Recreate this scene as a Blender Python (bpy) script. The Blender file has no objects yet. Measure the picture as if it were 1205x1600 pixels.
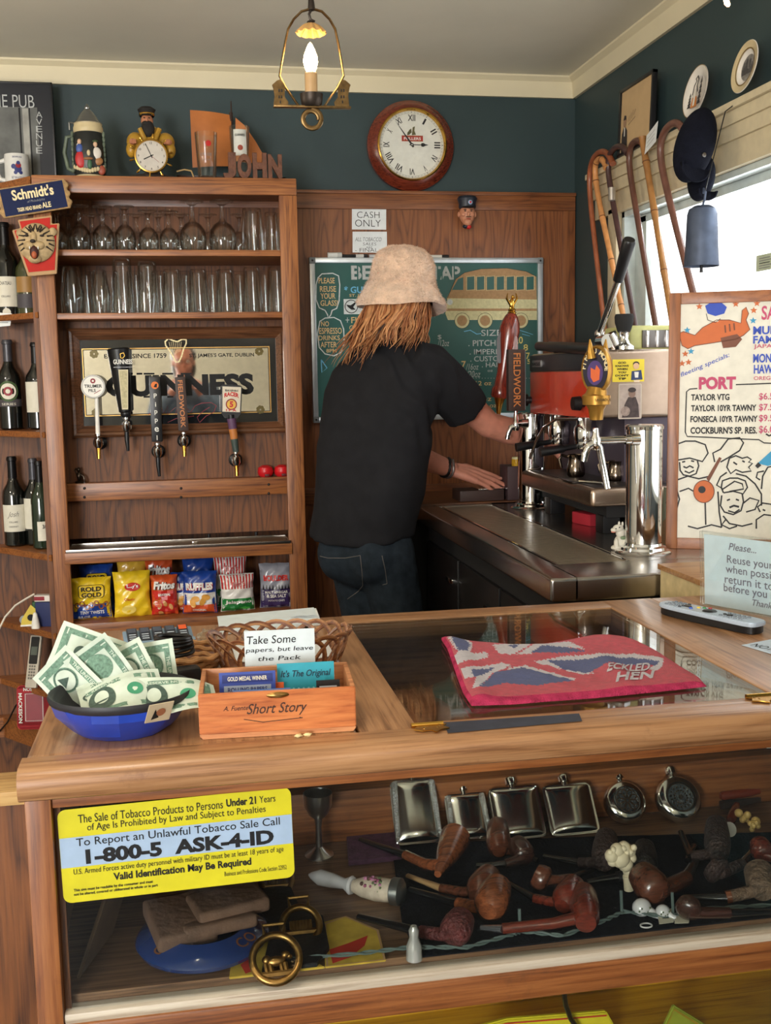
import bpy, bmesh, math, random
import numpy as np
from mathutils import Vector, Matrix, geometry
R0=random.Random(7)
C=bpy.context.scene.collection
S=bpy.context.scene
PI=math.pi
# ------ camera
RW=np.array([[0.98359733,-0.03974044, 0.17594597], [-0.1794993,-0.11947474, 0.97647621], [-0.0177845,-0.99204157,-0.12464841]])
FPX, PCX, PCY=1700.0, 602.5, 800.0
CAM=Vector((0.0, 0.0, 1.45))
cam_d=bpy.data.cameras.new('camera')
cam_d.sensor_fit='VERTICAL'; cam_d.sensor_height=36.0
cam_d.lens=FPX/1600.0*36.0
cam_d.clip_start=0.02
cam=bpy.data.objects.new('camera', cam_d); C.objects.link(cam)
m4=Matrix.Identity(4)
for r in range(3):
 m4[r][0]=RW[r][0]; m4[r][1]=-RW[r][1]; m4[r][2]=-RW[r][2]
m4.translation=CAM
cam.matrix_world=m4
S.camera=cam
# ------ world, light, exposure
w=bpy.data.worlds.new('world'); S.world=w; w.use_nodes=True
w.node_tree.nodes['Background'].inputs[0].default_value=(0.85, 0.93, 1.0, 1)
w.node_tree.nodes['Background'].inputs[1].default_value=1.2
S.view_settings.view_transform='Standard'; S.view_settings.look='None'
S.view_settings.exposure=0.32; S.view_settings.gamma=1.0
S.view_settings.use_curve_mapping=False
try:
 S.cycles.max_bounces=8; S.cycles.transparent_max_bounces=24; S.cycles.sample_clamp_indirect=4.0
except Exception: pass
def area_light(name, loc, direction, sx, sy, watts, col):
 d=bpy.data.lights.new(name, 'AREA'); d.shape='RECTANGLE'; d.size=sx; d.size_y=sy
 d.energy=watts; d.color=col
 o=bpy.data.objects.new(name, d); C.objects.link(o); o.location=loc
 o.rotation_euler=Vector(direction).to_track_quat('-Z', 'Y').to_euler()
 return o
area_light('street_window_daylight', (-1.98,-2.9, 1.55), (0.28, 1, 0.12), 1.9, 1.5, 190, (1.0, 0.98, 0.95))
area_light('side_window_daylight', (1.62, 2.6, 1.52), (-1, 0.0,-0.15), 2.0, 0.95, 85, (0.9, 0.96, 1.0))
def warm_fill(loc, watts, r=.05):
 d=bpy.data.lights.new('warm_fill_light', 'POINT'); d.energy=watts; d.color=(1.0, .87, .70); d.shadow_soft_size=r
 o=bpy.data.objects.new('warm_fill_light', d); C.objects.link(o); o.location=loc
warm_fill((-1.35, 2.55, 1.95), 24); warm_fill((-.2, 1.0, 2.2), 14); warm_fill((.6,-.9, 1.95), 10); warm_fill((-1.2,-1.2, 1.95), 8)  # unseen warm lights without fixtures, added to balance front, back and ceiling brightness
# ------ pixel -> place helpers
def ray(px, py):
 c=np.array([px-PCX, py-PCY, FPX]); d=RW@c
 return Vector(d)
def PY(px, py, Y): d=ray(px, py); return CAM+d*(Y/d.y)
def PZ(px, py, Z): d=ray(px, py); return CAM+d*((Z-CAM.z)/d.z)
def PX(px, py, X): d=ray(px, py); return CAM+d*(X/d.x)
# ------ objects, labels
WO={}
def put(o, origin, parent=None):
 WO[o.name]=Vector(origin)
 if parent is not None:
  o.parent=parent; o.location=Vector(origin)-WO[parent.name]
 else: o.location=origin
def thing(name, label, cat, loc=(0, 0, 0), group=None):
 o=bpy.data.objects.new(name, None); C.objects.link(o)
 o.empty_display_size=0.05
 put(o, loc); tag(o, label, cat, group); return o
def tag(o, label, cat, group=None):
 o['label']=label; o['category']=cat
 if group: o['group']=group
 return o
def copy_tree(o, parent=None):
 c=o.copy(); C.objects.link(c); c.parent=parent
 WO[c.name]=WO[o.name].copy()
 for ch in list(o.children): copy_tree(ch, c)
 return c
class Fr:
 """a flat frame: origin, x along, y up, z out of the surface"""
 def __init__(s, o, x, y):
  s.o=Vector(o); s.x=Vector(x).normalized(); y=Vector(y); s.z=s.x.cross(y).normalized(); s.y=s.z.cross(s.x)
 def L(s, u, v, w=0.0): return s.o+s.x*u+s.y*v+s.z*w
 def px(s, px, py):
  d=ray(px, py); t=(s.o-CAM).dot(s.z)/d.dot(s.z); p=CAM+d*t-s.o
  return (p.dot(s.x), p.dot(s.y))
 def pp(s, pts): return [s.px(*p) for p in pts]
 def M(s):
  m=Matrix.Identity(4)
  for r in range(3): m[r][0]=s.x[r]; m[r][1]=s.y[r]; m[r][2]=s.z[r]; m[r][3]=s.o[r]
  return m
 def sub(s, u, v, w=0.0): return Fr(s.L(u, v, w), s.x, s.y)
WALLF=lambda Y: Fr((0, Y, 0), (1, 0, 0), (0, 0, 1))
def trs(loc=(0, 0, 0), rz=0, rx=0, ry=0, s=1):
 return Matrix.Translation(loc)@Matrix.Rotation(rz, 4, 'Z')@Matrix.Rotation(ry, 4, 'Y')@Matrix.Rotation(rx, 4, 'X')@Matrix.Diagonal((s, s, s, 1) if not hasattr(s, '__len__') else (*s, 1))
def align(a, b):
 """matrix putting local Z on a->b, origin a"""
 a=Vector(a); q=(Vector(b)-a).to_track_quat('Z', 'Y')
 return Matrix.Translation(a)@q.to_matrix().to_4x4()
_text_cache={}
def text_geo(s, bold=0.0, shear=0.0, space=1.0):
 k=(s, bold, shear, space)
 if k in _text_cache: return _text_cache[k]
 cu=bpy.data.curves.new('t', 'FONT'); cu.body=s; cu.offset=bold; cu.shear=shear; cu.space_character=space
 cu.resolution_u=3; cu.fill_mode='FRONT'
 o=bpy.data.objects.new('t', cu)
 me=bpy.data.meshes.new_from_object(o)
 v=np.array([tuple(x.co)[:2] for x in me.vertices]) if len(me.vertices) else np.zeros((0, 2))
 f=[tuple(p.vertices) for p in me.polygons]
 bpy.data.objects.remove(o); bpy.data.curves.remove(cu); bpy.data.meshes.remove(me)
 _text_cache[k]=(v, f); return v, f
class MB:
 def __init__(s): s.v=[]; s.f=[]; s.m=[]; s.sm=[]; s.mats=[]
 def mi(s, mat):
  if mat not in s.mats: s.mats.append(mat)
  return s.mats.index(mat)
 def add(s, vs, fs, mat, smooth=True, T=None):
  n=len(s.v)
  if T is not None: vs=[T@Vector(v) for v in vs]
  s.v+=[tuple(v) for v in vs]
  k=s.mi(mat)
  for f in fs: s.f.append(tuple(i+n for i in f)); s.m.append(k); s.sm.append(smooth)
  return s
 def box(s, x0, x1, y0, y1, z0, z1, mat, bev=0.0, seg=2, T=None):
  bm=bmesh.new()
  vs=[bm.verts.new((x, y, z)) for x in (x0, x1) for y in (y0, y1) for z in (z0, z1)]
  for q in ((0, 1, 3, 2), (4, 6, 7, 5), (0, 4, 5, 1), (2, 3, 7, 6), (0, 2, 6, 4), (1, 5, 7, 3)): bm.faces.new([vs[i] for i in q])
  bmesh.ops.recalc_face_normals(bm, faces=bm.faces)
  if bev>0: bmesh.ops.bevel(bm, geom=bm.edges[:], offset=bev, segments=seg, profile=0.6, affect='EDGES', clamp_overlap=True)
  s.from_bm(bm, mat, T); return s
 def from_bm(s, bm, mat, T=None, smooth=True):
  bm.verts.index_update()
  s.add([v.co.copy() for v in bm.verts], [[v.index for v in f.verts] for f in bm.faces], mat, smooth, T); bm.free()
 def lathe(s, prof, mat, seg=24, T=None, closed=False, sx=1, sy=1, arc=None):
  vs=[]; fs=[]; n=len(prof); full=arc is None
  a0, a1=(0, 2*PI) if full else arc
  cols=seg if full else seg+1
  for i in range(cols):
   a=a0+(a1-a0)*i/seg; c, sn=math.cos(a), math.sin(a)
   for r, z in prof: vs.append((r*c*sx, r*sn*sy, z))
  for i in range(seg):
   j=(i+1)%cols
   for k in range(n-1): fs.append((i*n+k, j*n+k, j*n+k+1, i*n+k+1))
  bm=bmesh.new(); bv=[bm.verts.new(v) for v in vs]
  for f in fs:
   try: bm.faces.new([bv[q] for q in f])
   except Exception: pass
  bmesh.ops.remove_doubles(bm, verts=bm.verts, dist=1e-6)
  bmesh.ops.recalc_face_normals(bm, faces=bm.faces)
  s.from_bm(bm, mat, T); return s
 def tube(s, pts, rad, mat, seg=8, closed=False, T=None, flat=1.0, up=None, caps=True):
  pts=[Vector(p) for p in pts]; n=len(pts)
  if not hasattr(rad, '__len__'): rad=[rad]*n
  vs=[]; fs=[]
  tang=[]
  for i in range(n):
   if closed: t=pts[(i+1)%n]-pts[i-1]
   else: t=pts[min(i+1, n-1)]-pts[max(i-1, 0)]
   tang.append(t.normalized() if t.length>1e-9 else Vector((0, 0, 1)))
  nr=Vector(up) if up is not None else (Vector((0, 0, 1)) if abs(tang[0].z)<0.9 else Vector((1, 0, 0)))
  for i in range(n):
   t=tang[i]
   nr=(nr-t*nr.dot(t))
   if nr.length<1e-6: nr=t.orthogonal()
   nr.normalize(); b=t.cross(nr)
   for k in range(seg):
    a=2*PI*k/seg
    vs.append(pts[i]+nr*(math.cos(a)*rad[i]*flat)+b*(math.sin(a)*rad[i]))
  rng=n if closed else n-1
  for i in range(rng):
   j=(i+1)%n
   for k in range(seg): fs.append((i*seg+k, i*seg+(k+1)%seg, j*seg+(k+1)%seg, j*seg+k))
  if not closed and caps:
   fs.append(tuple(range(seg))[::-1]); fs.append(tuple((n-1)*seg+k for k in range(seg)))
  s.add(vs, fs, mat, True, T); return s
 def prism(s, poly, d, mat, T=None, bev=0.0, z0=0.0):
  """polygon in local xy, extruded from z0 to z0+d"""
  bm=bmesh.new(); a=[bm.verts.new((p[0], p[1], z0)) for p in poly]
  f=bm.faces.new(a)
  r=bmesh.ops.extrude_face_region(bm, geom=[f])
  for e in r['geom']:
   if isinstance(e, bmesh.types.BMVert): e.co.z+=d
  bmesh.ops.recalc_face_normals(bm, faces=bm.faces)
  if bev: bmesh.ops.bevel(bm, geom=[e for e in bm.edges], offset=bev, segments=2, affect='EDGES', clamp_overlap=True)
  bmesh.ops.triangulate(bm, faces=[q for q in bm.faces if len(q.verts)>4])
  s.from_bm(bm, mat, T); return s
 def sheet(s, fn, nu, nv, mat, T=None, thick=0.0):
  vs=[fn(i/nu, j/nv) for i in range(nu+1) for j in range(nv+1)]
  fs=[(i*(nv+1)+j, (i+1)*(nv+1)+j, (i+1)*(nv+1)+j+1, i*(nv+1)+j+1) for i in range(nu) for j in range(nv)]
  if thick:
   bm=bmesh.new(); bv=[bm.verts.new(v) for v in vs]
   for f in fs: bm.faces.new([bv[i] for i in f])
   bmesh.ops.recalc_face_normals(bm, faces=bm.faces)
   bmesh.ops.solidify(bm, geom=bm.faces[:], thickness=thick)
   s.from_bm(bm, mat, T)
  else: s.add(vs, fs, mat, True, T)
  return s
 def ball(s, c, r, mat, seg=16, rings=10, T=None, jit=0.0, rnd=None):
  r=(r, r, r) if not hasattr(r, '__len__') else r
  vs=[(c[0], c[1], c[2]+r[2])]; fs=[]
  for i in range(1, rings):
   th=PI*i/rings
   for k in range(seg):
    a=2*PI*k/seg; q=1+(rnd.uniform(-jit, jit) if jit else 0)
    vs.append((c[0]+r[0]*math.sin(th)*math.cos(a)*q, c[1]+r[1]*math.sin(th)*math.sin(a)*q, c[2]+r[2]*math.cos(th)*q))
  vs.append((c[0], c[1], c[2]-r[2])); e=len(vs)-1
  for k in range(seg): fs.append((0, 1+k, 1+(k+1)%seg)); fs.append((e, 1+(rings-2)*seg+(k+1)%seg, 1+(rings-2)*seg+k))
  for i in range(rings-2):
   for k in range(seg): fs.append((1+i*seg+k, 1+(i+1)*seg+k, 1+(i+1)*seg+(k+1)%seg, 1+i*seg+(k+1)%seg))
  s.add(vs, fs, mat, True, T); return s
  # ---- flat art on a frame F (small lift w off the surface)
 def poly(s, F, pts, mat, w=0.0006):
  s.add([F.L(u, v, w) for u, v in pts], [tuple(range(len(pts)))], mat, False) if len(pts)<5 else s._cpoly(F, pts, mat, w)
  return s
 def _cpoly(s, F, pts, mat, w):
  tri=geometry.tessellate_polygon([[Vector((u, v, 0)) for u, v in pts]])
  fs=[]
  for t in tri:
   a, b, c=[Vector((*pts[i], 0)) for i in t]
   fs.append(tuple(t) if (b-a).cross(c-a).z>0 else tuple(t)[::-1])
  s.add([F.L(u, v, w) for u, v in pts], fs, mat, False)
 def rect(s, F, u0, v0, u1, v1, mat, w=0.0006):
  return s.poly(F, [(u0, v0), (u1, v0), (u1, v1), (u0, v1)], mat, w)
 def rrect(s, F, u0, v0, u1, v1, r, mat, w=0.0006):
  p=[]
  for cx, cy, a in ((u1-r, v0+r,-90), (u1-r, v1-r, 0), (u0+r, v1-r, 90), (u0+r, v0+r, 180)):
   for k in range(6): q=math.radians(a+18*k); p.append((cx+r*math.cos(q), cy+r*math.sin(q)))
  return s.poly(F, p, mat, w)
 def disc(s, F, u, v, r, mat, w=0.0006, ry=None, seg=24, rot=0):
  ry=ry or r
  c, sn=math.cos(rot), math.sin(rot)
  return s.poly(F, [(u+r*math.cos(a)*c-ry*math.sin(a)*sn, v+r*math.cos(a)*sn+ry*math.sin(a)*c) for a in [2*PI*k/seg for k in range(seg)]], mat, w)
 def stroke(s, F, pts, wd, mat, w=0.0007, closed=False):
  pts=[Vector((p[0], p[1])) for p in pts]
  if closed: pts=pts+[pts[0]]
  vs=[]; fs=[]
  n=len(pts)
  for i in range(n):
   t=pts[min(i+1, n-1)]-pts[max(i-1, 0)]
   if closed and i in (0, n-1): t=pts[1]-pts[n-2]
   if t.length<1e-9: t=Vector((1, 0))
   t.normalize(); nn=Vector((-t.y, t.x))*(wd/2)
   a=pts[i]+nn; b=pts[i]-nn
   vs+=[F.L(a.x, a.y, w), F.L(b.x, b.y, w)]
  for i in range(n-1): fs.append((2*i, 2*i+1, 2*i+3, 2*i+2))
  s.add(vs, fs, mat, False); return s
 def ring(s, F, u, v, r, wd, mat, w=0.0007, ry=None, seg=32):
  ry=ry or r
  return s.stroke(F, [(u+r*math.cos(2*PI*k/seg), v+ry*math.sin(2*PI*k/seg)) for k in range(seg)], wd, mat, w, True)
 def text(s, F, txt, u, v, w_, h_, mat, w=0.0009, bold=0.0, shear=0.0, rot=0.0, space=1.0, arc=None, al='L'):
  """text filling the box (u,v)-(u+w_,v+h_) of the frame; w_ None keeps the letter shapes"""
  vs, fs=text_geo(txt, bold, shear, space)
  if len(vs)==0: return s
  mn=vs.min(0); mx=vs.max(0); d=np.maximum(mx-mn, 1e-6)
  sy=h_/d[1]; sx=w_/d[0] if w_ else sy
  if al=='C': u=u-d[0]*sx/2
  out=[]
  cr, sr=math.cos(rot), math.sin(rot)
  for p in vs:
   a=(p[0]-mn[0])*sx; b=(p[1]-mn[1])*sy
   if arc: b+=arc*(1-(2*a/(d[0]*sx)-1)**2)
   out.append(F.L(u+a*cr-b*sr, v+a*sr+b*cr, w))
  s.add(out, fs, mat, False); return s
 def text3(s, F, txt, u, v, w_, h_, depth, mat, w=0.0, bold=0.0, bev=0.0):
  cu=bpy.data.curves.new('t', 'FONT'); cu.body=txt; cu.offset=bold; cu.extrude=.1; cu.resolution_u=4; cu.bevel_depth=bev
  o=bpy.data.objects.new('t', cu); me=bpy.data.meshes.new_from_object(o)
  vs=np.array([tuple(x.co) for x in me.vertices]); fs=[tuple(p.vertices) for p in me.polygons]
  bpy.data.objects.remove(o); bpy.data.curves.remove(cu); bpy.data.meshes.remove(me)
  mn=vs.min(0); d=np.maximum(vs.max(0)-mn, 1e-6)
  s.add([F.L(u+(p[0]-mn[0])/d[0]*w_, v+(p[1]-mn[1])/d[1]*h_, w+(p[2]-mn[2])/d[2]*depth) for p in vs], fs, mat, False); return s
 def build(s, name, parent=None, origin=None, ang=40, world=True):
  me=bpy.data.meshes.new(name)
  if origin is None:
   if parent is not None: origin=WO[parent.name]
   else:
    a=np.array(s.v); lo, hi=a.min(0), a.max(0)
    origin=Vector(((lo[0]+hi[0])/2, (lo[1]+hi[1])/2, lo[2]))
  origin=Vector(origin)
  sh=Vector(origin) if world else Vector((0, 0, 0))
  me.from_pydata([(v[0]-sh.x, v[1]-sh.y, v[2]-sh.z) for v in s.v], [], s.f)
  for mt in s.mats: me.materials.append(mt)
  me.polygons.foreach_set('material_index', s.m)
  me.polygons.foreach_set('use_smooth', s.sm)
  me.validate(clean_customdata=False); me.update()
  if ang<180: me.set_sharp_from_angle(angle=math.radians(ang))
  o=bpy.data.objects.new(name, me); C.objects.link(o)
  put(o, origin, parent); return o
def solo(mb, name, label, cat, group=None, origin=None,**k):
 o=mb.build(name, None, origin,**k); tag(o, label, cat, group); return o
def structure(mb, name, parent=None,**k):
 o=mb.build(name, parent,**k); o['kind']='structure'; return o
 # ------ materials
def srgb(r, g, b):
 f=lambda c: c/12.92 if c<=0.04045 else ((c+0.055)/1.055)**2.4
 return (f(r/255), f(g/255), f(b/255), 1)
_mats={}
def mat(name, col, rough=0.5, metal=0.0, noise=0.0, nscale=40, bump=0.0, bscale=200, spec=0.5, emis=None, estr=0, coat=0.0, sheen=0.0, trans=0.0, ior=1.45, sub=0.0):
 if name in _mats: return _mats[name]
 m=bpy.data.materials.new(name); m.use_nodes=True; nt=m.node_tree; b=nt.nodes['Principled BSDF']
 c=srgb(*col)
 b.inputs['Base Color'].default_value=c; b.inputs['Roughness'].default_value=rough; b.inputs['Metallic'].default_value=metal
 b.inputs['Specular IOR Level'].default_value=spec; b.inputs['Coat Weight'].default_value=coat; b.inputs['Sheen Weight'].default_value=sheen
 b.inputs['Transmission Weight'].default_value=trans; b.inputs['IOR'].default_value=ior
 if sub: b.inputs['Subsurface Weight'].default_value=sub; b.inputs['Subsurface Radius'].default_value=(0.02, 0.008, 0.005)
 if emis: b.inputs['Emission Color'].default_value=srgb(*emis); b.inputs['Emission Strength'].default_value=estr
 tc=nt.nodes.new('ShaderNodeTexCoord')
 nz=nt.nodes.new('ShaderNodeTexNoise'); nz.inputs['Scale'].default_value=nscale; nz.inputs['Detail'].default_value=5
 nt.links.new(tc.outputs['Object'], nz.inputs['Vector'])
 k=noise if noise else 0.06
 rp=nt.nodes.new('ShaderNodeValToRGB'); rp.color_ramp.elements[0].position=0.3; rp.color_ramp.elements[1].position=0.7
 rp.color_ramp.elements[0].color=tuple(x*(1-k) for x in c[:3])+(1,); rp.color_ramp.elements[1].color=tuple(min(1, x*(1+k)) for x in c[:3])+(1,)
 nt.links.new(nz.outputs['Fac'], rp.inputs['Fac']); nt.links.new(rp.outputs['Color'], b.inputs['Base Color'])
 if bump:
  n2=nt.nodes.new('ShaderNodeTexNoise'); n2.inputs['Scale'].default_value=bscale; n2.inputs['Detail'].default_value=4
  nt.links.new(tc.outputs['Object'], n2.inputs['Vector'])
  bp=nt.nodes.new('ShaderNodeBump'); bp.inputs['Strength'].default_value=bump; bp.inputs['Distance'].default_value=0.004
  nt.links.new(n2.outputs['Fac'], bp.inputs['Height']); nt.links.new(bp.outputs['Normal'], b.inputs['Normal'])
 _mats[name]=m; return m
def wood(name, c1, c2, c3, axis='Z', scale=1.0, rough=0.42, figure=0.5, coat=0.15, wear=0.0, wearcol=(60, 40, 28)):
 """oak-like grain running along an axis: c1 light, c2 mid, c3 dark pore lines"""
 if name in _mats: return _mats[name]
 m=bpy.data.materials.new(name); m.use_nodes=True; nt=m.node_tree; N=nt.nodes; Lk=nt.links.new; b=N['Principled BSDF']
 tc=N.new('ShaderNodeTexCoord')
 def mp(sc):
  q=N.new('ShaderNodeMapping'); q.inputs['Scale'].default_value=sc; Lk(tc.outputs['Object'], q.inputs['Vector']); return q
 def ax(long, cross): return {'X': (long, cross, cross), 'Y': (cross, long, cross), 'Z': (cross, cross, long)}[axis]
 fine=N.new('ShaderNodeTexNoise'); fine.inputs['Scale'].default_value=1.0; fine.inputs['Detail'].default_value=6; fine.inputs['Roughness'].default_value=0.65
 Lk(mp(ax(6*scale, 190*scale)).outputs[0], fine.inputs['Vector'])
 band=N.new('ShaderNodeTexNoise'); band.inputs['Scale'].default_value=1.0; band.inputs['Detail'].default_value=2
 Lk(mp(ax(1.1*scale, 9*scale)).outputs[0], band.inputs['Vector'])
 mul=N.new('ShaderNodeMath'); mul.operation='MULTIPLY'; mul.inputs[1].default_value=16.0; Lk(band.outputs['Fac'], mul.inputs[0])
 fr=N.new('ShaderNodeMath'); fr.operation='FRACT'; Lk(mul.outputs[0], fr.inputs[0])
 pp=N.new('ShaderNodeMath'); pp.operation='PINGPONG'; pp.inputs[1].default_value=0.5; Lk(fr.outputs[0], pp.inputs[0])
 cr=N.new('ShaderNodeValToRGB'); e=cr.color_ramp.elements
 e[0].position=0.0; e[0].color=srgb(*c3); e[1].position=0.34; e[1].color=srgb(*c1)
 q=e.new(0.12); q.color=srgb(*c2)
 Lk(pp.outputs[0], cr.inputs['Fac'])
 fr2=N.new('ShaderNodeValToRGB'); e=fr2.color_ramp.elements
 e[0].position=0.36; e[0].color=srgb(*c3); e[1].position=0.60; e[1].color=srgb(*c1); q=e.new(0.47); q.color=srgb(*c2)
 Lk(fine.outputs['Fac'], fr2.inputs['Fac'])
 mx=N.new('ShaderNodeMix'); mx.data_type='RGBA'; mx.inputs[0].default_value=figure
 Lk(fr2.outputs[0], mx.inputs[6]); Lk(cr.outputs[0], mx.inputs[7])
 big=N.new('ShaderNodeTexNoise'); big.inputs['Scale'].default_value=3.0*scale; big.inputs['Detail'].default_value=3; Lk(tc.outputs['Object'], big.inputs['Vector'])
 mx2=N.new('ShaderNodeMix'); mx2.data_type='RGBA'; mx2.blend_type='MULTIPLY'; mx2.inputs[0].default_value=0.45
 bc=N.new('ShaderNodeValToRGB'); bc.color_ramp.elements[0].position=0.3; bc.color_ramp.elements[0].color=(.55, .5, .48, 1); bc.color_ramp.elements[1].position=0.65; bc.color_ramp.elements[1].color=(1, 1, 1, 1)
 Lk(big.outputs['Fac'], bc.inputs['Fac']); Lk(mx.outputs[2], mx2.inputs[6]); Lk(bc.outputs[0], mx2.inputs[7])
 out=mx2.outputs[2]
 if wear:
  wn=N.new('ShaderNodeTexNoise'); wn.inputs['Scale'].default_value=14; wn.inputs['Detail'].default_value=8; wn.inputs['Roughness'].default_value=.7; Lk(tc.outputs['Object'], wn.inputs['Vector'])
  wr=N.new('ShaderNodeValToRGB'); wr.color_ramp.elements[0].position=0.58; wr.color_ramp.elements[0].color=(0, 0, 0, 1); wr.color_ramp.elements[1].position=0.72; wr.color_ramp.elements[1].color=(wear, wear, wear, 1)
  Lk(wn.outputs['Fac'], wr.inputs['Fac'])
  m3=N.new('ShaderNodeMix'); m3.data_type='RGBA'; Lk(wr.outputs[0], m3.inputs[0]); Lk(out, m3.inputs[6]); m3.inputs[7].default_value=srgb(*wearcol); out=m3.outputs[2]
 Lk(out, b.inputs['Base Color'])
 b.inputs['Roughness'].default_value=rough; b.inputs['Coat Weight'].default_value=coat; b.inputs['Coat Roughness'].default_value=0.25
 bp=N.new('ShaderNodeBump'); bp.inputs['Strength'].default_value=0.15; bp.inputs['Distance'].default_value=0.002; Lk(fine.outputs['Fac'], bp.inputs['Height']); Lk(bp.outputs[0], b.inputs['Normal'])
 _mats[name]=m; return m
def thin_glass(name, tint=(1, 1, 1), edge=(0.55, 0.6, 0.6), ior=1.45, rough=0.02, body=0.0, bodycol=(1, 1, 1)):
 """thin clear wall: Fresnel reflection over a straight-through tint that deepens at glancing angles"""
 if name in _mats: return _mats[name]
 m=bpy.data.materials.new(name); m.use_nodes=True; nt=m.node_tree; N=nt.nodes; Lk=nt.links.new
 N.remove(N['Principled BSDF']); out=N['Material Output']
 lw=N.new('ShaderNodeLayerWeight'); lw.inputs['Blend'].default_value=0.35
 cr=N.new('ShaderNodeValToRGB'); cr.color_ramp.elements[0].color=(*tint, 1); cr.color_ramp.elements[1].color=(*edge, 1); cr.color_ramp.elements[0].position=0.25; cr.color_ramp.elements[1].position=0.95
 Lk(lw.outputs['Facing'], cr.inputs['Fac'])
 tr=N.new('ShaderNodeBsdfTransparent'); Lk(cr.outputs[0], tr.inputs['Color'])
 gl=N.new('ShaderNodeBsdfGlossy'); gl.inputs['Roughness'].default_value=rough; gl.inputs['Color'].default_value=(1, 1, 1, 1)
 fr=N.new('ShaderNodeFresnel'); fr.inputs['IOR'].default_value=ior
 mi=N.new('ShaderNodeMath'); mi.operation='MINIMUM'; mi.inputs[1].default_value=.6; Lk(fr.outputs[0], mi.inputs[0])
 mx=N.new('ShaderNodeMixShader'); Lk(mi.outputs[0], mx.inputs[0])
 src=tr
 if body:
  df=N.new('ShaderNodeBsdfDiffuse'); df.inputs['Color'].default_value=(*bodycol, 1)
  mb=N.new('ShaderNodeMixShader'); mb.inputs[0].default_value=body; Lk(tr.outputs[0], mb.inputs[1]); Lk(df.outputs[0], mb.inputs[2]); src=mb
 Lk(src.outputs[0], mx.inputs[1]); Lk(gl.outputs[0], mx.inputs[2]); Lk(mx.outputs[0], out.inputs['Surface'])
 _mats[name]=m; return m
def glow(name, col, strength):
 if name in _mats: return _mats[name]
 m=bpy.data.materials.new(name); m.use_nodes=True; nt=m.node_tree; N=nt.nodes
 b=N['Principled BSDF']; b.inputs['Base Color'].default_value=srgb(*col); b.inputs['Emission Color'].default_value=srgb(*col); b.inputs['Emission Strength'].default_value=strength
 _mats[name]=m; return m
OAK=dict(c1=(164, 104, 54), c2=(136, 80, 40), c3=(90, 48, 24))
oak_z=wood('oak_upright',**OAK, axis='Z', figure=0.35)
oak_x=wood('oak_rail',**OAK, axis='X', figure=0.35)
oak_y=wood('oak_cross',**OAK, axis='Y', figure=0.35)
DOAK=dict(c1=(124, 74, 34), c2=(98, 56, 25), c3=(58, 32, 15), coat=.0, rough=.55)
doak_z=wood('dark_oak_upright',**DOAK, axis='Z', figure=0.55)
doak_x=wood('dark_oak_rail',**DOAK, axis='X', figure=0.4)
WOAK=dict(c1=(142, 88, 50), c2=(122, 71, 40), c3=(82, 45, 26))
woak_z=wood('wainscot_oak',**WOAK, axis='Z', figure=0.6, rough=0.38)
woak_x=wood('wainscot_oak_rail',**WOAK, axis='X', figure=0.3, rough=0.38)
CW=dict(c1=(176, 132, 92), c2=(158, 113, 74), c3=(116, 76, 46))
ctr_x=wood('counter_wood',**CW, axis='X', figure=0.25, scale=0.7, rough=0.36, coat=0.3, wear=0.55, wearcol=(96, 60, 40))
ctr_y=wood('counter_wood_cross',**CW, axis='Y', figure=0.25, scale=0.7, rough=0.36, coat=0.3, wear=0.55, wearcol=(96, 60, 40))
CC=dict(c1=(156, 98, 52), c2=(132, 76, 36), c3=(92, 49, 23))
case_x=wood('case_wood_rail',**CC, axis='X', figure=0.2, scale=0.7, wear=0.4)
case_z=wood('case_wood_post',**CC, axis='Z', figure=0.2, scale=0.7, wear=0.4)
black=mat('black_plastic', (22, 22, 24), 0.35)
blackm=mat('black_matte', (24, 23, 24), 0.8)
ink=mat('black_ink', (18, 18, 20), 0.7)
white=mat('white_paint', (232, 230, 222), 0.5)
paper=mat('white_paper', (226, 230, 230), 0.8)
chrome=mat('chrome', (225, 225, 225), 0.06, 1.0)
steel=mat('brushed_steel', (176, 170, 164), 0.24, 1.0, bump=0.03, bscale=60)
darksteel=mat('dark_steel', (110, 106, 104), 0.3, 1.0)
gold=mat('gold_metal', (206, 160, 74), 0.22, 1.0)
brass=mat('old_brass', (150, 116, 66), 0.35, 1.0, noise=0.3, nscale=60)
glass=thin_glass('clear_glass', (0.97, 0.98, 0.97), (0.74, 0.77, 0.77), ior=1.33)
pane=thin_glass('case_glass_pane', (0.93, 0.95, 0.94), (0.85, 0.9, 0.88))
red=mat('red', (190, 36, 34), 0.4)
# ====== the setting
YW, XW, ZC, XL, YB=4.10, 1.50, 2.555,-3.2,-3.0
teal=mat('teal_wall_paint', (44, 61, 63), 0.55, noise=0.08, nscale=3, bump=0.05, bscale=90)
tealr=teal
cream=mat('cream_paint', (214, 203, 172), 0.55, noise=0.03, nscale=6)
ceilp=mat('ceiling_plaster', (226, 222, 206), 0.8, noise=0.05, nscale=2.5, bump=0.15, bscale=7)
bagewall=mat('cream_plaster', (228, 222, 206), 0.8)
m=MB(); m.box(XL, XW+.1, YB, YW+.1,-.05, 0, mat('dark_floor', (62, 64, 66), 0.6, noise=.2, nscale=8)); structure(m, 'floor')
m=MB(); m.box(XL, XW+.1, YB, YW+.1, ZC, ZC+.05, ceilp)
structure(m, 'ceiling')
m=MB(); m.box(XL, XW+.1, YW, YW+.1, 0, ZC, teal); structure(m, 'wall_back')
WY0, WY1, WZ0, WZ1=1.55, 3.63, 1.08, 1.99
m=MB()
m.box(XW, XW+.12, YB, WY0, 0, ZC, tealr); m.box(XW, XW+.12, WY1, YW, 0, ZC, tealr)
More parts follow.
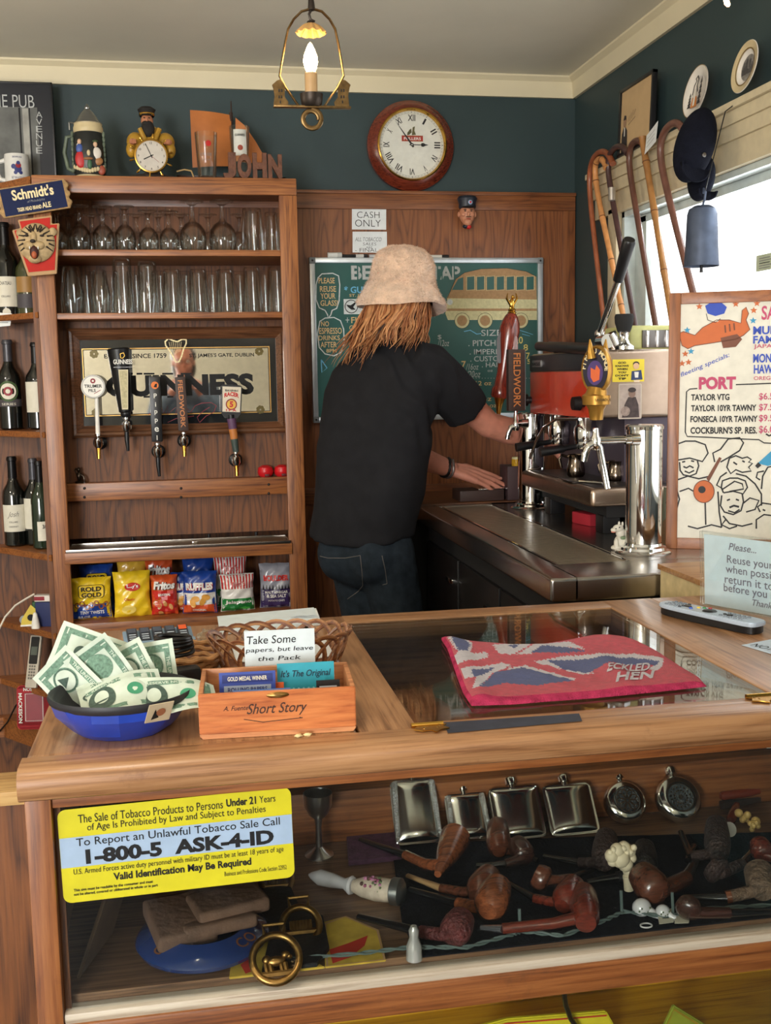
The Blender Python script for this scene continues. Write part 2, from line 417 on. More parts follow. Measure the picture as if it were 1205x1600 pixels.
m.box(XW, XW+.12, WY0, WY1, 0, WZ0, tealr); m.box(XW, XW+.12, WY0, WY1, WZ1, ZC, tealr); structure(m, 'wall_right')
m=MB(); m.box(XL-.1, XL, YB, YW, 0, ZC, bagewall); structure(m, 'wall_left')
m=MB()
m.box(XL, XW, YB-.1, YB, 0, .75, bagewall); m.box(XL, XW, YB-.1, YB, 2.3, ZC, bagewall)
for a, b in ((XL,-2.95), (-1.02, XW)): m.box(a, b, YB-.1, YB, .75, 2.3, bagewall)
structure(m, 'wall_front')
def crown_prof(): return [(0, 0), (.012, 0), (.016, .02), (.02, .056), (.036, .07), (.038, .076), (0, .076)]
m=MB()
p=crown_prof(); n=len(p)
for x in (XL, XW): m.v+=[(x, YW-a, ZC-.076+b) for a, b in p]
for i in range(n): m.f.append((i, (i+1)%n, n+(i+1)%n, n+i)); m.m.append(m.mi(cream)); m.sm.append(True)
structure(m, 'trim_1', ang=25)
m=MB()
for y in (YB, YW): m.v+=[(XW-a, y, ZC-.076+b) for a, b in p]
for i in range(n): m.f.append((i, n+i, n+(i+1)%n, (i+1)%n)); m.m.append(m.mi(cream)); m.sm.append(True)
structure(m, 'trim_2', ang=25)
ZWN=2.12
m=MB()
m.box(-.3, XW-.003, YW-.012, YW, .02, ZWN-.055, woak_z)
structure(m, 'wall_panelling')
m=MB()
m.box(-.3, XW-.004, YW-.022, YW, ZWN-.058, ZWN, woak_x, .003)
m.box(-.3, XW-.004, YW-.03, YW, ZWN-.004, ZWN+.008, woak_x, .002)
structure(m, 'trim_3')
m=MB(); m.box(XW-.055, XW-.004, YW-.02, YW-.012, .05, ZWN-.058, woak_z, .002); structure(m, 'trim_4')
m=MB(); m.box(.35, XW-.06, YW-.02, YW-.012, .97, 1.03, woak_x, .002); structure(m, 'trim_5')
m=MB()
cz=mat('window_casing_paint', (206, 192, 160), 0.5)
XI=XW-.022
m.box(XI, XW, WY1, WY1+.075, WZ0-.1, WZ1+.02, cz, .003)
m.box(XI, XW, WY0-.075, WY0, WZ0-.1, WZ1+.02, cz, .003)
m.box(XI, XW, WY0-.1, WY1+.2, WZ1, WZ1+.105, cz, .003)
m.box(XI-.01, XW, WY0-.1, WY1+.2, WZ1+.07, WZ1+.11, cz, .003)
structure(m, 'window_1')
wpar=bpy.data.objects['window_1']
m=MB()
m.box(XI-.028, XW, WY0-.12, WY1+.23, WZ1+.145, WZ1+.165, cz, .003)
m.box(XI-.016, XW, WY0-.12, WY1+.22, WZ1+.11, WZ1+.145, cz, .003)
m.build('window_ledge', wpar)['kind']='structure'
m=MB()
lt=mat('window_sash_paint', (196, 206, 204), 0.4)
XP=XW+.06
m.box(XW, XP+.03, WY1-.02, WY1, WZ0, WZ1, lt); m.box(XW, XP+.03, WY0, WY0+.02, WZ0, WZ1, lt)
m.box(XW, XP+.03, WY0, WY1, WZ1-.018, WZ1, lt); m.box(XW, XP+.03, WY0, WY1, WZ0, WZ0+.018, lt)
m.box(XP-.02, XP+.03, WY1-.11, WY1-.02, WZ0+.02, WZ1-.02, lt, .004); m.box(XP-.02, XP+.03, WY0+.02, WY0+.07, WZ0+.02, WZ1-.02, lt, .004)
m.box(XP-.02, XP+.03, WY0+.02, WY1-.02, WZ1-.045, WZ1-.018, lt, .003)
m.build('window_sash', wpar)['kind']='structure'
fro=bpy.data.materials.new('frosted_pane'); fro.use_nodes=True; nt=fro.node_tree; N=nt.nodes
b=N['Principled BSDF']; b.inputs['Base Color'].default_value=(.8, .88, .92, 1); b.inputs['Roughness'].default_value=.3
tc=N.new('ShaderNodeTexCoord'); vo=N.new('ShaderNodeTexVoronoi'); vo.inputs['Scale'].default_value=55; nt.links.new(tc.outputs['Object'], vo.inputs['Vector'])
cr=N.new('ShaderNodeValToRGB'); cr.color_ramp.elements[0].color=(.62, .76, .86, 1); cr.color_ramp.elements[1].color=(1, 1, 1, 1); cr.color_ramp.elements[1].position=.5
nt.links.new(vo.outputs['Distance'], cr.inputs['Fac']); nt.links.new(cr.outputs[0], b.inputs['Emission Color']); b.inputs['Emission Strength'].default_value=1.35
m=MB(); m.box(XP, XP+.006, WY0+.05, WY1-.09, WZ0+.02, WZ1-.03, fro)
m.build('window_pane', wpar)['kind']='structure'
day=glow('street_daylight', (226, 236, 255), 3.2)
sash=mat('street_sash_paint', (90, 70, 52), 0.5)
for k, (a, b_) in enumerate(((-2.95,-1.02),)):
 m=MB(); y=YB-.05
 for q in (a, b_-.05): m.box(q, q+.05, y-.03, y+.04, .75, 2.3, sash)
 m.box(a, b_, y-.03, y+.04, .75, .81, sash); m.box(a, b_, y-.03, y+.04, 2.24, 2.3, sash); m.box(a, b_, y-.03, y+.04, 1.7, 1.74, sash)
 structure(m, 'window_%d'%(k+2))
 m=MB(); m.box(a+.05, b_-.05, y-.012, y-.006, .81, 2.24, day); m.build('window_pane', bpy.data.objects['window_%d'%(k+2)])['kind']='structure'
 # ====== the oak back bar and its open end shelves
YF=3.75
XA, XB=-.463, .392
cab=thing('back_bar_cabinet', 'oak back bar cabinet with glass shelves above and snack shelf below', 'cabinet', ((XA+XB)/2, YF+.17, 0))
m=MB(); m.box(XB-.06, XB, YF, YF+.022, 0, 2.055, oak_z, .003); m.box(XB-.022, XB, YF+.02, YW-.025, 0, 2.1, oak_z); m.build('post', cab)
m=MB(); m.box(XA, XA+.056, YF-.004, YF+.022, 0, 2.055, oak_z, .004); m.box(XA, XA+.02, YF+.02, YW-.002, 0, 2.1, oak_z); m.build('post', cab)
m=MB(); m.box(XA, XB, YF-.002, YF+.022, 2.055, 2.11, oak_x, .004); m.build('top_rail', cab)
m=MB(); m.box(XA+.02, XB-.022, YF+.02, YW-.002, 2.085, 2.105, oak_x); m.build('top', cab)
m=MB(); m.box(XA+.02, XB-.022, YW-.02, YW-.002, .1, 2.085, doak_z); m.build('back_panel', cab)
def zat(px, py): return PY(px, py, YF).z
ZS1=zat(270, 390); ZS2=zat(270, 488)
for z in (ZS1, ZS2):
 m=MB(); m.box(XA+.02, XB-.022, YF+.004, YW-.02, z-.02, z, oak_x, .002); m.build('shelf', cab)
YT=YF+.16
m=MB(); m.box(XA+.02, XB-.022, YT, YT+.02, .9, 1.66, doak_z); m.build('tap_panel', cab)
zl0, zl1=zat(280, 782), zat(280, 757)
ZLEDGE=PY(430, 745, YT-.02).z+.002
m=MB(); m.box(XA+.03, XB-.045, YT-.045, YT, ZLEDGE-.062, ZLEDGE, oak_x, .003)
scr=mat('screw_head', (30, 22, 18), .5)
for px in (132, 283, 420):
 for py in (763, 777):
  q=PY(px, py-(6 if px>300 else 0), YT-.045); m.ball((q.x, q.y, q.z), (.005, .003, .005), scr, 8, 6)
m.build('ledge', cab)
zt=zat(280, 853)
m=MB(); m.box(XA+.04, XB-.05, YF-.012, YT, zt-.045, zt-.006, oak_x, .003); m.build('tray_shelf', cab)
m=MB()
m.box(XA+.045, XB-.055, YF-.01, YT-.02, zt-.006, zt-.002, mat('tray_mesh', (120, 104, 84), .4, .7, noise=.3, nscale=400))
for y in (YF-.014, YT-.03): m.box(XA+.045, XB-.055, y, y+.01, zt-.006, zt+.004, steel, .001)
for x in (XA+.045, XB-.063): m.box(x, x+.008, YF-.01, YT-.02, zt-.006, zt+.004, steel, .001)
m.box(.0, .02, YF+.05, YF+.075, zt-.002, zt+.006, chrome, .002)
for px in (207, 326, 400): q=PY(px, 826, YT); m.lathe([(0, 0), (.006, 0), (.006, .012), (0, .012)], black, 10, trs((q.x, YT-.008, zt+.004)))
m.build('drip_tray', cab)
zb=zat(280, 966)
m=MB(); m.box(XA+.03, XB-.035, YF-.004, YW-.02, zb-.04, zb, oak_x, .003); m.build('bottom_shelf', cab)
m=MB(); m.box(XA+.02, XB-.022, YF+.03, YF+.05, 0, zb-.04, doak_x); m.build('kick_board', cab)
es=thing('end_shelf_unit', 'oak open end shelves holding wine bottles left of back bar', 'shelf unit', (-.75, 3.98, 0))
wd=Vector((-.135, .19, 0)).normalized()
ex=-.463+wd.x/wd.y*(YW-.01-YF)
XE=-1.15
def tri(z0, z1, name, mtl, front=0.0):
 m=MB(); p=[(XA-.003, YF+.006), (XA-.003, YW-.022), (XE, YW-.022), (XE, YW-.08), (ex, YW-.06)]
 m.prism(p, z1-z0, mtl, trs((0, 0, z0)), .002); m.build(name, es); return p
ez=[zat(60, 487), zat(83, 868), zat(90, 991), zat(95, 1088), zat(84, 675)]
tri(2.05, 2.108, 'top', oak_x)
tri(ez[0]-.02, ez[0], 'shelf', oak_x); tri(ez[4]-.02, ez[4], 'shelf', oak_x); tri(ez[1]-.022, ez[1], 'shelf', oak_x); tri(ez[2]-.022, ez[2], 'shelf', oak_x); tri(ez[3]-.022, ez[3], 'shelf', oak_x)
tri(.16, .235, 'plinth', oak_x)
m=MB(); m.box(XE, XA-.003, YW-.02, YW-.002, 0, 2.05, doak_z); m.build('back_panel', es)
m=MB(); m.box(XA-.02, XA-.003, YF+.02, YW-.022, 0, 2.05, doak_z); m.build('side_panel', es)
# ====== glass display counter in front
ZT=1.0
XR=1.30
case=thing('display_counter', 'wooden display counter with glass top and glass front full of pipes', 'display case', (.5, 1.64, 0))
XLc, YF0, YB0=-.212, 1.272, 2.0
GX0, GX1, GY0, GY1=.272, .79, 1.342, 1.942
def nose(m, x0, x1, y0, y1, z0, z1, mt, bev=.004): m.box(x0, x1, y0, y1, z0, z1, mt, bev)
m=MB()
pr=[(YF0+.012, ZT-.04), (YF0+.004, ZT-.036), (YF0, ZT-.026), (YF0, ZT-.014), (YF0+.005, ZT-.005), (YF0+.014, ZT), (GY0-.018, ZT), (GY0-.018, ZT-.04)]
T=Matrix(((0, 0, 1, 0), (1, 0, 0, 0), (0, 1, 0, 0), (0, 0, 0, 1)))
m.prism(pr, XR-XLc, ctr_x, T, 0.0, XLc); m.build('front_rail', case)
m=MB(); m.box(XLc+.002, .2, GY0-.0185, YB0-.002, ZT-.032, ZT-.0005, ctr_y, .012, 4); m.build('end_board', case)
m=MB(); m.box(.2005, GX0+.004, GY0-.0185, YB0-.002, ZT-.034, ZT, ctr_y, .002); m.build('stile', case)
m=MB(); m.box(GX0, GX1, GY0-.0185, GY0+.004, ZT-.034, ZT, ctr_x, .002); m.build('glass_rail', case)
m=MB(); m.box(GX0, GX1, GY1-.002, YB0, ZT-.034, ZT+.0005, ctr_x, .002); m.build('back_rail', case)
m=MB(); m.box(GX1-.004, GX1+.105, GY0-.0185, YB0+.004, ZT-.034, ZT, ctr_y, .002); m.build('stile', case)
m=MB(); m.box(GX1+.106, XR, GY0-.0185, YB0+.004, ZT-.034, ZT-.0005, ctr_y, .002); m.build('end_board', case)
m=MB(); m.box(GX0+.004, GX1-.004, GY0+.003, GY1-.002, ZT-.0075, ZT-.0015, pane, .0008, 1); m.build('top_glass', case)
tape=mat('navy_tape', (48, 52, 66), .6, noise=.2)
m=MB(); F=Fr((0, 0, ZT), (1, 0, 0), (0, 1, 0))
m.poly(F, F.pp([(693, 1130), (905, 1116), (910, 1128), (700, 1147)]), tape, .0012); m.build('tape_strip', case)
def hinge(px, py, side):
 q=PZ(px, py, ZT); m=MB(); G=Fr((q.x, q.y, ZT+.002), (1, 0, 0), (0, 1, 0))
 s_=side
 m.prism([(-.022*s_,-.004), (-.012*s_,-.012), (0,-.011), (.004*s_,-.02), (.012*s_,-.011), (.024*s_,-.008), (.018*s_, .002), (.024*s_, .01), (.0, .008), (-.014*s_, .01)][::int(s_)], .0015, gold, G.M(), 0)
 m.tube([G.L(-.022, .012, .001), G.L(.02, .012, .001)], .0035, gold, 10)
 for u, v in ((-.008,-.003), (.01,-.002), (.014, .004)): m.ball(tuple(G.L(u*s_, v, .0015)), (.002, .002, .001), brass, 8, 5)
 m.build('hinge', case)
hinge(672, 1140, 1); hinge(1196, 1094,-1)
ZS=.668
PF=1.298
m=MB(); m.box(XLc+.003, XLc+.034, PF, PF+.035, 0, ZT-.04, case_z, .003); m.build('post', case)
m=MB(); m.box(XR-.034, XR-.003, PF, PF+.035, 0, ZT-.04, case_z, .003); m.build('post', case)
m=MB(); m.box(XLc+.034, XR-.034, PF+.004, PF+.03, ZT-.058, ZT-.038, case_x, .002)
m.build('front_head_rail', case)
m=MB(); m.box(XLc+.034, XR-.034, PF, PF+.035, ZS-.043, ZS-.003, case_x, .004); m.build('front_sill_rail', case)
pale=wood('pale_sill', (206, 196, 178), (190, 176, 156), (150, 132, 112), 'X', figure=.1, scale=.6)
m=MB(); m.box(XLc+.034, XR-.034, PF+.003, PF+.03, ZS-.004, ZS+.01, pale, .004); m.build('sill_strip', case)
m=MB(); m.box(XLc+.034, XLc+.042, PF+.016, PF+.026, ZS, ZT-.05, doak_z); m.build('glass_bead', case)
m=MB(); m.box(XLc+.036, XR-.036, PF+.012, PF+.017, ZS+.004, ZT-.045, pane); fg=m.build('front_glass', case)
m=MB(); m.box(XLc+.036, XR-.036, PF+.012, PF+.017, .12, ZS-.035, pane); m.build('lower_front_glass', case)
m=MB(); m.box(XLc+.003, XR-.003, PF, PF+.035, .0, .12, case_x, .003); m.build('plinth', case)
ZI=.688
dfl=wood('case_floor', (140, 106, 78), (116, 84, 60), (76, 54, 38), 'X', figure=.2)
dsd=wood('case_lining', (150, 104, 68), (126, 84, 52), (84, 54, 34), 'X', figure=.3)
m=MB(); m.box(XLc+.02, XR-.02, PF+.03, YB0-.02, ZI-.02, ZI, dfl); m.build('display_shelf', case)
m=MB(); m.box(XLc+.02, XR-.02, 1.70, YB0-.02, ZI, .775, case_x, .003); m.build('step', case)
m=MB(); m.box(XLc+.006, XLc+.02, PF+.03, YB0-.01, .1, ZT-.034, dsd); m.build('side_panel', case)
m=MB(); m.box(XR-.02, XR-.006, PF+.03, YB0-.01, .1, ZT-.034, dsd); m.build('side_panel', case)
m=MB(); m.box(XLc+.02, XR-.02, YB0-.02, YB0-.006, .1, ZT-.034, dsd); m.build('back_panel', case)
yel=wood('yellow_board', (222, 176, 40), (204, 152, 30), (150, 104, 24), 'X', figure=.4, scale=.6)
m=MB(); m.box(XLc+.02, XR-.02, PF+.03, YB0-.03, .40, .42, yel); m.build('lower_shelf', case)
m=MB(); m.box(XLc+.02, XR-.02, 1.62, 1.63, .42, ZI-.02, yel); m.build('lower_back_board', case)
st=fg
Fs=Fr((0, PF+.0118, 0), (1, 0, 0), (0, 0, 1))
yl=mat('sticker_yellow', (206, 196, 36), .4); bl=mat('sticker_blue', (160, 182, 208), .4)
a0, b0=Fs.px(101, 1411)
tl=Vector(Fs.px(92, 1262)); tr_=Vector(Fs.px(457, 1229)); bl_=Vector(Fs.px(100, 1412)); br_=Vector(Fs.px(461, 1366))
xd=((tr_-tl)+(br_-bl_)).normalized(); W_=((tr_-tl).length+(br_-bl_).length)/2
yd=Vector((-xd.y, xd.x)); H_=((tl-bl_).length+(tr_-br_).length)/2
G=Fr(Fs.L(bl_.x, bl_.y), Fs.x*xd.x+Fs.y*xd.y, Fs.x*yd.x+Fs.y*yd.y)
m=MB(); m.rrect(G, 0, 0, W_, H_, .01, yl, .0004)
m.rect(G, 0.0003, H_*.38, W_-.0003, H_*.70, bl, .0008)
def T_(s, u0, v0, u1, v1, bold=0, k=ink): m.text(G, s, W_*u0, H_*v0, W_*(u1-u0), H_*(v1-v0), k, .0012, bold)
T_('The Sale of Tobacco Products to Persons', .085, .845, .70, .935); T_('Under 21', .715, .855, .845, .94, .03); T_('Years', .86, .86, .93, .935)
T_('of Age Is Prohibited by Law and Subject to Penalties', .12, .735, .885, .83)
T_('To Report an Unlawful Tobacco Sale Call', .07, .575, .945, .685, .004)
T_('1-800-5  ASK-4-ID', .105, .40, .915, .56, .045)
T_('U.S. Armed Forces active duty personnel with military ID must be at least 18 years of age', .05, .285, .955, .36)
T_('Valid Identification May Be Required', .215, .17, .81, .275, .03)
T_('Business and Professions Code Section 22952', .69, .10, .965, .15)
T_('This sign must be readable by the consumer and must', .045, .11, .38, .15, .02); T_('not be altered, covered or obliterated in whole or in part', .045, .065, .40, .105, .02)
stk=m.build('warning_sticker', None, G.L(W_/2, 0)); tag(stk, 'yellow and blue tobacco sale age warning sticker on the front glass', 'sticker')
# ====== steel bar top along the right wall
bar=thing('steel_bar_counter', 'black bar counter with stainless drip tray top behind the glass counter', 'bar counter', (1.1, 2.95, 0))
BX0, BX1, BY0, BY1=.772, XW-.03, 2.25, 3.66
m=MB()
zt0=ZT
m.box(BX0, BX0+.07, BY0, BY1, zt0-.055, zt0, steel, .008, 3)
m.box(BX0+.05, BX1, BY0, 2.425, zt0-.055, zt0, steel, .008, 3)
m.box(1.03, BX1, 2.42, BY1, zt0-.02, zt0, steel, .001, 1)
m.box(BX0+.05, BX1, 3.625, BY1, zt0-.02, zt0, steel, .001, 1)
m.box(BX0+.06, 1.04, 2.4, 3.64, zt0-.05, zt0-.02, darksteel)
m.build('bar_top', bar)
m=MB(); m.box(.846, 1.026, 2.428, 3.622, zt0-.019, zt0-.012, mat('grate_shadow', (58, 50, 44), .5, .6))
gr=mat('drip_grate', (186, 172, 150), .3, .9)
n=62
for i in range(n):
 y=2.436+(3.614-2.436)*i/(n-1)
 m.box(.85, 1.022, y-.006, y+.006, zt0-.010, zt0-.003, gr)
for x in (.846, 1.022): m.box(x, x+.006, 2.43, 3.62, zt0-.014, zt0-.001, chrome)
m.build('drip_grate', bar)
m=MB(); m.box(BX0+.04, BX1, BY0+.04, BY1, 0, zt0-.055, blackm); m.build('body', bar)
bd=mat('black_door', (20, 19, 20), .45)
for i in range(3):
 y0=BY0+.06+i*.45
 m=MB(); m.box(BX0+.028, BX0+.04, y0, y0+.43, .12, zt0-.12, bd, .003); d=m.build('door', bar)
 m=MB(); m.box(BX0+.016, BX0+.03, y0+.03, y0+.11, .80, .815, chrome, .003); m.build('handle', d)
m=MB(); m.box(.62, XW-.03, BY1+.004, YW-.025, ZT-.05, ZT+.004, doak_x, .004); m.box(.68, XW-.05, BY1+.02, YW-.03, 0, ZT-.05, blackm)
solo(m, 'corner_ledge', 'dark wooden ledge in the corner behind the steel bar top', 'ledge')
ply=wood('plywood', (176, 132, 84), (158, 112, 66), (120, 78, 44), 'X', figure=.4, scale=.6)
bx=thing('plywood_box', 'open plywood box with a flat lid behind the reuse sign', 'box', (1.25, 2.12, ZT))
m=MB(); m.box(1.016, 1.48, 2.012, 2.24, ZT+.012, ZT+.024, ply, .001); m.build('top', bx)
m=MB(); m.box(1.022, 1.034, 2.016, 2.236, .52, ZT+.0115, mat('ply_edge', (196, 176, 130), .6, noise=.15)); m.build('side', bx)
m=MB(); m.box(1.034, 1.48, 2.226, 2.236, .52, ZT+.0115, ply); m.build('back', bx)
m=MB(); m.box(1.034, 1.48, 2.02, 2.226, .52, .54, ply); m.build('bottom', bx)
gt=thing('bar_gate', 'low dark wooden gate panel left of the glass display counter', 'gate', (-.5, 1.52, 0))
m=MB(); m.box(-.95, XLc-.004, 1.50, 1.53, .02, .885, doak_z, .003); m.build('panel', gt)
m=MB(); m.box(-.95, XLc-.004, 1.47, 1.55, .885, .905, wood('light_cap', (206, 172, 116), (190, 152, 96), (150, 110, 64), 'X', figure=.2), .003); m.build('cap', gt)
# ====== things on and in the back bar
def span(x0, x1, y, Y): return (PY(x1, y, Y)-PY(x0, y, Y)).length
def base_h(px, pb, pt, Y, z=None):
 """base point and height of an upright thing seen at column px from row pt down to row pb"""
 b=PY(px, pb, Y); t=PY(px, pt, Y)
 zz=b.z if z is None else z
 return Vector((b.x, Y, zz)), t.z-zz
 # ---- upside-down stemmed glasses and tumblers
def goblet_prof(H, rb, rf):
 """upside-down: rim on the shelf, foot on top"""
 o=[(rb*.86, 0), (rb*.97, H*.12), (rb, H*.28), (rb*.93, H*.42), (rb*.62, H*.54), (rb*.26, H*.60), (.0055, H*.68), (.005, H*.80), (.008, H*.90), (rf*.5, H*.955), (rf, H*.975), (rf, H), (0, H*.985)]
 i=[(0, H*.60), (rb*.2, H*.585), (rb*.58, H*.52), (rb*.89, H*.41), (rb*.95, H*.28), (rb*.92, H*.12), (rb*.82, 0)]
 return i+o
def beer_prof(H, r0, r1, t=.0028):
 return [(0, H-.012), (r1-t*1.5, H-.012), (r0-t, 0), (r0, 0), (r0*.6+r1*.4, H*.4), (r1, H-.004), (r1-.003, H), (0, H)]
def ball_prof(H, r0, r1):
 return [(0, H-.012), (r1-.004, H-.014), (r0*.98, H*.45), (r0-.004, .02), (r0*.88, 0), (r0*.93, 0), (r0, .02), (r0*1.02, H*.42), (r1, H-.01), (r1-.003, H), (0, H)]
gl_stem=[]
def put_glass(px, pt, Y, z, kind, w, wt, label, group, name):
 b, H=base_h(px, 480, pt, Y, z)
 k=span(0, 1, 450, Y)
 m=MB()
 if kind=='goblet': m.lathe(goblet_prof(H, w*k/2, wt*k/2), glass, 24)
 elif kind=='pint': m.lathe(beer_prof(H, w*k/2, wt*k/2), glass, 24)
 elif kind=='tulip': m.lathe(ball_prof(H, w*k/2, wt*k/2), glass, 24)
 elif kind=='mug':
  m.lathe(beer_prof(H, w*k/2, wt*k/2, .006), glass, 10)
 o=m.build(name, None, (0, 0, 0)); put(o, b); tag(o, label, 'glass', group); return o
gs1='upside-down glasses on the top glass shelf'
names=['first', 'second', 'third', 'fourth', 'fifth', 'sixth']
for i, (px, pt, w, wt) in enumerate([(96, 328, 36, 32), (131, 321, 36, 33), (167, 322, 36, 32), (201, 322, 35, 33), (237, 329, 34, 32), (269, 330, 33, 33)]):
 put_glass(px, pt, YF+.07, ZS1, 'goblet', w, wt, 'small upside-down stemmed beer glass, %s from left along the top shelf front'%names[i], gs1, 'stemmed_glass')
put_glass(306, 314, YF+.075, ZS1, 'goblet', 45, 40, 'large upside-down balloon glass next to the row of small stemmed glasses', gs1, 'balloon_glass')
put_glass(352, 314, YF+.075, ZS1, 'goblet', 46, 40, 'large upside-down balloon glass beside the faceted mugs', gs1, 'balloon_glass')
put_glass(398, 326, YF+.08, ZS1, 'mug', 40, 34, 'thick faceted upside-down mug right of the balloon glasses', gs1, 'beer_mug')
put_glass(427, 332, YF+.09, ZS1, 'mug', 26, 22, 'narrow thick glass near the right post on the top glass shelf', gs1, 'shot_glass')
put_glass(441, 334, YF+.16, ZS1, 'mug', 24, 22, 'narrow glass against the right post, partly hidden', gs1, 'shot_glass')
for i, px in enumerate((114, 150, 184, 219, 253, 288, 330, 378)):
 put_glass(px, 335, YF+.2, ZS1, 'goblet', 33, 30, 'upside-down stemmed glass in the back row of the top glass shelf', 'back row of stemmed glasses', 'stemmed_glass')
gs2='upside-down beer glasses on the second shelf'
for px, pt, w, wt, kind, lab in [(114, 417, 38, 28, 'tulip', 'leftmost upside-down bulging beer glass with bubbles on the second shelf'), (158, 422, 32, 22, 'tulip', 'small upside-down bulging glass, second from the left on the second shelf'), (193, 404, 39, 30, 'pint', 'tallest upside-down beer glass on the second shelf'), (232, 409, 36, 31, 'pint', 'tall upside-down beer glass right of the tallest one'), (270, 421, 37, 28, 'pint', 'short upside-down pint glass, fifth from the left on the second shelf'), (311, 421, 38, 28, 'pint', 'short upside-down pint glass, sixth from the left on the second shelf'), (353, 421, 37, 27, 'pint', 'short upside-down pint glass, third from the right on the second shelf'), (395, 418, 38, 28, 'pint', 'upside-down pint glass, second from the right on the second shelf'), (433, 417, 36, 28, 'pint', 'upside-down pint glass against the right post on the second shelf')]:
 put_glass(px, pt, YF+.08, ZS2, kind, w, wt, lab, gs2, 'beer_glass')
for px in (136, 175, 213, 251, 291, 332, 375, 414):
 put_glass(px, 424, YF+.2, ZS2, 'pint', 35, 27, 'upside-down pint glass in the back row of the second shelf', 'back row of pint glasses', 'beer_glass')
 # ---- framed mirror
YM=YT-.012
mir=thing('pub_mirror', 'framed pub mirror with black and gold stout lettering behind the taps', 'mirror', (.0, YM, 1.2))
F=WALLF(YM-.012)
TL, TR, BR, BL=[Vector(F.px(*p)) for p in ((103, 514), (450, 509), (450, 676), (114, 684))]
u0, u1, v0, v1=(TL.x+BL.x)/2+.0, (TR.x+BR.x)/2, (BL.y+BR.y)/2, (TL.y+TR.y)/2
u0=max(u0, XA+.03)
fw=.04
mw=wood('mirror_frame_wood', (124, 84, 56), (100, 64, 42), (62, 38, 24), 'X', figure=.2, coat=.4, rough=.3)
m=MB()
prf=[(0, 0), (0, .012), (.008, .02), (.016, .016), (.022, .02), (.032, .012), (fw, .006), (fw, 0)]
cor=[(u0, v0, 1, 1), (u1, v0,-1, 1), (u1, v1,-1,-1), (u0, v1, 1,-1)]
vs=[]
for (cu_, cv_, su, sv) in cor:
 for d, h in prf: vs.append(F.L(cu_+su*d, cv_+sv*d, h-.008))
n=len(prf)
fs=[(i*n+k, ((i+1)%4)*n+k, ((i+1)%4)*n+k+1, i*n+k+1) for i in range(4) for k in range(n-1)]
m.add(vs, fs, mw); m.build('frame', mir, ang=25)
silver=mat('mirror_silver', (236, 232, 222), .03, 1.0)
gline=mat('gold_print', (190, 150, 84), .35, .6)
m=MB(); A=F.sub(0, 0,-.006)
m.box(u0+.03, u1-.03, YM-.004, YM, v0+.03, v1-.03, mat('mirror_border', (20, 22, 26), .08, coat=.6), .0)
G=WALLF(YM-.004)
gu0, gv0=G.px(133, 651); gu1, gv1=G.px(421, 541)
m.rect(G, u0+.04, gv0, gu0-.008, gv1, silver, .0002)
m.rect(G, gu0, gv0, gu1, gv1, gline, .0003); m.rect(G, gu0+.003, gv0+.003, gu1-.003, gv1-.003, ink, .0006); m.rect(G, gu0+.006, gv0+.006, gu1-.006, gv1-.006, silver, .0009)
def mt(s, x0, y0, x1, y1, k, bold=0, shear=0, w=.0014):
 a=G.px(x0, y1); b_=G.px(x1, y0); m.text(G, s, a[0], a[1], b_[0]-a[0], b_[1]-a[1], k, w, bold, shear)
mt('EST D', 163, 553, 190, 560, ink, .02); mt('SINCE 1759', 207, 552, 260, 560, ink, .02); mt("ST. JAMES'S GATE, DUBLIN", 296, 551, 397, 560, ink, .02)
mt('GUINNESS', 166, 583, 396, 621, ink, .055)
def serif(px, py, w=9):
 a=G.px(px-w/2, py+1.5); b_=G.px(px+w/2, py-1.5); m.rect(G, a[0], a[1], b_[0], b_[1], ink, .0015)
for px in (203, 218, 229, 237, 258, 266, 287, 295): serif(px, 584)
for px in (229, 266, 237): serif(px, 620)
redp=mat('red_print', (140, 30, 44), .5)
m.stroke(G, G.pp([(232, 648), (240, 640), (247, 632), (246, 645), (252, 636), (256, 646), (262, 634), (262, 648), (270, 640), (278, 634), (274, 648), (284, 640), (292, 638), (298, 644), (305, 634), (315, 630), (330, 629), (338, 634), (334, 644), (322, 650), (312, 660), (308, 652), (318, 642), (328, 636)]), .0022, redp, .0014)
m.stroke(G, G.pp([(262, 660), (275, 654), (290, 652), (303, 650)]), .002, redp, .0014)
for cx_, cy_ in ((147, 553), (405, 549), (407, 640), (150, 645)):
 a=G.px(cx_, cy_)
 for k in range(7): m.disc(G, a[0]+.009*math.cos(k*.9), a[1]+.009*math.sin(k*.9), .0065, mat('ornament_olive', (92, 80, 40), .4, .4), .0012+k*.0001, seg=10)
hp=mat('harp_gold', (190, 176, 136), .3, .5, noise=.4, nscale=200)
H_=G.pp([(258, 534), (263, 529), (270, 532), (277, 534), (285, 530), (291, 531), (291, 537), (287, 545), (284, 556), (280, 565), (275, 566), (270, 556), (263, 545), (259, 540)])
m.stroke(G, H_, .005, hp, .0018, True)
for k in range(7): a=G.px(264+k*3.2, 534); b_=G.px(270+k*2.0, 556-k*1.2); m.stroke(G, [a, b_], .0012, hp, .0017)
m.build('mirror', mir)
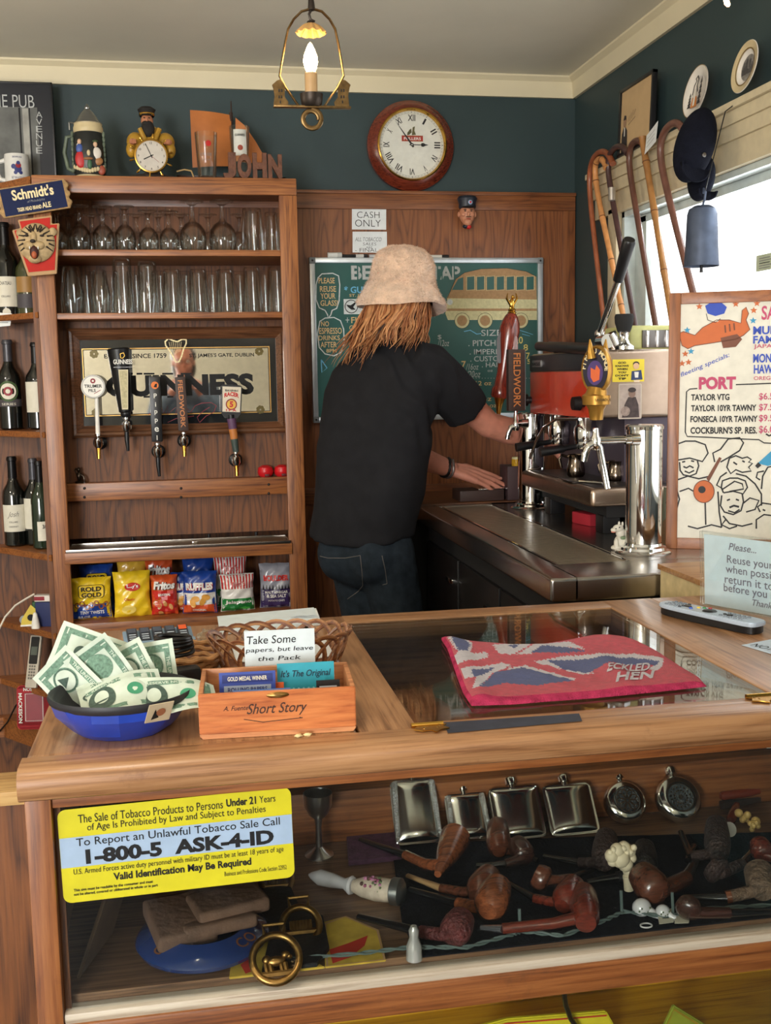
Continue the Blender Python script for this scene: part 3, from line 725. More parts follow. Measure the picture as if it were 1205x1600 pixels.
# ---- beer taps on the tap panel
def faucet(m, c, s=1.0, nitro=False):
 """chrome tap body at c (handle foot), pointing to the room; shank back to the panel"""
 x, y, z=c
 m.lathe([(0, 0), (.006*s, 0), (.007*s, .012*s), (.011*s, .014*s), (.011*s, .02*s), (.0, .022*s)], chrome, 14, trs((x, y, z-.02*s)))
 m.lathe([(0,-.028), (.009,-.027), (.0135,-.018), (.0135, .004), (.0085, .008), (0, .008)], chrome, 16, trs((x, y, z-.022*s)))
 m.tube([(x, y, z-.032), (x, YT-.012, z-.034)], .010, chrome, 12)
 m.tube([(x, y+.02, z-.034), (x, y+.032, z-.034)], .016, chrome, 10)
 m.lathe([(0, 0), (.024, 0), (.024, .006), (.016, .012), (0, .012)], black, 20, Matrix.Translation((x, YT-.0005, z-.034))@Matrix.Rotation(PI/2, 4, 'X'))
 zb_=z-.05
 if nitro: m.tube([(x, y-.004, zb_), (x, y-.006, zb_-.03), (x+.002, y-.006, zb_-.065)], [.008, .0075, .005], black, 12)
 else: m.tube([(x, y, zb_+.006), (x, y-.006, zb_-.012), (x, y-.007, zb_-.034)], [.0085, .007, .0065], gold, 12)
YH=YT-.085
def tap(px, py, label, fn, nitro=False, name='beer_tap'):
 c=PY(px, py, YH)
 t=thing(name, label, 'beer tap', c, 'beer taps on the back bar panel')
 m=MB(); faucet(m, c, 1.0, nitro); m.build('faucet', t)
 m=MB(); fn(m, c); m.build('handle', t); return t
HF=WALLF(YH)
def h_trumer(m, c):
 a=PY(146, 604, YH)
 m.tube([(c.x, YH, c.z), (PY(151, 622, YH).x, YH, PY(151, 618, YH).z)], [.0075, .0065], white, 12)
 k=.0405
 m.lathe([(0,-.012), (k*.95,-.012), (k,-.008), (k, .008), (k*.95, .012), (0, .012)], white, 36, Matrix.Translation(a)@Matrix.Rotation(PI/2, 4, 'X'))
 G=WALLF(YH-.012)
 m.ring(G, a.x, a.z, .036, .002, mat('grey_print', (150, 150, 150), .6), .0006)
 m.disc(G, a.x, a.z+.019, .0085, redp, .0008); m.disc(G, a.x, a.z+.019, .004, white, .001, seg=5)
 m.text(G, 'TRUMER', a.x, a.z-.004, .058, .011, ink, .0008, .02, al='C'); m.text(G, 'PILS', a.x-.004, a.z-.018, .024, .010, ink, .0008, .02, al='C')
 m.stroke(G, [(a.x+.002, a.z-.024), (a.x+.024, a.z-.012)], .002, redp, .0008)
tap(153, 678, 'beer tap with a round white sign on a white stick, leftmost of the taps', h_trumer)
def h_guin(m, c):
 T=PY(185, 546, YH)
 vs=[]
 prof=[(0, .013), (.04, .018), (.07, .017), (.09, .022), (.93, .037), (1.0, .038), (1.02, .034)]
 bx=Vector((c.x, YH, c.z)); ax=Vector((T.x, YH, T.z))-bx
 m.tube([bx+ax*p for p, _ in prof], [r for _, r in prof], black, 28)
 yax=ax.normalized(); G=Fr(bx+Vector((0,-.0, 0)), (1, 0, 0), yax)
 L_=ax.length
 cr_=mat('cream_strip', (206, 196, 160), .4)
 m.poly(G, [(-.010, L_*.12), (.010, L_*.12), (.016, L_*.70), (-.016, L_*.70)], cr_, .036)
 m.poly(G, [(-.008, L_*.14), (.008, L_*.14), (.013, L_*.685), (-.013, L_*.685)], mat('strip_inner', (176, 166, 124), .4, noise=.2, nscale=150), .0366)
 m.text(G, 'GUINNESS', 0, L_*.78, .062, .016, white, .0385, .02, al='C')
 m.stroke(G, [(-.006, L_*.87), (-.007, L_*.93), (.004, L_*.945), (.007, L_*.90), (0, L_*.865)], .002, gold, .039, True)
 m.rect(G,-.031, L_*.735, .031, L_*.738, mat('silver_line', (170, 170, 170), .3, .8), .0382)
tap(197, 652, 'beer tap with a tall black tapered handle with a cream strip', h_guin, True)
def h_pip(m, c):
 a=PY(246, 690, YH); b_=PY(246, 588, YH); w_=.0185
 m.box(a.x-w_, a.x+w_, YH-.016, YH+.016, a.z, b_.z, black, .004)
 G=WALLF(YH-.016); og=mat('orange_print', (226, 118, 40), .5)
 m.disc(G, a.x, b_.z-.03, .0125, og, .0006); m.poly(G, [(a.x-.004, b_.z-.036), (a.x+.006, b_.z-.038), (a.x+.008, b_.z-.024), (a.x+.001, b_.z-.026)], ink, .001)
 for k, ch in enumerate('Pippel'):
  z=b_.z-.062-k*.0285; m.text(G, ch, a.x, z-.012, None, .016 if ch!='i' else .015, white, .0008, .01, al='C')
tap(246, 692, 'beer tap with a black rectangular handle with vertical white lettering', h_pip, True)
def field(m, a, b_, w_, d, F_, k=mat('walnut_board', (52, 36, 28), .5), txt=mat('copper_print', (190, 118, 62), .45)):
 pass
wal=mat('dark_walnut', (58, 40, 34), .5, noise=.15, nscale=80); cop=mat('copper_print', (196, 126, 70), .45)
def h_field(m, c):
 a=PY(287, 673, YH); b_=PY(281, 589, YH); w_=.0175
 ax=b_-a; G=Fr(a, (1, 0,-ax.x/ax.z), ax)
 m.box(-w_, w_, 0, ax.length,-.013, .013, wal, .002, T=G.M())
 m.text(G, 'FIELDWORK',-.008, ax.length*.94, ax.length*.88, .016, cop, .0138, .015, rot=-PI/2)
tap(287, 675, 'beer tap with a dark walnut handle with copper vertical lettering, on the back bar', h_field)
def h_racer(m, c):
 T=PY(361, 648, YH); top=PY(358, 602, YH)
 m.tube([(c.x, YH, c.z), (c.x+(T.x-c.x)*.5, YH, (c.z+T.z)/2), T], [.010, .0135, .0155], black, 12)
 G0=Fr(c, (1, 0, 0), T-c)
 L_=(T-c).length
 for q0, q1, col in ((.0, .35, (60, 74, 70)), (.35, .62, (190, 120, 60)), (.62, .9, (96, 66, 96))):
  m.tube([c+(T-c)*q0, c+(T-c)*q1], [.0110+q0*.0058, .0110+q1*.0058], mat('stripe_%d'%(q0*100), col, .5), 12)
 G=Fr(T, (1, 0,-.06), (.06, 0, 1)); hh=(top-T).length
 p=[(-.022,-.012), (.022,-.012), (.034, .006), (.036, hh-.004), (.031, hh), (.0, hh+.003), (-.031, hh), (-.036, hh-.004), (-.034, .006)]
 m.prism(p, .022, black, G.M(), .002,-.011)
 m.prism([(-.030, .01), (.030, .01), (.032, hh-.005), (-.032, hh-.005)], .001, mat('label_cream', (214, 204, 184), .5), G.M(), 0, .0112)
 m.ring(G, 0, .036, .0175, .004, redp, .0128); m.disc(G, 0, .036, .0155, mat('label_gold', (222, 178, 70), .5), .0126)
 m.text(G, '5', 0, .026, None, .021, red, .0134, .05, al='C')
 m.text(G, 'RACER', 0, .058, .05, .015, red, .013, .05, arc=.006, al='C'); m.text(G, 'BEAR REPUBLIC', 0, .08, .045, .007, ink, .013, .02, al='C')
 m.text(G, 'I P A', 0, .012, .036, .008, red, .013, .04, al='C')
tap(369, 706, 'beer tap with a cream and red label on a striped stick, rightmost', h_racer)
# ---- on the ledge
rr=mat('red_rubber', (196, 26, 34), .35)
for px, lab in ((415, 'squat red rubber ball on the ledge, left of the pair'), (441, 'squat red rubber ball on the ledge, against the right post')):
 q=PY(px, 744, YT-.028); m=MB(); m.lathe([(0, .0), (.018, .0), (.026, .008), (.0285, .02), (.025, .034), (.012, .041), (0, .0415)], rr, 20)
 m.box(-.004, .012,-.030,-.0262, .003, .012, mat('ball_notch', (90, 20, 24), .5), .002)
 o=m.build('red_ball', None, (0, 0, 0)); put(o, (q.x, YT-.028, ZLEDGE)); tag(o, lab, 'ball', 'red balls on the ledge')
q=PY(122, 752, YT-.03); m=MB()
bz=mat('dark_bronze', (70, 60, 50), .3, .9)
m.lathe([(0, 0), (.016, 0), (.017, .005), (.009, .008), (0, .008)], bz, 12); m.ball((-.002, 0, .024), (.009, .008, .017), bz, 10, 8); m.ball((-.002,-.002, .047), (.007, .007, .008), bz, 10, 8)
m.tube([(.004, 0, .03), (.014,-.004, .022), (.016,-.006, .006)], [.004, .0035, .003], bz, 8); m.tube([(-.008, 0, .032), (-.015, 0, .045), (-.009, 0, .053)], .003, bz, 8); m.lathe([(0, 0), (.005, 0), (.0055, .012), (.004, .013), (0, .011)], chrome, 10, trs((.016,-.006, 0)))
o=m.build('figurine', None, (0, 0, 0)); put(o, (q.x+.006, YT-.028, ZLEDGE)); tag(o, 'tiny dark metal figurine at the left end of the ledge', 'figurine')
# ---- snack bags on the bottom shelf
def bag(px0, px1, pt, pb, Y, base, label, deco, name='snack_bag', lean=.12, rnd=[0]):
 rnd[0]+=1; rg=random.Random(rnd[0])
 k=span(0, 1, 930, Y); W=(px1-px0)*k; c=PY((px0+px1)/2, pb, Y)
 H=(pb-pt)*k*1.02; D=.040
 m=MB(); nu, nv=18, 22
 crimp=rg.uniform(0, 6)
 def f(sgn):
  def g(a, b):
   u=a*2-1; v=b*2-1
   e=max(0, 1-abs(u)**2.6)**.6*max(0, 1-abs(v)**3.2)**.55
   wv=.0034*math.sin(u*9+v*5+crimp)*(1-e)+.0012*math.sin(u*23+crimp*2)*abs(v)**4+.0034*math.sin(v*14+u*3+crimp)*abs(u)**2+.0022*math.sin(u*7-v*9+crimp)
   wd_=W/2*(1-.08*(1-abs(v)**2))
   return (u*wd_*(1 if abs(v)<.97 else 1.0),-sgn*D*e*.6+wv, (v+1)/2*H)
  return g
 m.sheet(f(1), nu, nv, base); nfront=len(m.f)
 m.sheet(lambda a, b: f(-1)(1-a, b), nu, nv, base)
 def wrap(ms, n0):
  for i in range(n0, len(ms.v)):
   u, z, l=ms.v[i]
   a=min(max(u/W+.5, 0), 1); b_=min(max(z/H, 0), 1)
   ia=min(int(a*nu), nu-1); ib=min(int(b_*nv), nv-1); fa=a*nu-ia; fb=b_*nv-ib
   P=[f(1)((ia+i_)/nu, (ib+j_)/nv) for i_ in (0, 1) for j_ in (0, 1)]
   q=[P[0][t]*(1-fa)*(1-fb)+P[1][t]*(1-fa)*fb+P[2][t]*fa*(1-fb)+P[3][t]*fa*fb for t in range(3)]
   ms.v[i]=(q[0], q[1]-.0008-l*3.0, q[2])
 class Flat:
  def L(s, u, v, w=0): return Vector((u, v, w))
 n0=len(m.v); deco(m, Flat(), W, H); wrap(m, n0)
 for i in range(len(m.v)):
  x, y, z=m.v[i]; m.v[i]=(x, y+z*lean, z)
 o=m.build(name, None, (0, 0, 0), ang=180); put(o, (c.x, Y, zb if base is not None else c.z)); o.rotation_euler.z=rg.uniform(-.12, .12)
 tag(o, label, 'snack bag', 'snack bags on the bottom shelf'); return o
foil=lambda n, c: mat('foil_'+n, c, .28, coat=.4)
ye, yd_, bl2, rd, org, pur, gy, grn=foil('yellow', (236, 200, 40)), foil('gold', (222, 176, 60)), foil('blue', (30, 66, 150)), foil('red', (196, 40, 36)), foil('orange', (206, 84, 40)), foil('purple', (58, 44, 92)), foil('silver', (150, 152, 164)), foil('green', (30, 122, 56))
wht, blk2=foil('white', (228, 226, 222)), foil('black', (28, 26, 34))
tan=foil('tan', (204, 150, 90)); ltb=foil('lightblue', (70, 130, 200))
def grid_rect(m, F, u0, v0, u1, v1, k, w=.0006, n=8):
 for i in range(n):
  for j in range(n):
   a=u0+(u1-u0)*i/n; b_=v0+(v1-v0)*j/n
   m.add([F.L(a, b_, w), F.L(a+(u1-u0)/n, b_, w), F.L(a+(u1-u0)/n, b_+(v1-v0)/n, w), F.L(a, b_+(v1-v0)/n, w)], [(0, 1, 2, 3)], k, True)
def d_rold(m, F, W, H):
 grid_rect(m, F,-W*.48, .003, W*.48, H*.38, bl2, .0004);
 m.rrect(F,-W*.34, H*.52, W*.34, H*.84, .012, ink, .001); m.rrect(F,-W*.32, H*.53, W*.32, H*.83, .011, ye, .0014)
 m.text(F, 'ROLD', 0, H*.69, W*.52, H*.11, ink, .002, .03, al='C'); m.text(F, 'GOLD', 0, H*.55, W*.52, H*.11, ink, .002, .03, al='C')
 for i in range(7): m.ring(F,-W*.38+i*W*.125, H*(.36+.05*math.sin(i*2.1)), .008, .004, foil('pretzel', (150, 84, 36)), .0012+i*.0001, seg=10)
 m.text(F, 'TINY TWISTS', 0, H*.14, W*.62, H*.08, wht, .0014, .02, al='C'); m.text(F, '0.5 OZ',-W*.2, H*.05, W*.3, H*.05, wht, .0014, .02, al='C')
def d_lays(m, F, W, H):
 m.disc(F,-W*.0, H*.68, W*.22, rd, .0012, ry=H*.09); m.text(F, "Lay's", 0, H*.64, W*.32, H*.1, wht, .0018, .03, al='C')
 m.text(F, 'Classic',-W*.1, H*.38, W*.3, H*.06, rd, .0014, .01, al='C'); m.disc(F,-W*.12, H*.18, W*.2, foil('chip', (238, 214, 110)), .0012, ry=H*.1)
def d_fritos(m, F, W, H):
 grid_rect(m, F,-W*.48, H*.02, W*.48, H*.62, rd, .0004); m.text(F, 'Fritos', 0, H*.66, W*.84, H*.2, wht, .0022, .05, .2, al='C'); m.text(F, 'Fritos', .002, H*.65, W*.84, H*.2, ink, .0016, .07, .2, al='C')
 m.text(F, 'ORIGINAL', 0, H*.5, W*.5, H*.06, wht, .0014, .03, al='C')
 rg=random.Random(3)
 for i in range(9): m.disc(F, rg.uniform(-W*.36, W*.36), rg.uniform(.05, .4)*H, W*.12, org if i%2 else tan, .0009+i*.0001, ry=H*.05, rot=rg.uniform(0, 3), seg=10)
def d_ruf(m, F, W, H):
 grid_rect(m, F,-W*.48, H*.2, W*.48, H*.5, wht, .0004); grid_rect(m, F,-W*.48, H*.02, W*.48, H*.22, org, .0006)
 m.text(F, 'RUFFLES', 0, H*.57, W*.82, H*.18, wht, .002, .06, al='C'); m.text(F, 'RUFFLES', .0015, H*.56, W*.82, H*.18, rd, .0014, .09, al='C')
 for i, (a, b_) in enumerate(((-.12, .36), (.1, .3), (-.2, .26), (.2, .4))): m.disc(F, W*a, H*b_, W*.13, foil('crisp', (226, 166, 76)), .0014+i*.0002, ry=H*.07, rot=i)
 m.text(F, 'ORIGINAL', 0, H*.07, W*.4, H*.05, wht, .0014, .02, al='C')
def d_tims(m, F, W, H):
 for i in range(-5, 6): grid_rect(m, F, i*W*.092-W*.022, H*.62, i*W*.092+W*.022, H*.98, rd, .0004, 6)
 m.text(F, "Tim's", 0, H*.7, W*.45, H*.12, wht, .0016, .06, al='C'); m.text(F, "Tim's", 0, H*.7, W*.45, H*.12, rd, .0022, .02, al='C')
 m.text(F, 'POTATO', 0, H*.52, W*.5, H*.07, wht, .0014, .02, al='C'); m.text(F, 'CHIPS', 0, H*.43, W*.4, H*.07, wht, .0014, .02, al='C')
 grid_rect(m, F,-W*.48, H*.02, W*.48, H*.36, grn, .0004); m.text(F, 'Jalapeno', 0, H*.2, W*.8, H*.12, wht, .0014, .03, al='C')
 m.disc(F, W*.18, H*.09, W*.16, foil('pepper', (60, 150, 60)), .0012, ry=H*.035)
def d_boul(m, F, W, H):
 grid_rect(m, F,-W*.48, H*.02, W*.48, H*.44, pur, .0004); m.text(F, 'BOULDER', 0, H*.62, W*.78, H*.13, rd, .0014, .05, al='C')
 for i in range(9): m.poly(F, [(-W*.44+i*W*.1, H*.42), (-W*.38+i*W*.1, H*.42), (-W*.41+i*W*.1, H*.55)], blk2, .0012)
 m.text(F, 'MALT VINEGAR', 0, H*.34, W*.72, H*.06, wht, .0014, .02, al='C'); m.text(F, '& SEA SALT', 0, H*.25, W*.6, H*.07, wht, .0014, .02, al='C'); m.text(F, 'POTATO CHIPS', 0, H*.16, W*.5, H*.04, wht, .0014, .01, al='C')
def d_none(m, F, W, H): m.disc(F, 0, H*.6, W*.2, wht, .001, ry=H*.06)
zkeep=zb
Y1, Y2=YF+.075, YF+.19
bag(112, 178, 905, 972, Y1, ye, 'yellow and blue pretzel bag, leftmost of the front snack bags', d_rold)
bag(178, 240, 896, 970, Y1, ye, 'yellow classic potato chip bag with a red oval, second in the front row', d_lays)
bag(236, 281, 902, 967, Y1+.005, org, 'red and orange corn chip bag between the yellow and the blue bags', d_fritos)
bag(284, 343, 895, 964, Y1-.002, bl2, 'blue and white ridged chip bag in front of another blue bag', d_ruf)
bag(268, 312, 898, 962, Y1+.045, bl2, 'blue chip bag half hidden behind the front blue bag', d_ruf)
bag(343, 402, 899, 960, Y1, wht, 'red striped jalapeno potato chip bag with a green lower half, in the front row', d_tims)
bag(404, 462, 882, 956, Y1+.02, gy, 'silver and purple malt vinegar chip bag beside the right post', d_boul)
bag(126, 181, 878, 955, Y2, bl2, 'blue pretzel bag behind the leftmost yellow bag', d_rold, lean=.05)
bag(184, 232, 868, 955, Y2, yd_, 'yellow chip bag leaning behind the classic chip bag', d_none, lean=.08)
bag(228, 274, 866, 952, Y2, org, 'orange corn chip bag in the back row', d_fritos, lean=.04)
bag(286, 338, 870, 950, Y2+.02, bl2, 'dark blue chip bag in the back row behind the blue and white one', d_none, lean=.04)
bag(334, 390, 862, 948, Y2-.03, wht, 'red striped jalapeno chip bag in the back row', d_tims, lean=.04)
# ---- wine bottles on the end shelves
def bottle(px, pb, pt, Y, z, glassc, caps, label, deco, w=36, name='wine_bottle'):
 b, H=base_h(px, pb, pt, Y, z); k=span(0, 1, 600, Y); r=w*k/2
 t=thing(name, label, 'wine bottle', b, 'bottles on the end shelves')
 gm=mat('bottle_'+glassc, {'black': (16, 18, 16), 'green': (24, 40, 26), 'olive': (60, 62, 34)}[glassc], .08, coat=.6)
 m=MB(); m.lathe([(0, .004), (r*.8, 0), (r, .006), (r, H*.56), (r*.93, H*.62), (r*.55, H*.70), (r*.40, H*.75), (r*.36, H*.955), (r*.42, H*.957), (r*.42, H*.975), (r*.36, H*.98), (r*.34, H)], gm, 28, trs(b)); m.build('bottle', t)
 cm=mat('capsule_'+caps, {'black': (18, 18, 20), 'gold': (150, 120, 60), 'gray': (70, 70, 76)}[caps], .35, .3)
 m=MB(); m.lathe([(r*.405, H*.76), (r*.385, H*.95), (r*.45, H*.955), (r*.45, H*.98), (r*.38, H*1.002), (0, H*1.003)], cm, 20, trs(b)); m.build('capsule', t)
 m=MB(); deco(m, r+.0006, H, b); m.build('label', t); return t
def cyl_patch(m, b, r, z0, z1, a0, a1, k, n=14):
 m.lathe([(r, z0), (r, z1)], k, n, trs(b), arc=(math.radians(a0-90), math.radians(a1-90)))
def cyl_disc(m, b, r, z, R, k, lift=.0004, a=0):
 vs=[(0, 0)]+[(R*math.cos(2*PI*i/20), R*math.sin(2*PI*i/20)) for i in range(20)]
 P=[]
 for u, v in vs:
  q=u/r+math.radians(a-90); P.append((b[0]+(r+lift)*math.cos(q), b[1]+(r+lift)*math.sin(q), b[2]+z+v))
 m.add(P, [(0, i+1, (i+1)%20+1) for i in range(20)], k, True)
def cyl_text(m, b, r, s, z, h, width, k, bold=0, shear=0, a=0, lift=.0006):
 class CF:
  def L(s_, u, v, w=0): q=u/r+math.radians(a-90); return Vector((b[0]+(r+lift)*math.cos(q), b[1]+(r+lift)*math.sin(q), b[2]+v))
 m.text(CF(), s,-0.0, z, width, h, k, 0, bold, shear, al='C')
lw=mat('label_white', (216, 212, 196), .6); lg=mat('label_grey', (70, 66, 70), .6); lgr=mat('label_green', (60, 84, 44), .6)
YWb=YW-.065
def dl1(m, r, H, b):
 cyl_patch(m, b, r, H*.10, H*.42,-70, 70, lw); cyl_disc(m, b, r, H*.04, .014, lw); cyl_text(m, b, r, 'CHATEAU', H*.33, .012, .04, ink); cyl_text(m, b, r, 'CELLARS', H*.2, .006, .03, ink)
def dl2(m, r, H, b): cyl_patch(m, b, r, H*.30, H*.50,-60, 60, mat('label_gold2', (150, 112, 58), .5)); cyl_patch(m, b, r, H*.1, H*.28,-60, 60, lg)
def dl3(m, r, H, b):
 cyl_disc(m, b, r, H*.43, .036, lgr, .0004); cyl_disc(m, b, r, H*.43, .028, lw, .0007); cyl_disc(m, b, r, H*.43, .016, redp, .001); cyl_disc(m, b, r, H*.43, .008, lw, .0013)
 cyl_patch(m, b, r, H*.26, H*.34,-75, 75, lg); cyl_text(m, b, r, 'SERIES', H*.275, .008, .05, lw)
def dl4(m, r, H, b): cyl_patch(m, b, r, H*.2, H*.55,-75, 80, lw)
def dl5(m, r, H, b):
 cyl_patch(m, b, r, H*.17, H*.47,-62, 62, lw); cyl_text(m, b, r, 'Josh', H*.32, .024, .04, ink,-.01, .5); cyl_text(m, b, r, 'CELLARS', H*.27, .006, .03, ink); cyl_text(m, b, r, 'CABERNET', H*.22, .005, .034, ink)
def dl6(m, r, H, b): cyl_patch(m, b, r, H*.1, H*.32,-20, 70, lw); cyl_text(m, b, r, '3/4', H*.24, .014, .018, ink, .03, a=25)
bottle(13, 478, 348, YWb-.01, ez[0], 'black', 'black', 'dark wine bottle with a white label on the shelf beside the tiger sign', dl1, 40)
bottle(44, 480, 372, YWb-.03, ez[0], 'olive', 'gold', 'olive wine bottle with gold label half hidden by the tiger sign', dl2, 34)
bottle(19, 673, 531, YWb, ez[4], 'black', 'gray', 'dark wine bottle with a round green and red label', dl3, 38)
bottle(62, 672, 535, YWb-.03, ez[4], 'black', 'black', 'dark wine bottle with a tall white label partly behind the cabinet post', dl4, 36)
bottle(26, 853, 713, YWb-.01, ez[1], 'black', 'black', 'dark wine bottle with a cream script label on the shelf above the small packs', dl5, 37)
bottle(68, 862, 720, YWb-.11, ez[1], 'green', 'black', 'dark green wine bottle with a small white side label, nearest the cabinet post', dl6, 32)
bottle(58, 852, 716, YWb-.02, ez[1], 'black', 'gray', 'dark wine bottle with a tall white label standing behind the green bottle', dl4, 34)
bottle(92-30, 480, 380, YWb+.0, ez[0], 'black', 'black', 'black wine bottle without label standing behind the olive bottle', lambda m, r, H, b: cyl_patch(m, b, r, H*.05, H*.07,-10, 10, lg), 30)
F=Fr(PY(9, 499, 3.93), (1,-.5, 0), (0, 0, 1)); m=MB(); m.prism(F.pp([(-6, 488), (19, 490), (16, 509), (-6, 511)]), .0006, paper, F.M())
for k in range(3): m.stroke(F, F.pp([(-2, 494+k*5), (13, 494+k*5)]), .0018, ink, .0012)
solo(m, 'paper_note', 'small handwritten paper tag taped under the bottle shelf at the left edge', 'note')
# ---- lower end shelves: packs, phone, tray
YS=3.90
q=PY(73, 973, YS)
m=MB(); m.box(-.03, .03,-.02, .02, 0, .086, mat('navy_card', (34, 44, 90), .6), .002, T=trs((q.x, YS, ez[2]), rz=-.3)); solo(m, 'navy_box', 'small navy cardboard box on the shelf above the phone', 'box')
m=MB(); m.box(-.036, .036,-.016, .016, 0, .022, mat('pack_white', (220, 214, 206), .6), .002, T=trs((q.x+.002, YS, ez[2]+.088), rz=-.2)); m.box(-.0362, .0,-.0165, .0165, .004, .018, redp, .0, T=trs((q.x+.002, YS, ez[2]+.088), rz=-.2)); solo(m, 'card_pack', 'white and red card pack lying on top of the navy box', 'pack')
q=PY(47, 970, YS+.02); F=Fr((q.x, YS+.0, ez[2]), (1, .15, 0), (.3, .25, .9)); m=MB()
m.prism([(-.03, .002), (.03, 0), (.032, .05), (.008, .075), (-.024, .028)], .004, mat('pack_yellow', (214, 190, 70), .5), F.M()); m.disc(F, 0.006, .03, .012, ink, .0046, seg=10); m.stroke(F, [(-.03, .004), (.03, .003)], .006, white, .0046)
solo(m, 'yellow_card', 'yellow card pack leaning against the navy box', 'pack')
q=PY(56, 974, YS-.03); m=MB(); m.lathe([(0, 0), (.015, 0), (.013, .02), (.007, .05), (.004, .055), (0, .055)], white, 16, trs((q.x, YS-.035, ez[2]))); solo(m, 'white_nozzle', 'small white cone shaped cap in front of the navy box', 'cap')
q=PY(37, 945, YS+.06); m=MB(); m.lathe([(0,-.012), (.014,-.012), (.015,-.008), (.015, .01), (0, .012)], mat('plug_grey', (150, 156, 160), .5), 16, trs((q.x, YS+.05, ez[2]+.0155), rx=PI/2)); m.disc(Fr((q.x, YS+.0395, ez[2]+.0155), (1, 0, 0), (0, 0, 1)), 0, 0, .006, white, .001); solo(m, 'cable_spool', 'small round grey cable spool left of the yellow pack', 'spool')
m=MB(); m.box(-.02, .02,-.012, .012, 0, .07, mat('pack_green', (40, 90, 50), .5), .002, T=trs((q.x+.045, YS+.09, ez[2]), rz=.2)); solo(m, 'green_pack', 'small green pack behind the yellow card pack', 'pack')
m=MB(); cpts=[PY(*p, YS+(.02 if i<3 else 0)) for i, p in enumerate([(54, 928), (40, 936), (24, 946), (8, 964), (-2, 984), (-12, 1010)])]
m.tube(cpts, .0035, mat('white_cable', (214, 206, 190), .5), 8); solo(m, 'white_cable', 'white cable arching from the shelf packs off to the left', 'cable')
q=PY(55, 1068, YS); F=Fr((q.x-.012, YS-.02, ez[3]), (.9,-.35, 0), (.32, .25, 1)); L_=.185
ph=thing('cordless_phone', 'silver and black cordless phone standing on the lower end shelf', 'phone', F.o)
m=MB(); m.box(-.022, .022, 0, L_,-.01, .006, mat('phone_silver', (190, 182, 166), .4), .005, T=F.M()); m.build('body', ph)
m=MB(); m.rrect(F,-.016, L_*.45, .016, L_-.006, .004, black, .0066); m.rect(F,-.012, L_*.62, .012, L_*.78, mat('phone_screen', (84, 92, 84), .3), .0072); m.build('faceplate', ph)
m=MB()
for i in range(3):
 for j in range(5): m.rrect(F,-.013+i*.009, .03+j*.0105,-.006+i*.009, .037+j*.0105, .0015, mat('phone_key', (110, 106, 98), .5), .0068)
m.build('keypad', ph)
q=PY(80, 1072, YS-.05); F=Fr((q.x, YS-.05, ez[3]), (1,-.1, 0), (.15, .75, .75))
an=thing('answering_machine', 'black answering machine with a red button beside the cordless phone', 'phone base', F.o)
m=MB(); m.prism([(-.04, 0), (.05, 0), (.05, .085), (.0, .095), (-.034, .03)], .02, black, F.M(), .003,-.02); m.build('body', an)
m=MB(); m.disc(F,-.006, .036, .012, mat('key_rim', (160, 160, 160), .3, .8), .0008); m.disc(F,-.006, .036, .010, red, .0012)
for k in range(3): m.rrect(F,-.03+k*.018, .008,-.016+k*.018, .015, .002, mat('key_grey', (140, 140, 140), .4), .0008)
m.build('buttons', an)
m=MB(); cp=[PY(*p, YS+.03*i) for i, p in enumerate([(60, 1072), (38, 1082), (24, 1104), (12, 1128), (0, 1142), (-14, 1150)])]; m.tube(cp, .003, black, 8); solo(m, 'black_cable', 'black cable hanging from the phone base over the shelf edge', 'cable')
q=PY(50, 1170, YS-.02); F=Fr((PY(56, 1168, YS-.03).x, YS-.03, .236), (1,-.12, 0), (.17, .12, 1)); W_, H_=.12, .155
m=MB(); rt=mat('tray_red', (170, 24, 34), .5, spec=.3)
m.rrect(F,-W_/2, 0, W_/2, H_, .016, rt, .0); m.prism([(-W_/2+.012, .0), (W_/2-.012, 0), (W_/2, .012), (W_/2, H_-.012), (W_/2-.012, H_), (-W_/2+.012, H_), (-W_/2, H_-.012), (-W_/2, .012)], .006, rt, F.M(), .0015,-.006)
m.rrect(F,-W_/2+.026, .026, W_/2-.026, H_-.026, .004, mat('tray_dark_red', (130, 22, 34), .4), .0012); m.stroke(F, [(-W_/2+.03, .03), (W_/2-.03, .03), (W_/2-.03, H_-.03), (-W_/2+.03, H_-.03)], .0016, white, .0018, True)
m.text(F, 'MACKESON',-W_/2+.006, H_*.83, H_*.68, .013, white, .0016, .02, rot=-PI/2); m.text(F, 'MACKESON', W_*.36, H_-.008, W_*.66, .012, white, .0016, .02, rot=PI)
solo(m, 'beer_tray', 'red enamel beer tray with white border lettering leaning on the lowest end shelf', 'tray')
# ---- signs on the left post
Yp=YF-.035
F0=WALLF(Yp); c=F0.px(53, 310)
a=Vector(F0.px(6, 300)); b_=Vector(F0.px(102, 285)); xd=(b_-a).normalized()
F=Fr(F0.L(*c), (xd.x, 0, xd.y), (-xd.y, 0, xd.x)); W_=.232; H_=.092
sg=thing('beer_sign', 'dark blue beer sign with jagged gilded ends nailed above the tiger head', 'sign', F.L(0,-H_/2))
m=MB(); p=[(-W_/2+.01,-H_/2), (W_/2-.01,-H_/2)]; rg=random.Random(4)
for k in range(7): p.append((W_/2-(0 if k%2 else .010),-H_/2+.006+k*(H_-.012)/6))
p+=[(W_/2-.01, H_/2), (-W_/2+.01, H_/2)]
for k in range(7): p.append((-W_/2+(0 if k%2 else .010), H_/2-.006-k*(H_-.012)/6))
m.prism(p, .014, mat('gilt_wood', (150, 116, 62), .5, noise=.35, nscale=90), F.M(), .002,-.014); m.build('board', sg)
m=MB(); m.rect(F,-W_/2+.018,-H_/2+.004, W_/2-.018, H_/2-.004, mat('sign_navy', (18, 30, 68), .6, spec=.2), .0008); crm=mat('sign_cream', (222, 206, 160), .5)
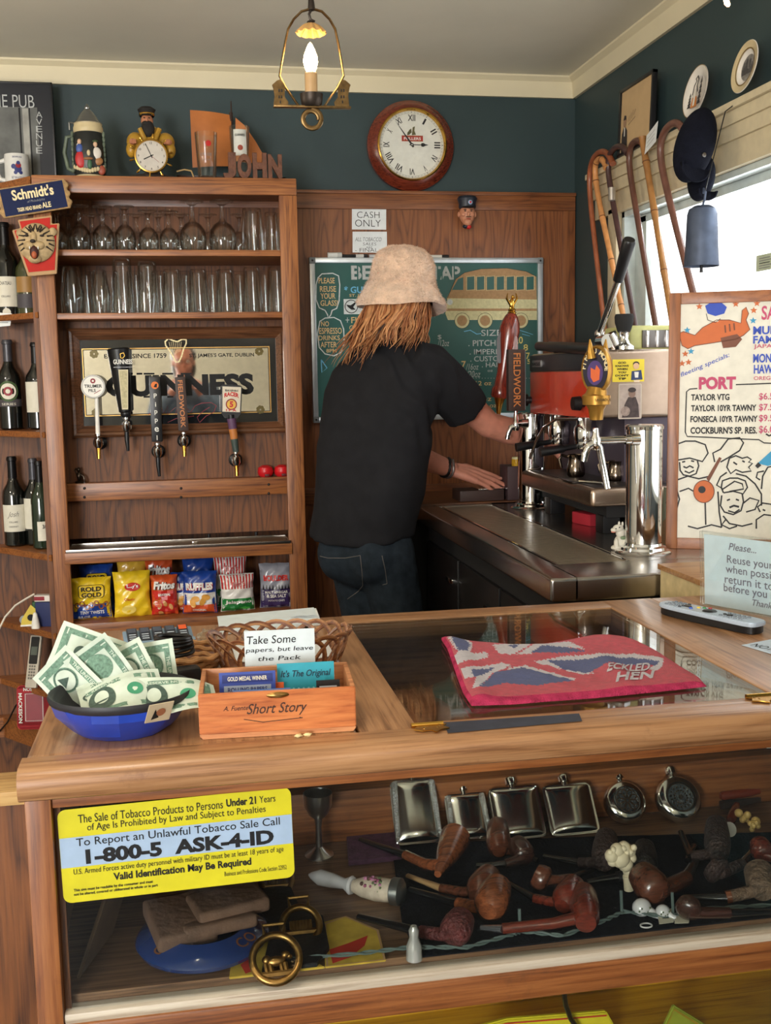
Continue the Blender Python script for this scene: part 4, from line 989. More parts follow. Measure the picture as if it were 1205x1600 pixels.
m.text(F, "Schmidt's", 0, .002, .13, .034, crm, .0016, .03, al='C'); m.text(F, 'of Philadelphia', 0.005,-.013, .055, .010, mat('sign_grey', (120, 124, 130), .5), .0014, 0, .3, al='C'); m.text(F, 'TIGER HEAD BRAND',-.02,-.034, .075, .012, crm, .0016, .03, al='C'); m.text(F, 'ALE', .034,-.034, .028, .017, crm, .0016, .03, al='C')
m.build('face', sg)
tg=thing('tiger_sign', 'red keystone shaped sign with a roaring tiger head on the left post', 'sign', PY(58, 430, Yp))
TF=Fr((0, Yp-.0, 0), (1, 0, 0), (0, 0, 1))
def shrink(pts, k):
 c=Vector((sum(p[0] for p in pts)/len(pts), sum(p[1] for p in pts)/len(pts))); return [tuple(c+(Vector(p)-c)*k) for p in pts]
ks=TF.pp([(28, 344), (81, 337), (81, 350), (93, 349), (89, 428), (44, 432), (19, 360), (32, 357)])
m=MB(); m.prism(ks[::-1], .012, mat('gilt_rim', (170, 132, 84), .5), TF.M(), .002,-.006); m.build('rim', tg)
m=MB(); m.prism(shrink(ks, .9)[::-1], .002, mat('keystone_red', (176, 36, 26), .55, spec=.2), TF.M(), 0, .006); m.build('face', tg)
m=MB(); fur=mat('tiger_fur', (176, 152, 112), .6, noise=.25, nscale=70); stp=mat('tiger_stripe', (44, 34, 28), .6); mouth=mat('tiger_mouth', (166, 84, 50), .5)
c=TF.px(58, 382); kx=span(0, 1, 380, Yp)
m.ball((c[0], Yp-.012, c[1]+.004), (.058, .018, .062), fur, 24, 14)
m.ball((c[0]-.020, Yp-.024, c[1]-.006), (.020, .016, .015), fur, 16, 10); m.ball((c[0]+.008, Yp-.024, c[1]-.006), (.020, .016, .015), fur, 16, 10); m.ball((c[0]-.006, Yp-.022, c[1]+.014), (.012, .018, .026), fur, 14, 10); m.ball((c[0]-.007, Yp-.020, c[1]-.046), (.022, .012, .016), fur, 16, 10)
m.ball((c[0]+.052, Yp-.014, c[1]+.038), (.013, .008, .014), fur, 10, 8); m.ball((c[0]-.05, Yp-.012, c[1]+.034), (.011, .008, .013), fur, 10, 8)
T2=WALLF(Yp-.036)
m.ball((c[0]-.006, Yp-.033, c[1]-.028), (.014, .010, .022), mat('mouth_dark', (60, 26, 22), .5), 12, 8); m.ball((c[0]-.006, Yp-.038, c[1]-.036), (.009, .008, .013), mouth, 10, 8); m.ball((c[0]-.008, Yp-.04, c[1]+.006), (.009, .006, .006), stp, 10, 6)
for sx in (-1, 1):
 m.ball((c[0]-.004+sx*.024, Yp-.032, c[1]+.024), (.007, .004, .004), stp, 10, 6); m.ball((c[0]-.006+sx*.013, Yp-.038, c[1]-.014), (.002, .002, .006), white, 6, 5)
 for k in range(9):
  a_=.2+k*.3; r0, r1=.034+.006*(k%2), .057
  yy=[Yp-.012-.018*math.sqrt(max(0.02, 1-(rr/.06)**2))-.002 for rr in (r0, r1)]
  m.tube([(c[0]+sx*r0*math.cos(a_-.6), yy[0], c[1]+.004+r0*math.sin(a_-.6)), (c[0]+sx*r1*math.cos(a_-.7), yy[1], c[1]+.004+r1*math.sin(a_-.7))], [.003, .0015], stp, 6)
 m.tube([(c[0]+sx*.012, Yp-.03, c[1]+.04), (c[0]+sx*.02, Yp-.024, c[1]+.052)], [.002, .003], stp, 6)
m.build('tiger_head', tg)
# ====== on top of the back bar
ZTOP=2.11
def ontop(px, Y=3.85): p=PY(px, 268, Y); return Vector((p.x, Y, ZTOP-.004 if Y>YF+.03 else ZTOP))
Yp=4.03
F=WALLF(Yp-.012); P0=Vector(F.px(80, 270)); P1=Vector(F.px(81, 128))
po=thing('framed_poster', 'black framed poster with grey photograph and pub lettering at the left edge', 'poster', (P0.x-.25, Yp, ZTOP))
x1=P1.x; z0, z1=ZTOP-.0, F.px(40, 128)[1]
x0=x1-.5
m=MB(); m.box(x0, x1, Yp-.012, Yp+.006, z0, z1, mat('poster_black', (34, 36, 42), .5), .002); m.box(x1-.006, x1, Yp-.016, Yp, z0, z1, black, .001); m.box(x0, x1, Yp-.016, Yp, z1-.006, z1, black, .001); m.build('frame', po)
m=MB(); gp=mat('poster_grey', (92, 94, 92), .6, noise=.35, nscale=14); ptx=mat('poster_text', (176, 180, 180), .6)
a=F.px(58, 168); m.rect(F, x0+.02, z0+.01, a[0], a[1], gp, .0006); m.rect(F, a[0]-.062, z0+.01, a[0]-.056, a[1]-.002, ink, .001); m.rect(F, a[0]-.028, z0+.01, a[0]-.024, a[1]-.002, ink, .001); m.rect(F, a[0]-.05, z0+.01, a[0]-.03, a[1]-.004, mat('poster_pale', (150, 150, 144), .6, noise=.2, nscale=30), .0012)
q0=F.px(-24, 168); q1=F.px(53, 150); m.text(F, 'THE PUB', q0[0], q0[1]+.002, q1[0]-q0[0], q1[1]-q0[1], ptx, .001,-.005)
for k, ch in enumerate('AVENUE'):
 q=F.px(61.5, 184+k*11.2); m.text(F, ch, q[0], q[1], .020, .020, ptx, .001,-.004, al='C')
m.build('print', po)
b=ontop(27, 3.93); r=span(12, 51, 245, 3.93)/2; H=span(0, 48, 245, 3.93)
mg=thing('stoneware_mug', 'white stoneware mug with a blue rider picture in front of the poster', 'mug', b)
mw_=mat('mug_white', (206, 206, 202), .3); m=MB(); m.lathe([(0, .004), (r*.9, 0), (r, .004), (r, H*.9), (r*.96, H), (r*.88, H), (r*.88, .01), (0, .01)], mw_, 28, trs(b)); m.build('body', mg)
m=MB(); m.tube([(b.x-r*.95, 3.93, b.z+H*.82), (b.x-r*1.5, 3.93, b.z+H*.75), (b.x-r*1.65, 3.93, b.z+H*.45), (b.x-r*1.4, 3.93, b.z+H*.2), (b.x-r*.95, 3.93, b.z+H*.15)], .008, mw_, 10); m.build('handle', mg)
m=MB(); nb=mat('print_navy', (40, 50, 110), .5)
cyl_disc(m, b, r, H*.48, .012, nb, .0004, 12); cyl_disc(m, b, r, H*.60, .009, redp, .0007, 14); cyl_disc(m, b, r, H*.68, .006, nb, .0008, 14); cyl_disc(m, b, r, H*.56, .008, nb, .0006,-8); cyl_disc(m, b, r, H*.36, .006, nb, .0006, 0); cyl_disc(m, b, r, H*.36, .006, nb, .0006, 24)
cyl_text(m, b, r, 'BITTER & STOUT', H*.16, .007, .04, nb, a=10); cyl_text(m, b, r, 'BROWN ALE', H*.84, .006, .03, nb, a=10); m.build('print', mg)
b=ontop(141); k=span(0, 1, 220, 3.85)
stn=thing('beer_stein', 'ceramic beer stein with pewter cone lid and painted relief drinkers', 'beer stein', b)
sc=mat('stein_cream', (196, 180, 140), .4); sdk=mat('stein_dark', (34, 36, 34), .35); sgr=mat('stein_green', (92, 104, 88), .4, noise=.3, nscale=60); pew=mat('pewter', (150, 152, 150), .3, .9)
m=MB(); m.lathe([(0, 0), (24*k, 0), (25*k, 3*k), (23*k, 7*k), (24*k, 9*k)], sc, 32, trs(b)); m.lathe([(24*k, 9*k), (28*k, 22*k), (29*k, 36*k), (28*k, 52*k), (25.5*k, 68*k), (23*k, 78*k)], sdk, 32, trs(b))
m.lathe([(23*k, 78*k), (24*k, 80*k), (24*k, 86*k), (22.5*k, 90*k), (23*k, 93*k), (0, 93*k)], sc, 32, trs(b)); m.build('body', stn)
m=MB(); m.lathe([(23*k, 92*k), (22*k, 95*k), (19*k, 97*k), (15*k, 104*k), (9*k, 112*k), (4*k, 117*k), (4.5*k, 119*k), (2*k, 124*k), (0, 126*k)], pew, 28, trs(b)); m.tube([b+Vector((-20*k, .0, 94*k)), b+Vector((-30*k, .01, 96*k)), b+Vector((-30*k, .01, 84*k))], .004, pew, 8); m.build('lid', stn)
m=MB(); m.tube([b+Vector(p) for p in ((-22*k, .02, 76*k), (-36*k, .025, 74*k), (-41*k, .03, 50*k), (-36*k, .03, 24*k), (-25*k, .02, 18*k))], .007, sgr, 10); m.build('handle', stn)
m=MB(); ss=lambda px, pz, rr=28: Vector((b.x+px*k, b.y-math.sqrt(max(rr*rr-px*px, 1))*k, b.z+pz*k))
def rel(px, pz, rx, rz, col, n): q=ss(px, pz); m.ball(tuple(q), (rx*k, 3*k, rz*k), mat('relief_'+n, col, .45), 12, 8)
rel(-12, 32, 9, 14, (176, 36, 40), 'red'); rel(-13, 49, 6, 8, (60, 84, 150), 'blue'); rel(-13, 60, 3.5, 4.5, (206, 170, 140), 'skin'); rel(-16, 50, 2.5, 8, (206, 200, 190), 'white')
rel(13, 42, 8, 10, (200, 196, 186), 'white'); rel(15, 30, 8, 7, (150, 104, 60), 'tan'); rel(12, 56, 3.5, 4.5, (206, 170, 140), 'skin'); rel(12, 61, 5, 2, (60, 80, 50), 'hat'); rel(1, 42, 3, 5, (206, 190, 150), 'stone'); rel(0, 33, 8, 2.5, (140, 96, 60), 'wood'); rel(2, 24, 4, 8, (60, 96, 70), 'leg'); rel(20, 16, 6, 8, (150, 70, 50), 'rust')
for i in range(12): q=ss(-22+i*4, 14+abs(i-5.5)**1.6*.5, 27); m.ball(tuple(q), (3.2*k, 1.6*k, 4*k), sc, 8, 6)
for sx in (-1, 1):
 for i in range(8): q=ss(sx*25, 18+i*8); m.ball(tuple(q), (2.6*k, 2.6*k, 5*k), sgr, 8, 6)
m.build('relief', stn)
b=ontop(237); k=span(0, 1, 220, 3.85)
cc=thing('captain_clock', 'figure of a bearded sea captain in yellow oilskin holding a wheel clock', 'clock', b)
oil=mat('oilskin', (168, 128, 44), .35, noise=.2, nscale=30); brd=mat('beard_black', (30, 26, 24), .8); skn=mat('painted_skin', (176, 116, 84), .5); rock=mat('rock_dark', (56, 48, 42), .8, noise=.3, nscale=40, bump=.6, bscale=60)
def B(px, pz, py, r, mt_, seg=16): m.ball((b.x+px*k, b.y+py*k, b.z+pz*k), tuple(q*k for q in r), mt_, seg, 10)
m=MB()
for q in ((-18, 6, 0, 20), (14, 6, 0, 22), (0, 10, 4, 22), (-30, 4,-4, 10), (30, 4,-4, 10)): B(q[0], q[1], q[2], (q[3], q[3]*.7, 8), rock, 10)
m.build('rock_base', cc)
m=MB(); B(0, 55, 6, (30, 18, 34), oil, 24); B(-24, 66, 0, (15, 13, 16), oil); B(25, 66, 0, (15, 13, 16), oil); B(-31, 52,-8, (9, 10, 13), oil); B(32, 52,-8, (9, 10, 13), oil); B(0, 84, 6, (16, 12, 10), oil)
m.tube([(b.x-16*k, b.y-10*k, b.z+86*k), (b.x-5*k, b.y-14*k, b.z+60*k)], 4*k, oil, 8); m.tube([(b.x+16*k, b.y-10*k, b.z+86*k), (b.x+5*k, b.y-14*k, b.z+60*k)], 4*k, oil, 8); m.build('coat', cc)
m=MB(); B(-4, 100,-2, (10, 10, 12), skn); B(-4, 100,-12, (2.2, 3, 3.5), skn)
for sx in (-1, 1):
 B(-4+sx*4, 103,-11.5, (1.6, 1, 1), brd, 8)
m.build('head', cc)
for sx in (-1, 1):
 m=MB(); B(1+sx*29, 63,-18, (6, 5, 5), skn)
 for i in range(4): m.tube([(b.x+sx*28*k+(i-1.5)*2.6*k, b.y-22*k, b.z+66*k), (b.x+sx*27*k+(i-1.5)*2.4*k, b.y-23*k, b.z+59*k)], 1.5*k, skn, 6)
 m.build('hand', cc)
m=MB(); B(-3, 86,-8, (11, 8, 14), brd); B(-4, 94,-9, (9, 6, 5), brd); m.build('beard', cc)
m=MB(); m.lathe([(12*k, 0), (13*k, 4*k), (12.5*k, 6*k), (15*k, 11*k), (10*k, 15*k), (0, 16*k)], brd, 20, trs((b.x-4*k, b.y, b.z+107*k))); m.lathe([(12.6*k, 1*k), (13.3*k, 3*k), (12.8*k, 5*k)], gold, 20, trs((b.x-4*k, b.y, b.z+107*k))); m.ball((b.x-4*k, b.y-13*k, b.z+108*k), (9*k, 6*k, 1.5*k), brd, 12, 6); m.build('cap', cc)
c=Vector((b.x+1*k, b.y-24*k, b.z+39*k)); R_=27*k
MR=Matrix.Translation(c)@Matrix.Rotation(PI/2, 4, 'X')
m=MB(); m.lathe([(R_*.9, .006), (R_*.93, .011), (R_, .010), (R_*1.02, 0), (R_,-.012), (0,-.012)], gold, 40, MR)
for i in range(10):
 a=i*2*PI/10+.2; m.tube([(c.x+R_*math.cos(a), c.y+.002, c.z+R_*math.sin(a)), (c.x+R_*1.12*math.cos(a), c.y+.002, c.z+R_*1.12*math.sin(a)), (c.x+R_*1.22*math.cos(a), c.y+.002, c.z+R_*1.22*math.sin(a)), (c.x+R_*1.34*math.cos(a), c.y+.002, c.z+R_*1.34*math.sin(a))], [.0025, .0022, .004, .0022], gold, 8)
m.build('wheel_rim', cc)
G=WALLF(c.y-.006); m=MB(); m.disc(G, c.x, c.z, R_*.92, mat('dial_ivory', (190, 184, 174), .4), 0, seg=40)
for h in range(1, 13):
 a=PI/2-h*PI/6; t_=str(h); m.text(G, t_, c.x+R_*.76*math.cos(a), c.z+R_*.76*math.sin(a)-.0035, None, .007, ink, .0006, .01, al='C')
for mi_ in range(60): a=mi_*PI/30; m.stroke(G, [(c.x+R_*.86*math.cos(a), c.z+R_*.86*math.sin(a)), (c.x+R_*.9*math.cos(a), c.z+R_*.9*math.sin(a))], .0006, ink, .0006)
m.build('dial', cc)
m=MB()
for a, l, wd_ in ((math.radians(114), .78, .0022), (math.radians(205), .5, .003)): m.stroke(G, [(c.x-.15*R_*math.cos(a), c.z-.15*R_*math.sin(a)), (c.x+l*R_*math.cos(a), c.z+l*R_*math.sin(a))], wd_, ink, .0016)
m.stroke(G, [(c.x, c.z), (c.x+.6*R_*math.cos(-.7), c.z+.6*R_*math.sin(-.7))], .0008, redp, .0018); m.disc(G, c.x, c.z, .003, ink, .002); m.build('hands', cc)
Ys=3.97; k=span(0, 1, 220, Ys); b=ontop(355, Ys)
sb=thing('model_sailboat', 'model sailboat with tan sails behind the glasses on the back bar', 'model boat', b)
sail=mat('tan_sail', (176, 104, 48), .55, noise=.15, nscale=12); hull=mat('hull_dark', (52, 32, 24), .4)
m=MB(); SF=WALLF(Ys)
def SP(px, py): q=SF.px(px, py); return q
m.sheet(lambda u, v: (lambda a, b_: (a[0]+(b_[0]-a[0])*v, Ys-.012*math.sin(PI*v)-.01*math.sin(PI*u), a[1]+(b_[1]-a[1])*v))((SP(297, 172)[0]*(1-u)+SP(301, 260)[0]*u, SP(297, 172)[1]*(1-u)+SP(301, 262)[1]*u), (SP(361, 180)[0]*(1-u)+SP(361, 258)[0]*u, SP(361, 180)[1]*(1-u)+SP(361, 260)[1]*u)), 10, 10, sail, thick=.0012); m.build('main_sail', sb)
m=MB(); p=[SP(368, 184), SP(382, 196), SP(400, 222), SP(416, 250), SP(405, 256), (SP(368, 252))]; m.prism(p[::-1], .002, sail, SF.M()); m.build('jib', sb)
m=MB(); m.tube([SF.L(*SP(363, 268)), SF.L(*SP(362, 200)), SF.L(*SP(361, 158))], [.005, .004, .002], hull, 8); m.tube([SF.L(*SP(361, 190)), SF.L(*SP(361, 176))], .0065, hull, 8); m.build('mast', sb)
m=MB()
xa, xb_=SP(276, 264)[0], SP(447, 264)[0]
m.sheet(lambda u, v: (xa+(xb_-xa)*u, Ys+.045*math.sin(PI*min(1, u*1.1+.02))**.7*math.cos(v*PI), ZTOP+.001+.034*(1-abs(math.sin(v*PI))*.92*math.sin(PI*u)**.3)+.008*abs(2*u-1)**2), 20, 12, hull); m.sheet(lambda u, v: (xa+(xb_-xa)*u, Ys+.044*math.sin(PI*min(1, u*1.1+.02))**.7*(2*v-1), ZTOP+.032+.008*abs(2*u-1)**2), 20, 4, hull); m.build('hull', sb)
m=MB(); m.tube([PY(276, 268, 3.86), PY(288, 265, 3.86), PY(299, 267, 3.84), (PY(304, 272, 3.8).x, 3.8, ZTOP), (PY(306, 275, 3.8).x, 3.78, ZTOP+.001)], .0025, mat('cord_cream', (190, 160, 110), .5), 8); solo(m, 'clock_cord', 'cream electric cord running out from behind the captain clock', 'cord')
b, H=base_h(324, 272, 208, 3.80, ZTOP); k=span(0, 1, 240, 3.8)
pg=thing('pint_glass', 'empty pint glass with a red dot logo standing before the boat sail', 'glass', b); m=MB(); m.lathe([(0, .008), (14*k, .006), (14.5*k, 0), (15*k, .002), (19*k, H), (18.2*k, H), (14.2*k, .01), (0, .012)], glass, 28, trs(b)); m.build('body', pg)
m=MB(); grp=mat('print_grey', (120, 124, 124), .5); cyl_disc(m, b, 17.8*k, H*.74, .0095, red, .0004, 10); m.build('logo', pg); m=MB(); cyl_text(m, b, 17.0*k, 'EMELISSE', H*.48, .009, .038, grp, a=-4); cyl_text(m, b, 16.6*k, 'HANDCRAFT', H*.38, .005, .03, grp, a=-4); m.build('print', pg)
b, H=base_h(376, 270, 198, 3.86, ZTOP)
gg=thing('stout_glass', 'stout glass with a white label standing behind the carved letters', 'glass', b); m=MB(); m.lathe([(0, .008), (12*k, .004), (13*k, 0), (14*k, H*.4), (17*k, H*.8), (17.5*k, H), (16.7*k, H), (16.2*k, H*.8), (13.2*k, H*.4), (11.5*k, .012), (0, .012)], glass, 28, trs(b)); m.build('body', gg)
m=MB(); cyl_patch(m, b, 16.9*k, H*.46, H*.92,-40, 40, mat('label_pale', (206, 206, 198), .5)); cyl_text(m, b, 17.1*k, 'GUINNESS', H*.80, .008, .034, ink, .02); cyl_disc(m, b, 17.0*k, H*.60, .009, mat('print_rust', (150, 64, 44), .5), .0006); m.build('label', gg)
q0=PY(349, 275, 3.775); q1=PY(440, 240, 3.775); cw=mat('carved_wood', (100, 60, 40), .55, noise=.35, nscale=50, bump=.5, bscale=120)
jn=thing('carved_name', 'carved wooden letters spelling a name at the right end of the back bar', 'letters', ((q0.x+q1.x)/2, 3.775, ZTOP))
F=Fr((0, 3.785, 0), (1, 0, 0), (0, 0, 1)); W_=q1.x-q0.x
for i, (ch, a, b_) in enumerate((('J', 0, .22), ('O', .24, .48), ('H', .50, .74), ('N', .76, 1.0))):
 m=MB(); m.text3(F, ch, q0.x+W_*a, ZTOP, W_*(b_-a), q1.z-ZTOP-(.004 if i%2 else 0), .02, cw, 0, .05, .012); m.build('letter', jn)
 # ====== on the back wall
c=PY(643, 227, YW-.03); R_=span(575, 711, 227, YW-.03)/2
ck=thing('wall_clock', 'round wooden wall clock with roman numerals on the dark green wall', 'clock', (c.x, YW, c.z-R_))
MR=Matrix.Translation((c.x, YW-.001, c.z))@Matrix.Rotation(PI/2, 4, 'X')
mah=wood('mahogany', (124, 52, 32), (104, 40, 24), (64, 24, 16), 'X', figure=.2, coat=.6, rough=.25)
m=MB(); m.lathe([(0, .0), (R_*.97, .0), (R_, .006), (R_*.99, .018), (R_*.93, .026), (R_*.86, .040), (R_*.79, .045), (R_*.76, .040), (R_*.76, .03)], mah, 64, MR); m.build('case', ck)
m=MB(); m.lathe([(R_*.80, .042), (R_*.79, .049), (R_*.765, .052), (R_*.735, .044), (R_*.73, .036), (0, .036)], gold, 64, MR); m.build('bezel', ck)
G=WALLF(YW-.0385); m=MB(); fr_=R_*.735; dial=mat('dial_white', (226, 226, 216), .45)
m.disc(G, c.x, c.z, fr_, dial, 0, seg=64)
for i in range(60):
 a=i*PI/30; r0, r1=fr_*.935, fr_*(.965 if i%5 else .98); m.stroke(G, [(c.x+r0*math.cos(a), c.z+r0*math.sin(a)), (c.x+r1*math.cos(a), c.z+r1*math.sin(a))], .0009 if i%5 else .002, ink, .0005)
m.ring(G, c.x, c.z, fr_*.93, .0006, ink, .0005, seg=64); m.ring(G, c.x, c.z, fr_*.97, .0006, ink, .0005, seg=64)
for h, t_ in enumerate('I II III IV V VI VII VIII IX X XI XII'.split(), 1):
 a=PI/2-h*PI/6; rot=a-PI/2; hh=fr_*.19; ww=fr_*(.06+.062*(len(t_)-1))*(1.25 if ('V' in t_ or 'X' in t_) else 1); r0=fr_*.70
 ux, uy=math.cos(rot), math.sin(rot); bx_, by_=c.x+r0*math.cos(a), c.z+r0*math.sin(a)
 m.text(G, t_, bx_-ux*ww/2, by_-uy*ww/2, ww, hh, ink, .0006, .015, rot=rot)
rb_=mat('fullers_red', (168, 40, 34), .5)
m.rect(G, c.x-.038, c.z+.012, c.x+.042, c.z+.033, rb_, .0006); m.stroke(G, [(c.x-.036, c.z+.014), (c.x+.04, c.z+.014), (c.x+.04, c.z+.031), (c.x-.036, c.z+.031)], .001, gold, .0009, True); m.text(G, 'FULLERS', c.x+.002, c.z+.017, .064, .010, white, .001, .02, al='C')
olv=mat('crest_olive', (96, 92, 56), .5)
for p in ([(-.012, .034), (-.01, .052), (-.002, .058), (.0, .044)], [(0, .034), (.004, .062), (.012, .066), (.01, .05), (.016, .036)], [(-.018, .034), (-.016, .044), (-.010, .05), (-.008, .036)]): m.poly(G, [(c.x+u, c.z+v) for u, v in p][::-1], olv, .0007)
m.build('dial', ck)
m=MB()
a=math.radians(126); m.poly(G, [(c.x-.010*math.cos(a)+.004*math.sin(a), c.z-.01*math.sin(a)-.004*math.cos(a)), (c.x-.010*math.cos(a)-.004*math.sin(a), c.z-.01*math.sin(a)+.004*math.cos(a)), (c.x+fr_*.9*math.cos(a), c.z+fr_*.9*math.sin(a))][::-1], ink, .0016)
hx=lambda p: [(c.x+u, c.z+v) for u, v in p]
m.poly(G, hx([(-.01,-.0016), (.034,-.0014), (.036,-.006), (.044,-.0065), (.05,-.003), (.062, 0), (.05, .003), (.044, .0065), (.036, .006), (.034, .0014), (-.01, .0016)]), ink, .0022); m.disc(G, c.x, c.z, .006, ink, .0026); m.disc(G, c.x, c.z, .002, white, .003); m.build('hands', ck)
m=MB(); m.lathe([(0, .0475), (R_*.5, .0472), (R_*.74, .046)], thin_glass('clock_glass', (.98, .98, .98), (.9, .9, .9)), 48, MR); m.build('glass', ck)
Yh=YW-.06; k=span(0, 1, 330, Yh); c=PY(731, 332, Yh)
hd=thing('sailor_plaque', 'painted sailor head wall plaque with dark peaked cap on the wood trim', 'wall plaque', (c.x, YW-.02, c.z-28*k))
def B2(px, pz, py, r, mt_, seg=14): m.ball((c.x+px*k, Yh+py*k, c.z+pz*k), tuple(q*k for q in r), mt_, seg, 10)
sk2=mat('plaque_skin', (190, 130, 100), .45, noise=.12, nscale=60); cap2=mat('cap_navy', (28, 34, 46), .45)
m=MB(); B2(0,-2, 4, (14, 13, 19), sk2, 20); B2(-1,-4,-9, (3, 4, 4.5), sk2); B2(-1,-17,-2, (8, 8, 7), sk2); B2(-8,-4,-4, (5, 4, 4), sk2); B2(6,-4,-4, (5, 4, 4), sk2); B2(-15,-3, 4, (2.5, 4, 5), sk2); B2(14,-3, 4, (2.5, 4, 5), sk2)
for sx in (-1, 1): B2(-1+sx*5.5, 1.5,-7.5, (2.2, 1.5, 1), mat('eye_dark', (40, 26, 20), .4), 8); B2(-1+sx*5.5, 4,-7.5, (3.2, 1.2, .8), brd, 8)
B2(-1,-12,-9.3, (4.5, 1.4, .9), mat('lip_red', (150, 60, 50), .5), 10); B2(-1,-8.8,-9.6, (5.5, 1.4, 1.1), mat('moustache', (96, 66, 46), .7), 10); m.build('head', hd)
m=MB(); m.lathe([(14*k, 0), (15.5*k, 3*k), (15*k, 8*k), (18*k, 17*k), (15*k, 21*k), (0, 23*k)], cap2, 24, trs((c.x, Yh+3*k, c.z+7*k)), sy=.85); m.ball((c.x, Yh-9*k, c.z+8*k), (13*k, 7*k, 2.2*k), black, 16, 8)
m.ball((c.x+2*k, Yh-11.5*k, c.z+16*k), (4*k, 1.5*k, 4*k), mat('badge_blue', (150, 170, 200), .4), 10, 6); m.ball((c.x+2*k, Yh-12.6*k, c.z+16*k), (2*k, 1*k, 2*k), red, 8, 6); m.build('cap', hd)
m=MB(); B2(1,-25,-2, (5, 5, 4), red, 10); B2(-3,-24, 0, (7, 6, 4), cap2, 10); m.build('collar', hd)
Yn=YW-.0135
def note(px, lines, name, label, rot=0):
 F=WALLF(Yn); p=F.pp(px); m=MB(); m.prism(p, .0007, paper, F.M()); W=Vector(p[1])-Vector(p[0])
 for (s, a, b_, c_, d_, it) in lines:
  q0=F.px(a, d_); q1=F.px(c_, b_); m.text(F, s, q0[0], q0[1], q1[0]-q0[0], q1[1]-q0[1], ink, .0012,-.012, it)
 return m, F
m, F=note([(550, 358.5), (603.5, 359), (603.5, 326.5), (550, 326)], [('CASH', 558, 331, 593, 340.5, 0), ('ONLY', 555, 343.5, 595, 354, 0)], 'n', '')
solo(m, 'cash_note', 'white paper note reading cash only taped above the green menu board', 'note')
m, F=note([(551, 394.5), (605, 395), (604.5, 362), (551, 362)], [('ALL TOBACCO', 555, 371, 596, 377, .2), ('SALES', 567, 379, 588, 383.5, .1), ('ARE', 572, 385, 582, 388.5, 0), ('- FINAL -', 555, 388, 597, 393.5, 0)], 'n', '')
solo(m, 'tobacco_note', 'white paper note about tobacco sales below the cash only note', 'note')
Yb=YW-.026; F=WALLF(Yb)
bx0=F.px(486, 530)[0]; bx1=F.px(847, 530)[0]; bz1=F.px(665, 403)[1]; bz0=F.px(665, 656)[1]
gb=thing('green_menu_board', 'green chalk style menu board with aluminium frame behind the barman', 'menu board', ((bx0+bx1)/2, Yb, bz0))
alu=mat('aluminium', (196, 204, 210), .3, .6); fwd=.02
m=MB()
for a, b_, c_, d_ in ((bx0, bx1, bz1-fwd, bz1), (bx0, bx1, bz0, bz0+fwd), (bx0, bx0+fwd, bz0, bz1), (bx1-fwd, bx1, bz0, bz1)): m.box(a, b_, Yb-.014, Yb+.01, c_, d_, alu, .003)
for a in (bx0, bx1-.022):
 for b_ in (bz0, bz1-.022): m.box(a-.001, a+.023, Yb-.016, Yb+.01, b_-.001, b_+.023, mat('corner_grey', (120, 126, 130), .4), .004); m.ball((a+.011, Yb-.016, b_+.011), (.004, .001, .004), black, 8, 6)
m.build('frame', gb)
m=MB(); grn2=mat('board_green', (38, 88, 82), .35, noise=.1, nscale=6); F=WALLF(Yb-.004)
m.box(bx0+.01, bx1-.01, Yb-.004, Yb+.004, bz0+.01, bz1-.01, grn2)
ch=lambda n, c: mat('chalk_'+n, c, .8, noise=.12, nscale=120)
cw_, ct, cbl, cgy, ctan, ccr, cyl_=ch('white', (206, 212, 210)), ch('peach', (216, 184, 130)), ch('blue', (110, 180, 216)), ch('grey', (176, 180, 178)), ch('brown', (168, 134, 96)), ch('cream', (206, 200, 156)), ch('yellow', (222, 206, 120))
def bt(s, a, b_, c_, d_, k, bold=0, sh=0):
 q0=F.px(a, d_); q1=F.px(c_, b_); m.text(F, s, q0[0], q0[1], q1[0]-q0[0], q1[1]-q0[1], k, .0009, bold, sh)
def bs(pts, w_, k, cl=False, l=.0007): m.stroke(F, F.pp(pts), w_, k, l, cl)
def bp(pts, k, l=.0007):
 m.poly(F, F.pp(pts)[::-1], k, l)
bs([(497, 434), (503, 428), (520, 427), (529, 431), (531, 445), (530, 470), (526, 482), (519, 485), (517, 492), (513, 497), (512, 492), (508, 485), (499, 481), (494, 468), (494, 445)], .004, cw_, True)
for s, a, b_, c_, d_ in (('PLEASE', 498, 434, 523, 443), ('REUSE', 500, 447, 525, 456), ('YOUR', 501, 458, 524, 467), ('GLASS!', 501, 469, 528, 478)): bt(s, a, b_, c_, d_, ct, .012)
bs([(500, 502), (508, 497), (522, 496), (532, 501), (537, 514), (538, 535), (534, 550), (522, 556), (508, 553), (499, 543), (496, 522)], .004, cw_, True)
for s, a, b_, c_, d_ in (('NO', 502, 502, 514, 510), ('ESPRESSO', 499, 512, 534, 522), ('DRINKS', 498, 524, 531, 532), ('AFTER', 501, 534, 526, 543), ('8PM', 510, 545, 526, 551)): bt(s, a, b_, c_, d_, ct, .01)
bt('BEER', 549, 415, 616, 437, cgy, .03); bt('ON', 626, 415, 660, 437, cgy, .03); bt('TAP', 673, 416, 719, 437, cgy, .03)
for x in (558, 683, 690, 709): q0=F.px(x, 438); q1=F.px(x+1.6, 414); m.rect(F, q0[0], q0[1], q1[0], q1[1], grn2, .0013)
bt('* GUINNESS', 538, 447, 610, 458, cbl, .02); bt("ST. JAMES'S GATE", 546, 459, 610, 465, ct, .01)
q0=F.px(537.5, 491); q1=F.px(600, 467); m.rect(F, q0[0], q0[1], q1[0], q1[1], cw_, .0007); cc_=F.px(549, 479); m.disc(F, cc_[0], cc_[1], .025, ink, .001); m.disc(F, cc_[0], cc_[1], .022, cw_, .0013)
